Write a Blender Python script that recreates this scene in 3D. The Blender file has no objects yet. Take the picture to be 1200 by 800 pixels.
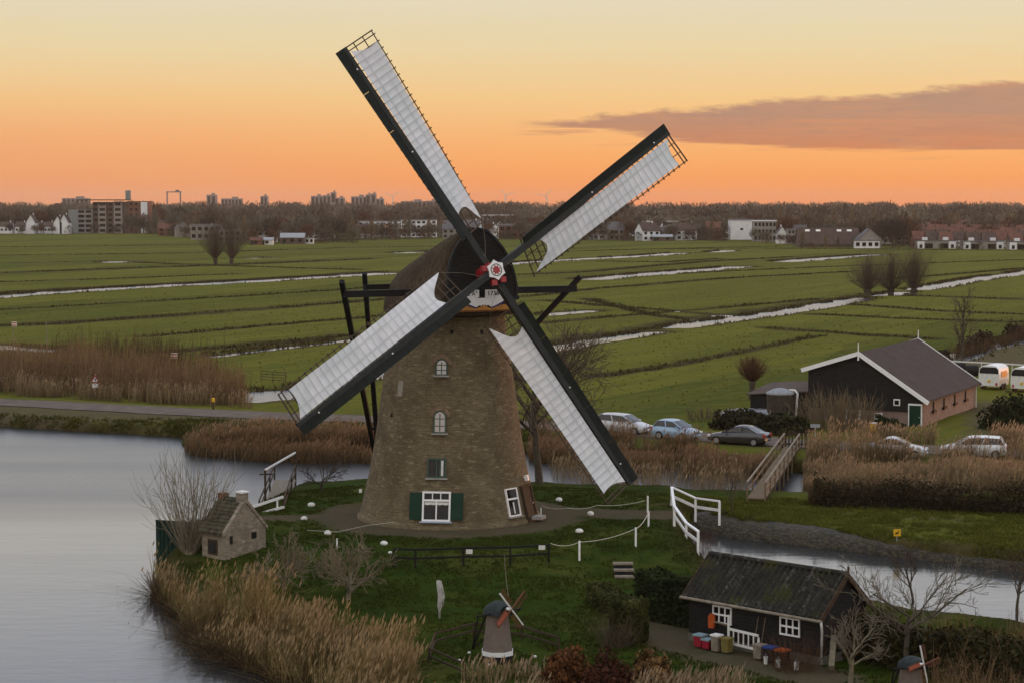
import bpy, math, random
import numpy as np
from mathutils import Vector, Matrix

R = math.radians
sc = bpy.context.scene
COL = sc.collection

# ------------------------------------------------------------------ camera
CAM_H = 19.0
FPX = 70.0 / 36.0 * 1200.0
PITCH = math.atan(162.0 / FPX)
cd = bpy.data.cameras.new('camera')
cd.lens = 70.0; cd.sensor_width = 36.0; cd.clip_start = 1.0; cd.clip_end = 30000
cam = bpy.data.objects.new('camera', cd); COL.objects.link(cam)
cam.location = (0, 0, CAM_H); cam.rotation_euler = (math.pi / 2 - PITCH, 0, 0)
sc.camera = cam

# ------------------------------------------------------------------ render settings
sc.view_settings.view_transform = 'Standard'
sc.view_settings.look = 'None'
sc.view_settings.exposure = 0.0
sc.view_settings.gamma = 1.0
sc.view_settings.use_curve_mapping = False
sc.render.engine = 'CYCLES'
try:
    sc.cycles.use_denoising = True
    sc.cycles.max_bounces = 6
    sc.cycles.transparent_max_bounces = 8
    sc.cycles.volume_bounces = 0
except Exception:
    pass

# ------------------------------------------------------------------ sun
SUN_AZ, SUN_EL = 46.0, 3.0          # degrees right of the view, above the horizon
sd_ = bpy.data.lights.new('sun', 'SUN')
sd_.energy = 1.5; sd_.angle = R(0.5); sd_.color = (1.0, 0.40, 0.14)
sun = bpy.data.objects.new('sun', sd_); COL.objects.link(sun)
sv = Vector((math.sin(R(SUN_AZ)) * math.cos(R(SUN_EL)), math.cos(R(SUN_AZ)) * math.cos(R(SUN_EL)), math.sin(R(SUN_EL))))
sun.rotation_euler = sv.to_track_quat('Z', 'Y').to_euler()
sun.location = sv * 300

# ------------------------------------------------------------------ sky
def s2l(r, g, b):
    f = lambda c: (c / 255 / 12.92) if c / 255 <= 0.04045 else ((c / 255 + 0.055) / 1.055) ** 2.4
    return (f(r), f(g), f(b), 1.0)

world = bpy.data.worlds.new('World'); sc.world = world; world.use_nodes = True
wt = world.node_tree; wt.nodes.clear()
class G:
    """tiny node-graph helper"""
    def __init__(s, t): s.t = t
    def n(s, typ, **kw):
        q = s.t.nodes.new(typ)
        for k, v in kw.items(): setattr(q, k, v)
        return q
    def l(s, a, b): s.t.links.new(a, b)
    def put(s, sock, v):
        if hasattr(v, 'is_output'): s.l(v, sock)
        elif v is not None: sock.default_value = v
    def m(s, op, a, b=None, c=None, clamp=False):
        q = s.n('ShaderNodeMath', operation=op, use_clamp=clamp)
        s.put(q.inputs[0], a)
        if b is not None: s.put(q.inputs[1], b)
        if c is not None: s.put(q.inputs[2], c)
        return q.outputs[0]
    def mr(s, v, a, b, c=0.0, d=1.0, typ='SMOOTHSTEP'):
        q = s.n('ShaderNodeMapRange', interpolation_type=typ)
        s.put(q.inputs[0], v); q.inputs[1].default_value = a; q.inputs[2].default_value = b
        q.inputs[3].default_value = c; q.inputs[4].default_value = d
        return q.outputs[0]
    def mix(s, f, a, b, typ='MIX'):
        q = s.n('ShaderNodeMix', data_type='RGBA', blend_type=typ)
        s.put(q.inputs[0], f); s.put(q.inputs[6], a); s.put(q.inputs[7], b)
        return q.outputs[2]
    def ramp(s, f, stops):
        q = s.n('ShaderNodeValToRGB'); e = q.color_ramp.elements
        while len(e) < len(stops): e.new(0.5)
        for i, (p, c) in enumerate(stops):
            e[i].position = p; e[i].color = c
        s.put(q.inputs[0], f)
        return q.outputs[0]
    def noise(s, vec, scale, detail=4, rough=0.55, dim='3D'):
        q = s.n('ShaderNodeTexNoise', noise_dimensions=dim)
        if vec is not None: s.l(vec, q.inputs['Vector'])
        q.inputs['Scale'].default_value = scale; q.inputs['Detail'].default_value = detail
        q.inputs['Roughness'].default_value = rough
        return q.outputs['Fac']
    def mapping(s, vec, scale=(1, 1, 1), rot=(0, 0, 0), loc=(0, 0, 0)):
        q = s.n('ShaderNodeMapping'); s.l(vec, q.inputs[0])
        q.inputs['Scale'].default_value = scale; q.inputs['Rotation'].default_value = rot
        q.inputs['Location'].default_value = loc
        return q.outputs[0]

def build_world():
    g = G(wt)
    tc = g.n('ShaderNodeTexCoord')
    nrm = g.n('ShaderNodeVectorMath', operation='NORMALIZE'); g.l(tc.outputs['Generated'], nrm.inputs[0])
    sep = g.n('ShaderNodeSeparateXYZ'); g.l(nrm.outputs[0], sep.inputs[0])
    x, y, z = sep.outputs
    el = g.m('MULTIPLY', g.m('ARCSINE', z), 57.29578)
    az = g.m('MULTIPLY', g.m('ARCTAN2', x, y), 57.29578)
    # sunset side: orange at the horizon, cream above it, grey lavender then blue overhead
    e30 = g.m('DIVIDE', el, 40.0, clamp=True)
    west = g.ramp(e30, [(0.0, s2l(255, 148, 74)), (0.012, s2l(255, 158, 82)), (0.036, s2l(254, 177, 106)), (0.072, s2l(247, 201, 138)),
                        (0.110, s2l(236, 214, 168)), (0.146, s2l(228, 217, 188)), (0.21, s2l(222, 217, 208)), (0.36, s2l(198, 204, 218)),
                        (0.62, s2l(194, 202, 220)), (1.0, s2l(190, 202, 224))])
    east = g.ramp(e30, [(0.0, s2l(206, 192, 190)), (0.15, s2l(236, 218, 204)), (0.4, s2l(234, 226, 216)), (1.0, s2l(218, 220, 226))])
    back = g.mr(y, 0.55, -0.5)
    base = g.mix(back, west, east)
    # a little stronger and redder towards the sun, duller to the left
    lf = g.mr(az, 4.0, -16.0, 0.0, 0.55)
    lowf = g.m('MULTIPLY', lf, g.mr(el, 4.0, 0.5))
    base = g.mix(lowf, base, s2l(234, 160, 118))
    # thin cirrus veil
    cmb = g.n('ShaderNodeCombineXYZ'); g.l(g.m('MULTIPLY', az, 0.10), cmb.inputs[0]); g.l(g.m('MULTIPLY', el, 0.75), cmb.inputs[1])
    veil = g.noise(cmb.outputs[0], 1.0, 5, 0.6)
    base = g.mix(g.mr(veil, 0.5, 0.8, 0.0, 0.16), base, s2l(243, 190, 132))
    # the mauve cloud bank on the right
    cm2 = g.n('ShaderNodeCombineXYZ'); g.l(g.m('MULTIPLY', az, 0.42), cm2.inputs[0]); g.l(g.m('MULTIPLY', el, 1.6), cm2.inputs[1])
    n1 = g.noise(cm2.outputs[0], 1.0, 6, 0.62)
    cm3 = g.n('ShaderNodeCombineXYZ'); g.l(g.m('MULTIPLY', az, 0.16), cm3.inputs[0]); g.l(g.m('MULTIPLY', el, 3.2), cm3.inputs[1]); cm3.inputs[2].default_value = 3.3
    n2 = g.noise(cm3.outputs[0], 1.0, 5, 0.6)
    wob = g.m('MULTIPLY', g.m('SUBTRACT', n1, 0.5), 0.7)
    upper = g.m('ADD', g.mr(az, 0.5, 15.0, 2.35, 3.42, 'LINEAR'), wob)
    lower = g.m('ADD', g.mr(az, 0.5, 9.0, 2.12, 1.38), g.m('MULTIPLY', g.m('SUBTRACT', n2, 0.5), 1.3))
    n3 = g.noise(cm2.outputs[0], 3.2, 5, 0.65); upper = g.m('ADD', upper, g.m('MULTIPLY', g.m('SUBTRACT', n3, .5), .35))
    f_up = g.mr(g.m('SUBTRACT', upper, el), -0.06, 0.16)
    f_lo = g.mr(g.m('SUBTRACT', el, lower), -0.08, 0.20)
    f_az = g.m('MULTIPLY', g.mr(az, -0.2, 1.6), g.mr(az, 30.0, 20.0))
    cl = g.m('MULTIPLY', g.m('MULTIPLY', f_up, f_lo), f_az)
    ccol = g.mix(g.mr(el, 1.4, 2.7), s2l(204, 124, 88), s2l(168, 130, 118))
    ccol = g.mix(g.mr(n1, 0.35, 0.7, 0.0, 0.5), ccol, s2l(186, 136, 112))
    ccol = g.mix(g.mr(n2, .45, .7, 0, .55), ccol, s2l(214, 140, 100)); ccol = g.mix(g.mr(n3, .5, .75, 0, .4), ccol, s2l(150, 118, 110))
    base = g.mix(g.m('MULTIPLY', cl, 0.86), base, ccol)
    # thin streaks below its tip
    st = g.m('MULTIPLY', g.mr(n2, 0.56, 0.68), g.m('MULTIPLY', g.mr(el, 1.55, 1.8), g.mr(el, 2.25, 2.0)))
    st = g.m('MULTIPLY', st, g.m('MULTIPLY', g.mr(az, -2.5, 0.0), g.mr(az, 9.0, 4.0)))
    base = g.mix(g.m('MULTIPLY', st, 0.75), base, s2l(214, 146, 108))
    # above the band the camera sees the sky is brighter still
    bg = g.n('ShaderNodeBackground'); g.l(base, bg.inputs[0]); g.l(g.m('MULTIPLY', g.mr(el, 5.2, 9.0, 1.0, 1.5), SKY_GAIN), bg.inputs[1])
    sky = g.n('ShaderNodeTexSky'); sky.sky_type = 'NISHITA'; sky.sun_disc = False
    sky.sun_elevation = R(SUN_EL); sky.sun_rotation = R(SUN_AZ); sky.altitude = 0; sky.dust_density = 2.0
    bg2 = g.n('ShaderNodeBackground'); g.l(sky.outputs[0], bg2.inputs[0]); bg2.inputs[1].default_value = 0.006
    ad = g.n('ShaderNodeAddShader'); g.l(bg.outputs[0], ad.inputs[0]); g.l(bg2.outputs[0], ad.inputs[1])
    out = g.n('ShaderNodeOutputWorld'); g.l(ad.outputs[0], out.inputs[0])
SKY_GAIN = 0.97
build_world()

# ------------------------------------------------------------------ projection helpers (photo pixel -> place on the land)
_c, _s = math.cos(PITCH), math.sin(PITCH)
def ray(px, py):
    X = (px - 600) / FPX; U = (400 - py) / FPX
    return np.array([X, _c + U * _s, -_s + U * _c])
def P(px, py, z=0.0):
    r = ray(px, py); t = (z - CAM_H) / r[2]
    return (r[0] * t, r[1] * t)
def PZ(px, py, z=0.0):
    a = P(px, py, z); return Vector((a[0], a[1], z))
def D(px, py, d):
    r = ray(px, py); t = d / r[1]
    return Vector((r[0] * t, d, CAM_H + r[2] * t))
def poly(pts, z=0.0): return np.array([P(x, y, z) for x, y in pts])

# ------------------------------------------------------------------ objects
ORG = {}
def tag(o, label=None, cat=None, group=None, kind=None):
    if label: o['label'] = label
    if cat: o['category'] = cat
    if group: o['group'] = group
    if kind: o['kind'] = kind
    return o
def thing(name, label, cat, loc, group=None):
    o = bpy.data.objects.new(name, None); COL.objects.link(o)
    o.empty_display_size = 0.2; o.location = loc; ORG[o] = Vector(loc)
    return tag(o, label, cat, group)
def finish(name, me, mat, parent, loc, smooth):
    if mat: me.materials.append(mat)
    o = bpy.data.objects.new(name, me); COL.objects.link(o)
    if parent is not None: o.parent = parent; ORG[o] = ORG[parent]
    else: o.location = loc; ORG[o] = Vector(loc)
    if smooth:
        me.polygons.foreach_set('use_smooth', np.ones(len(me.polygons), dtype=bool))
    return o
def kids(o): return [c for c in bpy.data.objects if c.parent == o]
def copy_tree(o, parent=None):
    c = o.copy(); COL.objects.link(c)
    if parent is not None: c.parent = parent
    for ch in list(o.children): copy_tree(ch, c)
    return c
def place(o, loc, rz=0.0, scale=1.0, label=None, group=None):
    o.location = loc; o.rotation_euler = (0, 0, rz)
    o.scale = (scale,) * 3 if not hasattr(scale, '__len__') else scale
    if label: o['label'] = label
    if group: o['group'] = group
    return o

class MB:
    """collects shapes in world space, links them as one mesh"""
    def __init__(s): s.v = []; s.f = []
    def add(s, vs, fs):
        k = len(s.v); s.v += [tuple(q) for q in vs]; s.f += [tuple(i + k for i in f) for f in fs]
    def frame_box(s, c, ax, ay, az, hx, hy, hz):
        c = Vector(c); ax, ay, az = Vector(ax), Vector(ay), Vector(az); vs = []
        for i in (-1, 1):
            for j in (-1, 1):
                for k in (-1, 1): vs.append(c + ax * hx * i + ay * hy * j + az * hz * k)
        s.add(vs, [(0, 1, 3, 2), (4, 6, 7, 5), (0, 4, 5, 1), (2, 3, 7, 6), (0, 2, 6, 4), (1, 5, 7, 3)])
    def box(s, c, size, rz=0.0):
        ca, sa = math.cos(rz), math.sin(rz)
        s.frame_box(c, (ca, sa, 0), (-sa, ca, 0), (0, 0, 1), size[0] / 2, size[1] / 2, size[2] / 2)
    def beam(s, p, q, w, h=None, up=(0, 0, 1), w2=None, h2=None):
        p, q = Vector(p), Vector(q); h = h or w; w2 = w2 or w; h2 = h2 or h
        d = (q - p).normalized(); up = Vector(up)
        if abs(d.dot(up)) > 0.98: up = Vector((0, 1, 0))
        x = d.cross(up).normalized(); y = x.cross(d).normalized(); vs = []
        for (c, a, b) in ((p, w, h), (q, w2, h2)):
            for i, j in ((-1, -1), (1, -1), (1, 1), (-1, 1)): vs.append(c + x * a / 2 * i + y * b / 2 * j)
        s.add(vs, [(3, 2, 1, 0), (4, 5, 6, 7), (0, 1, 5, 4), (1, 2, 6, 5), (2, 3, 7, 6), (3, 0, 4, 7)])
    def tube(s, pts, rad, n=6, cap=True):
        pts = [Vector(p) for p in pts]; rad = rad if hasattr(rad, '__len__') else [rad] * len(pts)
        k = len(s.v); m = len(pts); ref = None
        for i, p in enumerate(pts):
            d = (pts[min(i + 1, m - 1)] - pts[max(i - 1, 0)]).normalized()
            if ref is None: ref = Vector((0, 0, 1)) if abs(d.z) < 0.9 else Vector((1, 0, 0))
            x = d.cross(ref)
            if x.length < 1e-4: x = d.cross(Vector((0.3, 1, 0.1)))
            x.normalize(); y = x.cross(d).normalized()
            for j in range(n):
                a = 2 * math.pi * j / n
                s.v.append(tuple(p + (x * math.cos(a) + y * math.sin(a)) * rad[i]))
        for i in range(m - 1):
            for j in range(n):
                a, b = k + i * n + j, k + i * n + (j + 1) % n
                s.f.append((a, b, b + n, a + n))
        if cap:
            s.f.append(tuple(k + j for j in reversed(range(n)))); s.f.append(tuple(k + (m - 1) * n + j for j in range(n)))
    def lathe(s, c, prof, n=32, cap=True, a0=0.0):
        k = len(s.v)
        for (r, z) in prof:
            for j in range(n):
                a = a0 + 2 * math.pi * j / n
                s.v.append((c[0] + r * math.cos(a), c[1] + r * math.sin(a), c[2] + z))
        m = len(prof)
        for i in range(m - 1):
            for j in range(n):
                a, b = k + i * n + j, k + i * n + (j + 1) % n
                s.f.append((a, b, b + n, a + n))
        if cap:
            s.f.append(tuple(k + j for j in reversed(range(n)))); s.f.append(tuple(k + (m - 1) * n + j for j in range(n)))
    def prism(s, pts2, O, ex, ey, ez, depth):
        """polygon (in ex, ey) extruded along ez by depth"""
        O, ex, ey, ez = Vector(O), Vector(ex), Vector(ey), Vector(ez); n = len(pts2)
        vs = [O + ex * a + ey * b for a, b in pts2] + [O + ex * a + ey * b + ez * depth for a, b in pts2]
        fs = [tuple(range(n)), tuple(reversed(range(n, 2 * n)))]
        fs += [((i + 1) % n, i, n + i, n + (i + 1) % n) for i in range(n)]
        s.add(vs, fs)
    def grid(s, rows):
        k = len(s.v); m = len(rows[0])
        for r in rows: s.v += [tuple(p) for p in r]
        for i in range(len(rows) - 1):
            for j in range(m - 1):
                a = k + i * m + j
                s.f.append((a, a + 1, a + m + 1, a + m))
    def ball(s, c, rx, ry, rz, n=10, m=7, jit=0.0, rng=None, rot=0.0):
        prof = []; k = len(s.v)
        for i in range(m + 1):
            t = math.pi * i / m
            for j in range(n):
                a = 2 * math.pi * j / n
                q = 1 + (rng.uniform(-jit, jit) if rng else 0)
                lx, ly = rx * math.sin(t) * math.cos(a) * q, ry * math.sin(t) * math.sin(a) * q
                s.v.append((c[0] + lx * math.cos(rot) - ly * math.sin(rot), c[1] + lx * math.sin(rot) + ly * math.cos(rot), c[2] - rz * math.cos(t) * q))
        for i in range(m):
            for j in range(n):
                a, b = k + i * n + j, k + i * n + (j + 1) % n
                s.f.append((a, b, b + n, a + n))
    def build(s, name, mat, parent=None, loc=None, smooth=False):
        if parent is not None: o = ORG[parent]
        else: o = Vector(loc) if loc is not None else Vector((0, 0, 0))
        me = bpy.data.meshes.new(name)
        me.from_pydata([(a - o.x, b - o.y, c - o.z) for a, b, c in s.v], [], s.f)
        me.validate(); me.update()
        return finish(name, me, mat, parent, o, smooth)

def mesh_np(name, v, quads, mat, cols=None, parent=None, loc=(0, 0, 0), smooth=False, tris=None):
    """fast mesh from numpy arrays, with an optional colour per vertex"""
    o = ORG[parent] if parent is not None else Vector(loc)
    v = np.asarray(v, dtype=np.float32) - np.array([o.x, o.y, o.z], dtype=np.float32)
    me = bpy.data.meshes.new(name)
    quads = np.asarray(quads, dtype=np.int32).reshape(-1, 4)
    nt = 0 if tris is None else len(tris)
    loops = quads.ravel()
    if nt: loops = np.concatenate([loops, np.asarray(tris, dtype=np.int32).ravel()])
    me.vertices.add(len(v)); me.vertices.foreach_set('co', v.ravel())
    me.loops.add(len(loops)); me.loops.foreach_set('vertex_index', loops)
    starts = np.arange(len(quads)) * 4
    if nt: starts = np.concatenate([starts, len(quads) * 4 + np.arange(nt) * 3])
    me.polygons.add(len(starts)); me.polygons.foreach_set('loop_start', starts.astype(np.int32))
    if cols is not None:
        at = me.color_attributes.new('Col', 'FLOAT_COLOR', 'POINT')
        c4 = np.ones((len(v), 4), dtype=np.float32); c4[:, :3] = cols
        at.data.foreach_set('color', c4.ravel())
    me.update(calc_edges=True); me.validate()
    return finish(name, me, mat, parent, o, smooth)

# ------------------------------------------------------------------ materials
def rgb(h): return s2l(*h)
def new_mat(name):
    m = bpy.data.materials.new(name); m.use_nodes = True; t = m.node_tree; t.nodes.clear()
    g = G(t); out = g.n('ShaderNodeOutputMaterial'); b = g.n('ShaderNodeBsdfPrincipled'); g.l(b.outputs[0], out.inputs[0])
    return m, g, b, out
def mat(name, col, rough=0.7, var=0.25, scale=3.0, bump=0.0, bscale=None, metal=0.0, stretch=(1, 1, 1), col2=None, spec=None, coat=0.0, detail=6):
    m, g, b, out = new_mat(name)
    tc = g.n('ShaderNodeTexCoord'); v = g.mapping(tc.outputs['Object'], stretch)
    n = g.noise(v, scale, detail, 0.6)
    c = tuple(col[:3]) + (1,)
    lo = tuple(x * (1 - var) for x in c[:3]) + (1,)
    hi = (tuple(min(1, x * (1 + var)) for x in c[:3]) + (1,)) if col2 is None else tuple(col2[:3]) + (1,)
    g.l(g.ramp(n, [(0.3, lo), (0.7, hi)]), b.inputs['Base Color'])
    b.inputs['Roughness'].default_value = rough; b.inputs['Metallic'].default_value = metal
    b.inputs['Specular IOR Level'].default_value = spec if spec is not None else (.5 if rough < .5 else .14)
    if coat: b.inputs['Coat Weight'].default_value = coat
    if bump:
        bn = g.n('ShaderNodeBump'); bn.inputs['Strength'].default_value = bump; bn.inputs['Distance'].default_value = 0.05
        g.l(g.noise(v, bscale or scale * 4, 6, 0.65), bn.inputs['Height']); g.l(bn.outputs[0], b.inputs['Normal'])
    return m
def vcol_mat(name, rough=0.8, nscale=2.0, nvar=0.35, transl=0.0):
    """reeds, leaves, twigs: colour carried by the blade, varied by a noise"""
    m, g, b, out = new_mat(name)
    at = g.n('ShaderNodeAttribute', attribute_name='Col')
    tc = g.n('ShaderNodeTexCoord')
    n = g.noise(tc.outputs['Object'], nscale, 4, 0.6)
    k = g.mr(n, 0.25, 0.75, 1 - nvar, 1 + nvar, 'LINEAR')
    vm = g.n('ShaderNodeVectorMath', operation='SCALE'); g.l(at.outputs['Color'], vm.inputs[0]); g.l(k, vm.inputs['Scale'])
    g.l(vm.outputs[0], b.inputs['Base Color']); b.inputs['Roughness'].default_value = rough
    b.inputs['Specular IOR Level'].default_value = 0.03
    if transl:
        t = g.n('ShaderNodeBsdfTranslucent'); g.l(vm.outputs[0], t.inputs[0])
        mx = g.n('ShaderNodeMixShader'); mx.inputs[0].default_value = transl
        g.l(b.outputs[0], mx.inputs[1]); g.l(t.outputs[0], mx.inputs[2]); g.l(mx.outputs[0], out.inputs[0])
    return m
M = {}
M['reed'] = vcol_mat('reed', 0.8, 0.6, 0.3, 0.25)
M['leaf'] = vcol_mat('leaf', 0.7, 1.5, 0.3, 0.15)
M['twig'] = vcol_mat('twig', 0.85, 1.0, 0.3)
M['bark'] = mat('bark', (0.065, 0.055, 0.04), 0.9, 0.4, 4, 0.4, 20)
M['bark_pale'] = mat('bark_pale', (0.16, 0.14, 0.10), 0.9, 0.4, 3, 0.3, 20, col2=(0.20, 0.17, 0.11))
M['dark_paint'] = mat('dark_paint', (0.014, 0.016, 0.015), 0.7, 0.35, 2.5, 0.1, 12, spec=.2)
M['tarred_board'] = mat('tarred_board', (0.016, 0.016, 0.015), 0.75, 0.4, 3, 0.2, 20, stretch=(1, 1, 4))
M['black_timber'] = mat('black_timber', (0.012, 0.012, 0.012), 0.7, 0.4, 2.5, 0.15, 14)
M['white_paint'] = mat('white_paint', (0.74, 0.74, 0.73), 0.5, 0.06, 3)
M['white_worn'] = mat('white_worn', (0.6, 0.6, 0.57), 0.6, 0.15, 5)
M['green_paint'] = mat('green_paint', (0.004, 0.030, 0.017), 0.6, 0.15, 3, spec=.2)
M['red_paint'] = mat('red_paint', (0.28, 0.012, 0.016), 0.45, 0.15, 3)
M['ochre_paint'] = mat('ochre_paint', (0.42, 0.20, 0.05), 0.55, 0.2, 3)
M['brown_paint'] = mat('brown_paint', (0.13, 0.05, 0.025), 0.6, 0.2, 3)
M['orange_plastic'] = mat('orange_plastic', (0.36, 0.07, 0.015), 0.55, 0.1, 3)
M['blue_plastic'] = mat('blue_plastic', (0.02, 0.05, 0.20), 0.55, 0.1, 3)
M['red_plastic'] = mat('red_plastic', (0.26, 0.015, 0.03), 0.55, 0.1, 3)
M['pale_cloth'] = mat('pale_cloth', (0.20, 0.29, 0.32), 0.7, 0.2, 6)
M['yellow_paint'] = mat('yellow_paint', (0.62, 0.36, 0.02), 0.5, 0.1, 3)
M['steel'] = mat('steel', (0.42, 0.43, 0.44), 0.4, 0.15, 4, metal=0.8)
M['dull_steel'] = mat('dull_steel', (0.06, 0.05, 0.038), 0.6, 0.3, 3, metal=0.3)
M['rope'] = mat('rope', (0.5, 0.47, 0.4), 0.9, 0.15, 8)
M['wood'] = mat('wood', (0.16, 0.115, 0.07), 0.85, 0.35, 4, 0.2, 20, stretch=(1, 1, 5))
M['weathered'] = mat('weathered', (0.20, 0.17, 0.13), 0.85, 0.3, 4, 0.2, 20)
M['driftwood'] = mat('driftwood', (0.36, 0.35, 0.32), 0.85, 0.35, 6, 0.3, 20)
M['rubber'] = mat('rubber', (0.015, 0.015, 0.015), 0.85, 0.2, 3)
M['stone_white'] = mat('stone_white', (0.66, 0.65, 0.62), 0.8, 0.2, 5, 0.3, 12)
M['concrete'] = mat('concrete', (0.26, 0.25, 0.23), 0.85, 0.25, 2, 0.2, 14)
def glass_mat(name, col, rough=0.06):
    m, g, b, out = new_mat(name)
    tc = g.n('ShaderNodeTexCoord'); n = g.noise(tc.outputs['Object'], 1.2, 2, 0.5)
    lo = tuple(x * .6 for x in col) + (1,); g.l(g.ramp(n, [(.3, lo), (.7, tuple(col) + (1,))]), b.inputs['Base Color'])
    b.inputs['Roughness'].default_value = rough; b.inputs['IOR'].default_value = 1.5
    return m
M['glass'] = glass_mat('glass', (0.008, 0.009, 0.010)); M['glass'].node_tree.nodes['Principled BSDF'].inputs['Specular IOR Level'].default_value = .25
M['sky_glass'] = glass_mat('sky_glass', (0.02, 0.024, 0.03)); M['sky_glass'].node_tree.nodes['Principled BSDF'].inputs['IOR'].default_value = 2.6
M['car_glass'] = glass_mat('car_glass', (0.02, 0.025, 0.03), 0.04)
def lamp_mat(name, col, strength):
    m, g, b, out = new_mat(name)
    b.inputs['Base Color'].default_value = tuple(col) + (1,)
    b.inputs['Emission Color'].default_value = tuple(col) + (1,); b.inputs['Emission Strength'].default_value = strength
    return m
M['lit'] = lamp_mat('lit_window', (1.0, 0.62, 0.28), 0.9)

def brick_mat(name, c1, c2, mortar, bw=0.24, bh=0.075, uv=True, patch=None, bump=0.25):
    m, g, b, out = new_mat(name)
    tc = g.n('ShaderNodeTexCoord'); v = tc.outputs['UV' if uv else 'Object']
    br = g.n('ShaderNodeTexBrick')
    if not uv:
        sx = g.n('ShaderNodeSeparateXYZ'); g.l(v, sx.inputs[0]); cx = g.n('ShaderNodeCombineXYZ'); g.l(g.m('ADD', sx.outputs[0], g.m('MULTIPLY', sx.outputs[1], .4)), cx.inputs[0]); g.l(sx.outputs[2], cx.inputs[1]); v = cx.outputs[0]
    g.l(v, br.inputs['Vector'])
    br.inputs['Color1'].default_value = c1 + (1,); br.inputs['Color2'].default_value = c2 + (1,); br.inputs['Mortar'].default_value = mortar + (1,)
    br.inputs['Scale'].default_value = 1.0; br.inputs['Brick Width'].default_value = bw; br.inputs['Row Height'].default_value = bh
    br.inputs['Mortar Size'].default_value = 0.012; br.inputs['Bias'].default_value = -0.1
    ob = tc.outputs['Object']
    c = g.mix(g.mr(g.noise(ob, 0.55, 8, 0.72), 0.38, 0.66, 0.0, 0.75), br.outputs['Color'], tuple(x * 0.5 for x in c1) + (1,))
    n2 = g.noise(g.mapping(ob, (1, 1, 3.2)), 1.9, 8, 0.75)
    c = g.mix(g.mr(n2, 0.52, 0.68, 0.0, 0.75), c, (patch or tuple(min(1, x * 1.7) for x in c2)) + (1,))
    n3 = g.noise(g.mapping(ob, (2.5, 2.5, 0.25)), 1.0, 5, 0.7)
    c = g.mix(g.mr(n3, 0.55, 0.75, 0.0, 0.5), c, tuple(x * 0.4 for x in c1) + (1,))
    g.l(c, b.inputs['Base Color']); b.inputs['Roughness'].default_value = 0.9; b.inputs['Specular IOR Level'].default_value = 0.1
    bn = g.n('ShaderNodeBump'); bn.inputs['Strength'].default_value = bump; bn.inputs['Distance'].default_value = 0.03
    g.l(g.m('ADD', br.outputs['Fac'], g.m('MULTIPLY', g.noise(ob, 9, 6, 0.7), -1.2)), bn.inputs['Height']); bn.invert = True
    g.l(bn.outputs[0], b.inputs['Normal'])
    return m
M['mill_brick'] = brick_mat('mill_brick', (0.165, 0.124, 0.072), (0.090, 0.069, 0.041), (0.17, 0.15, 0.10), 0.26, 0.085, patch=(0.31, 0.265, 0.165), bump=.5)
M['house_brick'] = brick_mat('house_brick', (0.36, 0.25, 0.16), (0.22, 0.15, 0.10), (0.38, 0.33, 0.26), 0.24, 0.075, uv=False, patch=(0.46, 0.36, 0.26))
M['pink_brick'] = mat('pink_brick', (0.21, 0.15, 0.125), 0.9, 0.25, 2, 0.2, 12)

def thatch_mat(name, c1, c2):
    m, g, b, out = new_mat(name)
    tc = g.n('ShaderNodeTexCoord'); ob = tc.outputs['Object']
    n = g.noise(g.mapping(ob, (6, 6, 1.2)), 1.0, 8, 0.7); n2 = g.noise(ob, 0.7, 5, 0.6)
    c = g.ramp(n, [(0.3, tuple(x * 0.45 for x in c1) + (1,)), (0.55, c1 + (1,)), (0.75, c2 + (1,))])
    c = g.mix(g.mr(n2, 0.4, 0.7, 0.0, 0.55), c, tuple(x * 0.5 for x in c1) + (1,))
    g.l(c, b.inputs['Base Color']); b.inputs['Roughness'].default_value = 0.95; b.inputs['Specular IOR Level'].default_value = 0.1
    bn = g.n('ShaderNodeBump'); bn.inputs['Strength'].default_value = 0.9; bn.inputs['Distance'].default_value = 0.12
    g.l(n, bn.inputs['Height']); g.l(bn.outputs[0], b.inputs['Normal'])
    return m
M['thatch'] = thatch_mat('thatch', (0.072, 0.052, 0.033), (0.135, 0.10, 0.065))

def cloth_mat():
    m, g, b, out = new_mat('sail_canvas')
    tc = g.n('ShaderNodeTexCoord'); ob = tc.outputs['Object']
    n = g.noise(ob, 1.3, 5, 0.6); n2 = g.noise(ob, 0.35, 3, 0.5)
    c = g.ramp(n, [(0.3, (0.68, 0.70, 0.74, 1)), (0.7, (0.83, 0.84, 0.87, 1))])
    c = g.mix(g.mr(n2, 0.45, 0.68, 0.0, 0.35), c, (0.52, 0.61, 0.62, 1))
    at = g.n('ShaderNodeAttribute', attribute_name='Col')          # lattice showing through the canvas, put into its colour as dark lines
    c = g.mix(g.m('MULTIPLY', at.outputs['Fac'], 0.62), c, (0.30, 0.36, 0.36, 1))
    n4 = g.noise(g.mapping(ob, (.5, .5, .5)), 1.0, 6, .7); c = g.mix(g.mr(n4, .5, .72, 0, .35), c, (.50, .50, .47, 1))
    g.l(c, b.inputs['Base Color']); b.inputs['Roughness'].default_value = 0.85; b.inputs['Specular IOR Level'].default_value = 0.15
    t = g.n('ShaderNodeBsdfTranslucent'); g.l(c, t.inputs[0])
    mx = g.n('ShaderNodeMixShader'); mx.inputs[0].default_value = 0.18
    g.l(b.outputs[0], mx.inputs[1]); g.l(t.outputs[0], mx.inputs[2]); g.l(mx.outputs[0], out.inputs[0])
    return m
M['canvas'] = cloth_mat()
M['grey_tile'] = mat('grey_tile', (0.034, 0.031, 0.032), 0.9, 0.25, 1.2, 0.2, 10, spec=.2)
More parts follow.
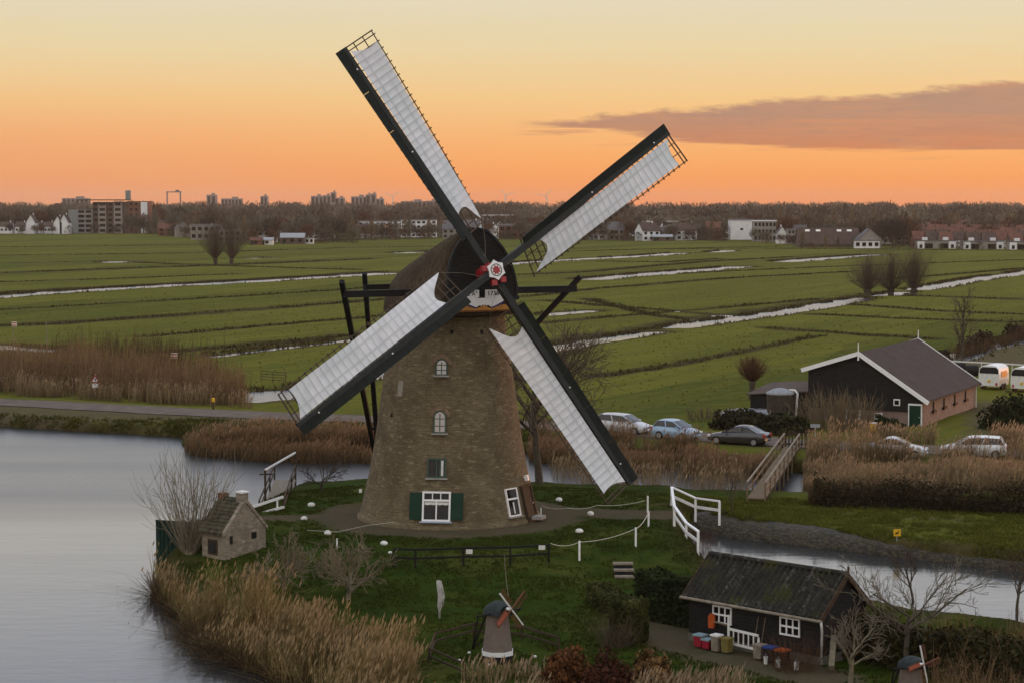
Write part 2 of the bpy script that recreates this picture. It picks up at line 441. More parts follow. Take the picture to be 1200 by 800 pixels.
def pantile_mat():
    m, g, b, out = new_mat('mossy_pantile')
    tc = g.n('ShaderNodeTexCoord'); ob = tc.outputs['Object']
    n = g.noise(ob, 2.2, 8, 0.7); n2 = g.noise(ob, 7, 5, 0.7)
    c = g.ramp(n, [(0.3, (0.022, 0.022, 0.020, 1)), (0.6, (0.05, 0.048, 0.042, 1)), (0.8, (0.075, 0.07, 0.04, 1))])
    dp = g.n('ShaderNodeVectorMath', operation='DOT_PRODUCT'); g.l(ob, dp.inputs[0]); dp.inputs[1].default_value = (.73, -.683, 0); cb = g.n('ShaderNodeCombineXYZ'); g.l(g.m('MULTIPLY', dp.outputs['Value'], 3.4), cb.inputs[0]); sz = g.n('ShaderNodeSeparateXYZ'); g.l(ob, sz.inputs[0]); g.l(g.m('MULTIPLY', sz.outputs[2], .9), cb.inputs[1])
    st = g.mr(g.noise(cb.outputs[0], 1.0, 4, .65), .5, .68, 0, 1)
    c = g.mix(g.m('MULTIPLY', st, g.mr(n2, 0.42, 0.62, 0.0, 0.8)), c, (0.20, 0.20, 0.185, 1))
    c = g.mix(g.mr(g.noise(ob, 1.0, 4, 0.6), 0.52, 0.7, 0.0, 0.6), c, (0.07, 0.075, 0.02, 1))
    g.l(g.mix(1.0, c, (.72, .72, .70, 1), 'MULTIPLY'), b.inputs['Base Color']); b.inputs['Roughness'].default_value = 0.95; b.inputs['Specular IOR Level'].default_value = .08
    return m
M['pantile'] = pantile_mat()

# ================================================================== LAND AND WATER
NH = Vector((math.sin(R(28.7)), -math.cos(R(28.7)), 0)); UH = Vector((math.cos(R(28.7)), math.sin(R(28.7)), 0))
HUB = Vector((-1.077, 107.1, 15.34))
MC = Vector((HUB.x, HUB.y, 0)) - NH * 5.2          # the tower's axis on the ground
MILL_Z = 1.4

def sd_poly(x, y, pg):
    """signed distance, positive inside"""
    d = np.full(x.shape, 1e9); ins = np.zeros(x.shape, bool); n = len(pg)
    for i in range(n):
        x1, y1 = pg[i]; x2, y2 = pg[(i + 1) % n]
        ex, ey = x2 - x1, y2 - y1; L = ex * ex + ey * ey + 1e-12
        t = np.clip(((x - x1) * ex + (y - y1) * ey) / L, 0, 1)
        d = np.minimum(d, (x - x1 - t * ex) ** 2 + (y - y1 - t * ey) ** 2)
        cond = ((y1 > y) != (y2 > y)) & (x < ex * (y - y1) / (ey if abs(ey) > 1e-12 else 1e-12) + x1)
        ins ^= cond
    d = np.sqrt(d); return np.where(ins, d, -d)
def d_line(x, y, pl):
    d = np.full(x.shape, 1e9)
    for i in range(len(pl) - 1):
        x1, y1 = pl[i]; x2, y2 = pl[i + 1]
        ex, ey = x2 - x1, y2 - y1; L = ex * ex + ey * ey + 1e-12
        t = np.clip(((x - x1) * ex + (y - y1) * ey) / L, 0, 1)
        d = np.minimum(d, (x - x1 - t * ex) ** 2 + (y - y1 - t * ey) ** 2)
    return np.sqrt(d)
def sstep(a, b, v):
    t = np.clip((v - a) / (b - a), 0, 1); return t * t * (3 - 2 * t)

LAKE = poly([(-400, 490), (-60, 497), (0, 500), (60, 504), (120, 508), (205, 513), (225, 530), (300, 537), (440, 537), (560, 536), (625, 532), (660, 531),
             (700, 537), (800, 547), (880, 550), (940, 556), (1050, 560), (1200, 563), (1400, 566), (1400, 590), (1200, 588), (960, 587), (890, 587), (860, 586),
             (780, 581), (700, 579), (640, 577), (520, 573), (430, 572), (345, 577), (325, 582), (314, 606), (264, 626), (215, 636), (184, 646), (178, 660),
             (186, 692), (236, 745), (300, 777), (352, 803), (420, 870), (440, 1000), (-400, 1000)])
CANAL = poly([(812, 614), (830, 622), (860, 629), (960, 640), (1200, 668), (1420, 696), (1420, 792), (1200, 746), (1100, 730), (1000, 716), (880, 702), (838, 674), (815, 645)])
WATERS = [LAKE, CANAL]
# polder ditches with open water: centre line (photo), half width in metres
DITCH = [([(-120, 358), (0, 348), (150, 338), (300, 330), (452, 321)], 5.0),
         ([(560, 312), (650, 306), (760, 300), (800, 297)], 5.5), ([(836, 296), (856, 294)], 4.5), ([(690, 328), (770, 321), (872, 313)], 5.0),
         ([(920, 307), (970, 303), (1030, 299)], 5.5),
         ([(285, 468), (340, 461), (440, 441), (560, 425), (655, 408), (700, 400), (770, 390)], 3.0), ([(795, 384), (830, 379), (900, 370), (960, 360), (1012, 350)], 3.4),
         ([(1030, 347), (1062, 343)], 3.0), ([(1076, 340), (1100, 336), (1150, 327), (1200, 320), (1300, 306)], 4.2),
         ([(250, 418), (300, 412), (400, 401), (455, 393)], 1.9), ([(640, 370), (690, 365)], 3.0), ([(-80, 402), (0, 408), (62, 412)], 4.0),
         ([(1110, 424), (1150, 411), (1200, 398), (1300, 374)], 2.3),
         ([(280, 466), (345, 462)], 5.5), ([(125, 308), (148, 307)], 5.0), ([(300, 303), (316, 303)], 5.0), ([(470, 297), (520, 295)], 6.0)]
DITCH = [(poly(p, 0.0), hw * (.85 if hw > 4.9 else .70)) for p, hw in DITCH]
# dry, overgrown field drains: centre line, half width
DRAIN = [([(-60, 322), (100, 316), (300, 309), (440, 303)], 2.2), ([(-60, 310), (120, 306), (280, 312), (420, 316)], 1.6), ([(-60, 300), (200, 297), (420, 290), (560, 288)], 1.8),
         ([(-60, 384), (60, 379), (160, 372), (300, 362), (470, 349)], 1.7), ([(-60, 346), (150, 335), (300, 327), (452, 318)], 2.4), ([(170, 394), (300, 382), (470, 368)], .7),
         ([(200, 412), (320, 401), (440, 390)], 1.4), ([(640, 352), (760, 362), (880, 372)], 1.0), ([(610, 348), (700, 338), (850, 326), (1000, 318)], 1.0),
         ([(640, 402), (700, 394), (830, 374), (960, 355), (1015, 347)], 1.9), ([(1020, 345), (1120, 348), (1240, 352)], 1.6), ([(900, 384), (1000, 391), (1100, 397)], 1.1),
         ([(990, 356), (1100, 364), (1240, 370)], 1.0), ([(960, 368), (1060, 373), (1160, 376), (1240, 378)], 1.0), ([(700, 440), (800, 425), (900, 405), (960, 393)], .5), ([(690, 350), (760, 368), (830, 377)], .8),
         ([(620, 296), (760, 292), (900, 291), (1240, 294)], 2.0), ([(600, 322), (680, 319), (830, 306), (930, 301)], 1.4), ([(720, 324), (850, 318), (960, 313), (1240, 303)], .8), ([(-60, 290), (150, 288), (420, 285)], 1.6),
         ([(700, 306), (780, 307), (840, 303)], 1.8), ([(640, 378), (700, 372), (840, 361), (960, 350)], .7), ([(-60, 332), (120, 327), (280, 321)], .9), ([(-60, 366), (140, 355), (330, 344), (450, 336)], .7),
         ([(760, 292), (1000, 287), (1240, 285)], 1.4), ([(1000, 330), (1120, 321), (1240, 311)], .8)]
DRAIN = [(poly(p, 0.18), hw * 1.9 + .5) for p, hw in DRAIN]
ROAD = poly([(-200, 464), (-40, 469), (60, 474), (150, 479), (300, 487), (420, 491), (620, 497), (720, 503), (800, 510), (940, 521), (1060, 526), (1200, 531), (1400, 536)], 1.0)
DIKE = [p for p in ROAD]
MILLPATH = poly([(628, 600), (680, 602), (740, 606), (786, 607)], 1.25)
DIKEPATH = poly([(880, 592), (960, 598), (1050, 603), (1200, 609), (1400, 616)], 1.0)
LEFTPATH = poly([(424, 604), (380, 606), (335, 609), (316, 609)], 1.3)
YARD = poly([(1130, 475), (1200, 462), (1215, 500), (1165, 522), (1120, 522), (1135, 500)], 0.9)
GARDENPATH = poly([(765, 728), (790, 748), (840, 762), (900, 776), (960, 790)], 0.75)
PLOUGHED = poly([(1118, 424), (1200, 402), (1290, 380), (1290, 425), (1200, 428), (1130, 434)], 0.2)
SPOIL = poly([(-120, 468), (60, 476), (150, 481), (300, 489), (420, 492), (420, 496), (300, 495), (230, 492), (150, 492), (60, 489), (0, 486), (-120, 483)], 1.0)

def vnoise(x, y, s, seed):
    """cheap smooth value noise"""
    xs, ys = x * s, y * s; xi, yi = np.floor(xs), np.floor(ys); fx, fy = xs - xi, ys - yi
    fx = fx * fx * (3 - 2 * fx); fy = fy * fy * (3 - 2 * fy)
    def hsh(a, b):
        h = np.sin(a * 127.1 + b * 311.7 + seed * 74.7) * 43758.5453; return h - np.floor(h)
    return (hsh(xi, yi) * (1 - fx) + hsh(xi + 1, yi) * fx) * (1 - fy) + (hsh(xi, yi + 1) * (1 - fx) + hsh(xi + 1, yi + 1) * fx) * fy

def land(x, y, full=False):
    x = np.asarray(x, float); y = np.asarray(y, float)
    # distance past the road: the dike land is higher than the polder behind it
    dr = d_line(x, y, ROAD)
    yr = np.interp(x, ROAD[:, 0], ROAD[:, 1]); beyond = y - yr
    L = 0.85 - 0.67 * sstep(3.0, 14.0, beyond)
    L = L + (1.0 - L) * (1 - sstep(3.2, 6.5, dr))
    barnyard = 1 - sstep(0, 14, np.hypot((x - 37) / 1.3, (y - 172)) - 14)
    L = np.maximum(L, 0.85 * barnyard)
    # mound of the mill
    dm = np.hypot(x - MC.x, (y - MC.y))
    L = L + (MILL_Z - 0.85) * (1 - sstep(8.5, 16.0, np.hypot((x - MC.x) * .72, (y - MC.y) * .85)))
    # the garden lies lower than the dike by the canal
    g = sstep(93.0, 87.0, y + 0.18 * (x - 5)) * sstep(-11, -6, x)
    L = L - 0.25 * g * (np.abs(sd_poly(x, y, CANAL)) > 3.5)
    n = (vnoise(x, y, .35, 1) - .5) * .10 + (vnoise(x, y, 1.3, 2) - .5) * .05 + (vnoise(x, y, 3.7, 5) - .5) * .03
    far = sstep(170, 260, y)
    dd = 1e9 * np.ones_like(x)
    h = L + n * (1 - .35 * far) * sstep(2.2, 4.2, dr) * sstep(5.2, 7.5, dm)
    wet = np.zeros_like(x); bank = np.zeros_like(x)
    for k, pg in enumerate(WATERS):
        sd = sd_poly(x, y, pg) + (vnoise(x, y, .5, 7) - .5) * 0.9
        w = 1.1
        t = sstep(-w, .5, sd); h = h * (1 - t) - 0.9 * t
        bank = np.maximum(bank, (1 - sstep(.3, 2.6, -sd)))
    for pl, hw in DITCH:
        d = d_line(x, y, pl) + (vnoise(x, y, .16, 9) - .5) * min(3.2, hw * .8) + (vnoise(x, y, .6, 11) - .5) * .8
        t = 1 - sstep(hw - .5, hw + .7, d); h = h * (1 - t) - 0.7 * t
        bank = np.maximum(bank, .8 * (1 - sstep(hw + .3, hw + 2.6 + hw * .25, d)))
    for pl, hw in DRAIN:
        d = d_line(x, y, pl) + (vnoise(x, y, .2, 13) - .5) * hw * .9
        t = 1 - sstep(hw * .3, hw, d); h = h - 0.12 * t
        bank = np.maximum(bank, .95 * (1 - sstep(hw * .5, hw * 1.5, d)))
    if not full: return h
    m = np.zeros(x.shape + (3,), np.float32)
    jit = (vnoise(x, y, 1.1, 21) - .5) * 1.0
    dirt = 1 - sstep(7.0, 8.2, dm + jit * .9)
    for pl, w in ((MILLPATH, 1.5), (LEFTPATH, .9), (DIKEPATH, .55), (GARDENPATH, 1.6)):
        dirt = np.maximum(dirt, (1 - sstep(w - .25, w + .4, d_line(x, y, pl) + jit * .5)) * (.95 if w != .55 else .5))
    for pg in (YARD, PLOUGHED, SPOIL): dirt = np.maximum(dirt, .9 * sstep(-1.2, 1.2, sd_poly(x, y, pg) + jit * 2))
    dirt = np.maximum(dirt, .7 * (1 - sstep(2.6, 4.0, dr + jit)))
    edge = 1245 * np.interp(600 + x / np.maximum(y, 1) * FPX, [0, 175, 230, 300, 420, 520, 640, 760, 860, 940, 1200], [1, 1, .86, .75, .80, .86, .84, .82, .83, .70, .665])
    bank = np.maximum(bank, sstep(0, 25, y - edge) * .95)      # bare ground under the trees of the town
    m[..., 0] = dirt; m[..., 1] = bank
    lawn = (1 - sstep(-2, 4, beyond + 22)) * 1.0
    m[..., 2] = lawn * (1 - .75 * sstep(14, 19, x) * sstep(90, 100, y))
    return h, m
def hz(x, y): return float(land(np.array([x]), np.array([y]))[0])
def gp(px, py, z0=0.9):
    """the spot of the land seen at a pixel of the photo"""
    z = z0
    for _ in range(6):
        a = P(px, py, z); z = 0.5 * z + 0.5 * max(0.0, hz(a[0], a[1]))
    a = P(px, py, z); return Vector((a[0], a[1], max(0.0, hz(a[0], a[1]))))

# ---- ground: one sheet, fine in the middle, running to the horizon
def build_ground():
    ys = [5.0]
    while ys[-1] < 62: ys.append(ys[-1] + 2.5)
    while ys[-1] < 100: ys.append(ys[-1] + .20)
    while ys[-1] < 1300: ys.append(ys[-1] * 1.0021)
    while ys[-1] < 9000: ys.append(ys[-1] * 1.16)
    ys = np.array(ys)
    tx = np.concatenate([-np.geomspace(1.1, .30, 12), np.linspace(-.288, .288, 340), np.geomspace(.30, 1.1, 12)])
    Y, T = np.meshgrid(ys, tx, indexing='ij')
    X = T * np.maximum(Y, 30)
    h = np.full(X.shape, .18); m = np.zeros(X.shape + (3,), np.float32)
    n = (Y < 1330); m[..., 1] = .95
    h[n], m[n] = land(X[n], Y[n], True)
    v = np.stack([X, Y, h], -1).reshape(-1, 3)
    nr, nc = X.shape
    a = (np.arange(nr - 1)[:, None] * nc + np.arange(nc - 1)[None, :]).ravel()
    q = np.stack([a, a + 1, a + nc + 1, a + nc], -1)
    mt, g, b, out = new_mat('ground')
    at = g.n('ShaderNodeAttribute', attribute_name='Col'); sp = g.n('ShaderNodeSeparateColor'); g.l(at.outputs['Color'], sp.inputs[0])
    tc = g.n('ShaderNodeTexCoord'); ob = tc.outputs['Object']
    n1 = g.noise(ob, .035, 5, .6); n2 = g.noise(ob, .5, 6, .65); n3 = g.noise(ob, 5.0, 6, .7)
    rot = g.mapping(ob, (1, 1, 1), (0, 0, R(-62))); stripe = g.noise(g.mapping(rot, (.010, .20, 1)), 1.0, 7, .72)
    sr = g.n('ShaderNodeSeparateXYZ'); g.l(rot, sr.inputs[0]); acr = g.m('ADD', g.m('DIVIDE', sr.outputs[1], 21.0), g.m('MULTIPLY', g.noise(ob, .012, 3, .5), 2.2)); wn = g.n('ShaderNodeTexWhiteNoise', noise_dimensions='1D'); g.l(g.m('FLOOR', acr), wn.inputs['W']); n5 = g.noise(g.mapping(ob, (.35, 1.0, 1)), 1.0, 8, .78)
    field = g.ramp(n1, [(.3, (.078, .082, .010, 1)), (.5, (.114, .112, .014, 1)), (.7, (.152, .134, .022, 1))])
    field = g.mix(g.mr(stripe, .42, .58, 0, .8), field, (.056, .070, .008, 1)); field = g.mix(g.mr(n5, .50, .66, 0, .5), field, (.150, .150, .036, 1)); field = g.mix(g.mr(n5, .46, .34, 0, .35), field, (.040, .055, .012, 1))
    field = g.mix(g.m('MULTIPLY', wn.outputs['Value'], .55), field, (.132, .138, .020, 1)); field = g.mix(g.mr(wn.outputs['Value'], .55, .05, 0, .45, 'LINEAR'), field, (.052, .070, .010, 1))
    field = g.mix(g.mr(n2, .45, .72, 0, .5), field, (.125, .118, .040, 1))
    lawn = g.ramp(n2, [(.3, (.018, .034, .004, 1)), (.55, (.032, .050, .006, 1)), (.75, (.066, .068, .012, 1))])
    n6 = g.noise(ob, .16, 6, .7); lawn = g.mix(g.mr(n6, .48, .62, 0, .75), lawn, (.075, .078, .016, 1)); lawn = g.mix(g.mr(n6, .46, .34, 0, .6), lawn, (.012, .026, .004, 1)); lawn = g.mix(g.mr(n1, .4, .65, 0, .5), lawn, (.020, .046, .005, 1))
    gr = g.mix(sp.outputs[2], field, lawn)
    rough = g.ramp(n2, [(.3, (.018, .017, .007, 1)), (.5, (.042, .034, .014, 1)), (.7, (.075, .058, .026, 1))])
    k = g.m('MULTIPLY', sp.outputs[1], g.mr(n3, .2, .55, .45, 1.0))
    gr = g.mix(k, gr, rough)
    dirt = g.ramp(n3, [(.3, (.060, .047, .029, 1)), (.6, (.112, .090, .058, 1)), (.8, (.18, .15, .105, 1))])
    kd = g.m('MULTIPLY', sp.outputs[0], g.mr(n2, .2, .6, .6, 1.0))
    gr = g.mix(kd, gr, dirt)
    gr = g.mix(g.mr(n3, .3, .7, 0, .45), gr, g.mix(1.0, gr, (.45, .45, .42, 1), 'MULTIPLY'))
    z = g.n('ShaderNodeSeparateXYZ'); g.l(ob, z.inputs[0])
    gr = g.mix(g.mr(z.outputs[2], .10, -.05), gr, (.022, .018, .012, 1))
    g.l(gr, b.inputs['Base Color']); b.inputs['Roughness'].default_value = 1.0; b.inputs['Specular IOR Level'].default_value = .02
    bn = g.n('ShaderNodeBump'); bn.inputs['Strength'].default_value = .8; bn.inputs['Distance'].default_value = .12
    g.l(g.noise(ob, 3.0, 8, .75), bn.inputs['Height']); g.l(bn.outputs[0], b.inputs['Normal'])
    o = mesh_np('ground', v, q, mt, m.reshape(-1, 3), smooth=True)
    tag(o, 'green polder land with ditches, dike and mill island', kind='structure')
build_ground()

def build_water():
    mt, g, b, out = new_mat('water')
    tc = g.n('ShaderNodeTexCoord'); ob = tc.outputs['Object']
    b.inputs['Base Color'].default_value = (.020, .023, .024, 1)
    b.inputs['IOR'].default_value = 1.48
    sheen = g.noise(g.mapping(ob, (.020, .16, 1), (0, 0, R(8))), 1.0, 5, .6)
    sy0 = g.n('ShaderNodeSeparateXYZ'); g.l(ob, sy0.inputs[0]); g.l(g.m('ADD', g.mr(sheen, .35, .7, .10, .15), g.m('ADD', g.mr(sy0.outputs[1], 140, 380, 0, .10), g.m('SUBTRACT', g.mr(sy0.outputs[1], 110, 132, 0, .17), g.mr(sy0.outputs[1], 165, 260, 0, .15)))), b.inputs['Roughness'])
    bn = g.n('ShaderNodeBump'); bn.inputs['Distance'].default_value = .13; sy = g.n('ShaderNodeSeparateXYZ'); g.l(ob, sy.inputs[0]); g.l(g.mr(sy.outputs[1], 140, 420, .09, .55), bn.inputs['Strength'])
    w1 = g.noise(g.mapping(ob, (.55, 1.3, 1)), 1.0, 4, .55); w2 = g.noise(g.mapping(ob, (2.5, 4.5, 1)), 1.0, 3, .5)
    g.l(g.m('ADD', w1, g.m('MULTIPLY', w2, .12)), bn.inputs['Height']); g.l(bn.outputs[0], b.inputs['Normal'])
    mb = MB(); mb.add([(-2500, 5, 0), (2500, 5, 0), (2500, 1280, 0), (-2500, 1280, 0)], [(0, 1, 2, 3)])
    tag(mb.build('water', mt), 'still lake, canal and ditch water', kind='structure')
build_water()

def strip(name, pl, w, mt, dz, label=None, seg=1.2, seed=0, wob=.15):
    pl = np.asarray(pl); d = np.concatenate([[0], np.cumsum(np.hypot(*np.diff(pl, axis=0).T))])
    s = np.arange(0, d[-1], seg); cx, cy = np.interp(s, d, pl[:, 0]), np.interp(s, d, pl[:, 1])
    k = 5; cx = np.convolve(np.pad(cx, k, mode='edge'), np.ones(2 * k + 1) / (2 * k + 1), 'valid'); cy = np.convolve(np.pad(cy, k, mode='edge'), np.ones(2 * k + 1) / (2 * k + 1), 'valid')
    tx, ty = np.gradient(cx), np.gradient(cy); L = np.hypot(tx, ty); nx, ny = -ty / L, tx / L
    rng = np.random.default_rng(seed); mb = MB(); rows = []
    offs = np.linspace(-w, w, 7)
    for i in range(len(s)):
        j = [rng.uniform(-wob, wob) if a in (0, 6) else 0 for a in range(7)]
        xs = cx[i] + nx[i] * (offs + j); ys = cy[i] + ny[i] * (offs + j)
        hs = np.maximum(land(xs, ys), 0.02) + dz
        rows.append([(a, b_, c) for a, b_, c in zip(xs, ys, hs)])
    mb.grid(rows)
    return tag(mb.build(name, mt, smooth=True), label, kind='structure')
M['asphalt'] = mat('asphalt', (.105, .083, .066), .9, .3, .8, .2, 25)
strip('road', ROAD, 2.6, M['asphalt'], .05, 'narrow asphalt road on the dike behind the mill', 2.0, 1)

# ================================================================== THE WINDMILL
TPROF = [(5.18, -.35), (5.16, .12), (5.02, .22), (4.97, .45), (4.72, 1.5), (4.48, 2.5), (4.30, 3.5), (4.14, 4.4), (3.98, 5.5), (3.80, 6.8), (3.64, 7.9), (3.45, 9.2), (3.28, 10.4), (3.18, 11.1), (3.20, 11.3), (3.28, 11.5)]
def trad(z):
    return float(np.interp(z - MILL_Z, [p[1] for p in TPROF], [p[0] for p in TPROF]))
def on_tower(px, py):
    """point and outward normal where the pixel's ray meets the tower"""
    r = ray(px, py); lo = None
    t = 95.0
    while t < 118:
        q = (r[0] * t, r[1] * t, CAM_H + r[2] * t)
        if math.hypot(q[0] - MC.x, q[1] - MC.y) <= trad(q[2]):
            n = Vector((q[0] - MC.x, q[1] - MC.y, 0)).normalized()
            return Vector(q), n
        t += .01
    return Vector(q), Vector((0, -1, 0))
def tower_frame(px, py):
    p, n = on_tower(px, py)
    ex = Vector((-n.y, n.x, 0))           # to the right seen from outside
    slope = (trad(p.z - .5) - trad(p.z + .5))
    ey = Vector((-n.x * slope, -n.y * slope, 1)).normalized()
    return p, ex, ey, ex.cross(ey).normalized()

def text_mesh(body, size, O, ex, ey, name, mt, parent, depth=.012):
    cu = bpy.data.curves.new('lettering', 'FONT'); cu.body = body; cu.size = size; cu.align_x = 'CENTER'; cu.align_y = 'CENTER'; cu.extrude = depth
    t = bpy.data.objects.new('lettering_tmp', cu); COL.objects.link(t)
    dg = bpy.context.evaluated_depsgraph_get(); ev = t.evaluated_get(dg); me = ev.to_mesh()
    ex, ey = Vector(ex).normalized(), Vector(ey).normalized(); ez = ex.cross(ey)
    mb = MB(); mb.add([Vector(O) + ex * v.co.x + ey * v.co.y + ez * v.co.z for v in me.vertices], [tuple(p.vertices) for p in me.polygons])
    ev.to_mesh_clear(); bpy.data.objects.remove(t); bpy.data.curves.remove(cu)
    return mb.build(name, mt, parent)

def build_mill():
    mill = thing('brick_windmill', 'tall round brick windmill with thatched cap and four white canvas sails', 'windmill', (MC.x, MC.y, MILL_Z))
    # ---- tower, with a lathe map of bricks
    n = 96; v = []; f = []
    prof = []
    for i in range(len(TPROF) - 1):
        (r0, z0), (r1, z1) = TPROF[i], TPROF[i + 1]; k = max(1, int((z1 - z0) / .35))
        for j in range(k): prof.append((r0 + (r1 - r0) * j / k, z0 + (z1 - z0) * j / k))
    prof.append(TPROF[-1])
    for (r, z) in prof:
        for j in range(n):
            a = 2 * math.pi * j / n + math.pi / 2
            v.append((MC.x + r * math.cos(a), MC.y + r * math.sin(a), MILL_Z + z))
    for i in range(len(prof) - 1):
        for j in range(n): f.append((i * n + j, i * n + (j + 1) % n, (i + 1) * n + (j + 1) % n, (i + 1) * n + j))
    f.append(tuple((len(prof) - 1) * n + j for j in range(n)))
    mb = MB(); mb.v = v; mb.f = f
    tw = mb.build('tower', M['mill_brick'], mill, smooth=True)
    uv = tw.data.uv_layers.new(name='UVMap'); k = 0
    for fi, p in enumerate(tw.data.polygons):
        for li in p.loop_indices:
            vi = tw.data.loops[li].vertex_index; j = vi % n
            if fi < (len(prof) - 1) * n and fi % n == n - 1 and j == 0: j = n
            uv.data[li].uv = (j / n * 2 * math.pi * 4.3, tw.data.vertices[vi].co.z)
    # ---- windows
    def window(px, py, w, h, arched, style, name='window'):
        p, ex, ey, ez = tower_frame(px, py); O = p + ez * .0
        def outline(w, h, dz=0):
            if not arched: return [(-w / 2, -h / 2), (w / 2, -h / 2), (w / 2, h / 2), (-w / 2, h / 2)]
            r = w / 2; pts = [(-r, -h / 2), (r, -h / 2)]
            return pts + [(r * math.cos(a), h / 2 - r + r * math.sin(a)) for a in np.linspace(0, math.pi, 9)]
        fr = M['white_paint'] if 'white' in style else M['window_green']
        t = .10 if style == 'white' else .07
        # the frame, a ring round the pane
        a, b = outline(w, h), outline(w - 2 * t, h - 2 * t); m = len(a); mb = MB()
        vs = []
        for pts, d in ((a, .09), (b, .09), (b, -.15), (a, -.15)): vs += [O + ex * q[0] + ey * q[1] + ez * d for q in pts]
        fs = []
        for r_ in range(3):
            for i in range(m): fs.append((r_ * m + i, r_ * m + (i + 1) % m, (r_ + 1) * m + (i + 1) % m, (r_ + 1) * m + i))
        for i in range(m): fs.append((3 * m + i, 3 * m + (i + 1) % m, (i + 1) % m, i))
        mb.add(vs, fs)
        iw, ih = w - 2 * t, h - 2 * t
        # glazing bars
        if style == 'white':
            mb.frame_box(O + ey * (h * .20) + ez * .06, ex, ey, ez, iw / 2, .055, .028)
            mb.frame_box(O - ey * (h * .14) + ez * .055, ex, ey, ez, .035, h * .31, .023)
            for q in (-1 / 6, 1 / 6): mb.frame_box(O + ex * iw * q + ey * (h * .335) + ez * .055, ex, ey, ez, .024, h * .10, .023)
        elif style == 'door_white':
            mb.frame_box(O + ey * (h * .12) + ez * .06, ex, ey, ez, iw / 2, .05, .028)
            mb.frame_box(O - ey * (h * .2) + ez * .055, ex, ey, ez, .03, h * .2, .023)
        elif arched:
            mb.frame_box(O - ey * .04 + ez * .06, ex, ey, ez, .022, ih / 2 - .06, .02)
            for q in (-.18, .14): mb.frame_box(O + ey * h * q + ez * .055, ex, ey, ez, iw / 2, .022, .018)
        else:
            mb.frame_box(O + ex * iw * .22 + ez * .06, ex, ey, ez, .03, ih / 2, .02)
            mb.frame_box(O + ez * .055, ex, ey, ez, .025, ih / 2, .018)
        wo = mb.build(name, fr, mill)
        pb = MB(); pts = outline(iw, ih); pb.prism(pts, O + ez * .012, ex, ey, ez, .012); pb.build('pane', M['sky_glass'] if arched else M['glass'], wo)
        if style == 'square':
            c = MB(); c.prism([(-.0, -ih / 2 + .05), (.13, -ih / 2 + .05), (.13, ih / 2 - .05), (0, ih / 2 - .05)], O + ex * iw * .26 + ez * .03, ex, ey, ez, .008); c.build('curtain', M['white_worn'], wo)
        if style == 'white':
            c = MB(); row = []
            pts = [(-iw / 2 + .02, h * .145)]
            for i in range(9): pts.append((-iw / 2 + .02 + (iw - .04) * i / 8, h * (.045 if i % 2 else .065)))
            pts.append((iw / 2 - .02, h * .145)); c.prism(pts, O + ez * .028, ex, ey, ez, .006); c.build('valance', M['white_worn'], wo)
        # sill
        sl = MB(); sl.frame_box(O - ey * (h / 2 + .05) + ez * .05, ex, ey, ez, w / 2 + .10, .045, .12); sl.build('sill', M['concrete'] if style != 'white' else M['blue_sill'], wo)
        if arched:   # rubbed brick arch
            am = MB(); r0, r1 = w / 2 + .02, w / 2 + .24; N = 10; vs = []
            for d in (.035, -.1):
                for rr in (r0, r1):
                    for i in range(N + 1):
                        an = math.pi * i / N; vs.append(O + ex * rr * math.cos(an) + ey * (h / 2 - w / 2 + rr * math.sin(an)) + ez * d)
            fs = []
            for i in range(N):
                fs += [(i, i + 1, N + 2 + i, N + 1 + i), (2 * N + 2 + i, 3 * N + 3 + i, 3 * N + 4 + i, 2 * N + 3 + i),
                       (N + 1 + i, N + 2 + i, 3 * N + 4 + i, 3 * N + 3 + i), (i, 2 * N + 2 + i, 2 * N + 3 + i, i + 1)]
            am.add(vs, fs); am.build('brick_arch', M['arch_brick'], wo)
        return wo, O, ex, ey, ez
    M['window_green'] = mat('window_green', (.05, .085, .065), .5, .15, 3)
    M['blue_sill'] = mat('blue_sill', (.30, .36, .46), .6, .15, 3)
    M['arch_brick'] = mat('arch_brick', (.17, .12, .08), .9, .35, 6, .3, 20)
    window(517.5, 430, .66, .90, True, 'arched'); window(515.5, 494, .70, 1.22, True, 'arched'); window(512, 548, 1.02, 1.08, False, 'square')
    wo, O, ex, ey, ez = window(511.5, 593, 1.55, 1.62, False, 'white')
    for s in (-1, 1):
        sh = MB(); c = O + ex * s * (1.55 / 2 + .36) + ez * .07
        sh.frame_box(c, ex, ey, ez, .33, .74, .03)
        for q in (-.38, .38): sh.frame_box(c + ey * q + ez * .04, ex, ey, ez, .26, .30, .014)
        sh.build('shutter', M['green_paint'], mill)
    window(600.5, 588, .95, 1.55, False, 'door_white')
    # entrance on the right flank: reveal, dark door, awning light, step
    p, ex, ey, ez = tower_frame(619.5, 590)
    dr = MB(); dr.frame_box(p - ey * .15 + ez * .02, ex, ey, ez, .55, 1.12, .05); do = dr.build('door', M['dark_wood'], mill)
    fr = MB()
    for s in (-1, 1): fr.frame_box(p - ey * .15 + ex * s * .62 + ez * .05, ex, ey, ez, .07, 1.2, .08)
    fr.frame_box(p + ey * 1.03 + ez * .05, ex, ey, ez, .70, .08, .08); fr.build('door_frame', M['dark_wood'], do)
    h = MB(); h.ball(p + ex * .4 + ez * .1, .05, .05, .05); h.build('handle', M['steel'], do)
    lm = MB(); lm.frame_box(p + ey * 1.45 + ez * .22, ex, ey, ez, .10, .16, .10); lm.beam(p + ey * 1.5, p + ey * 1.5 + ez * .25, .04); lm.build('wall_lantern', M['white_paint'], mill)
    st = MB(); st.frame_box(Vector((p.x, p.y, MILL_Z + .09)) + ez * .62, ex, (0, 0, 1), (ez.x, ez.y, 0), .36, .09, .3); st.build('doorstep', M['concrete'], mill)
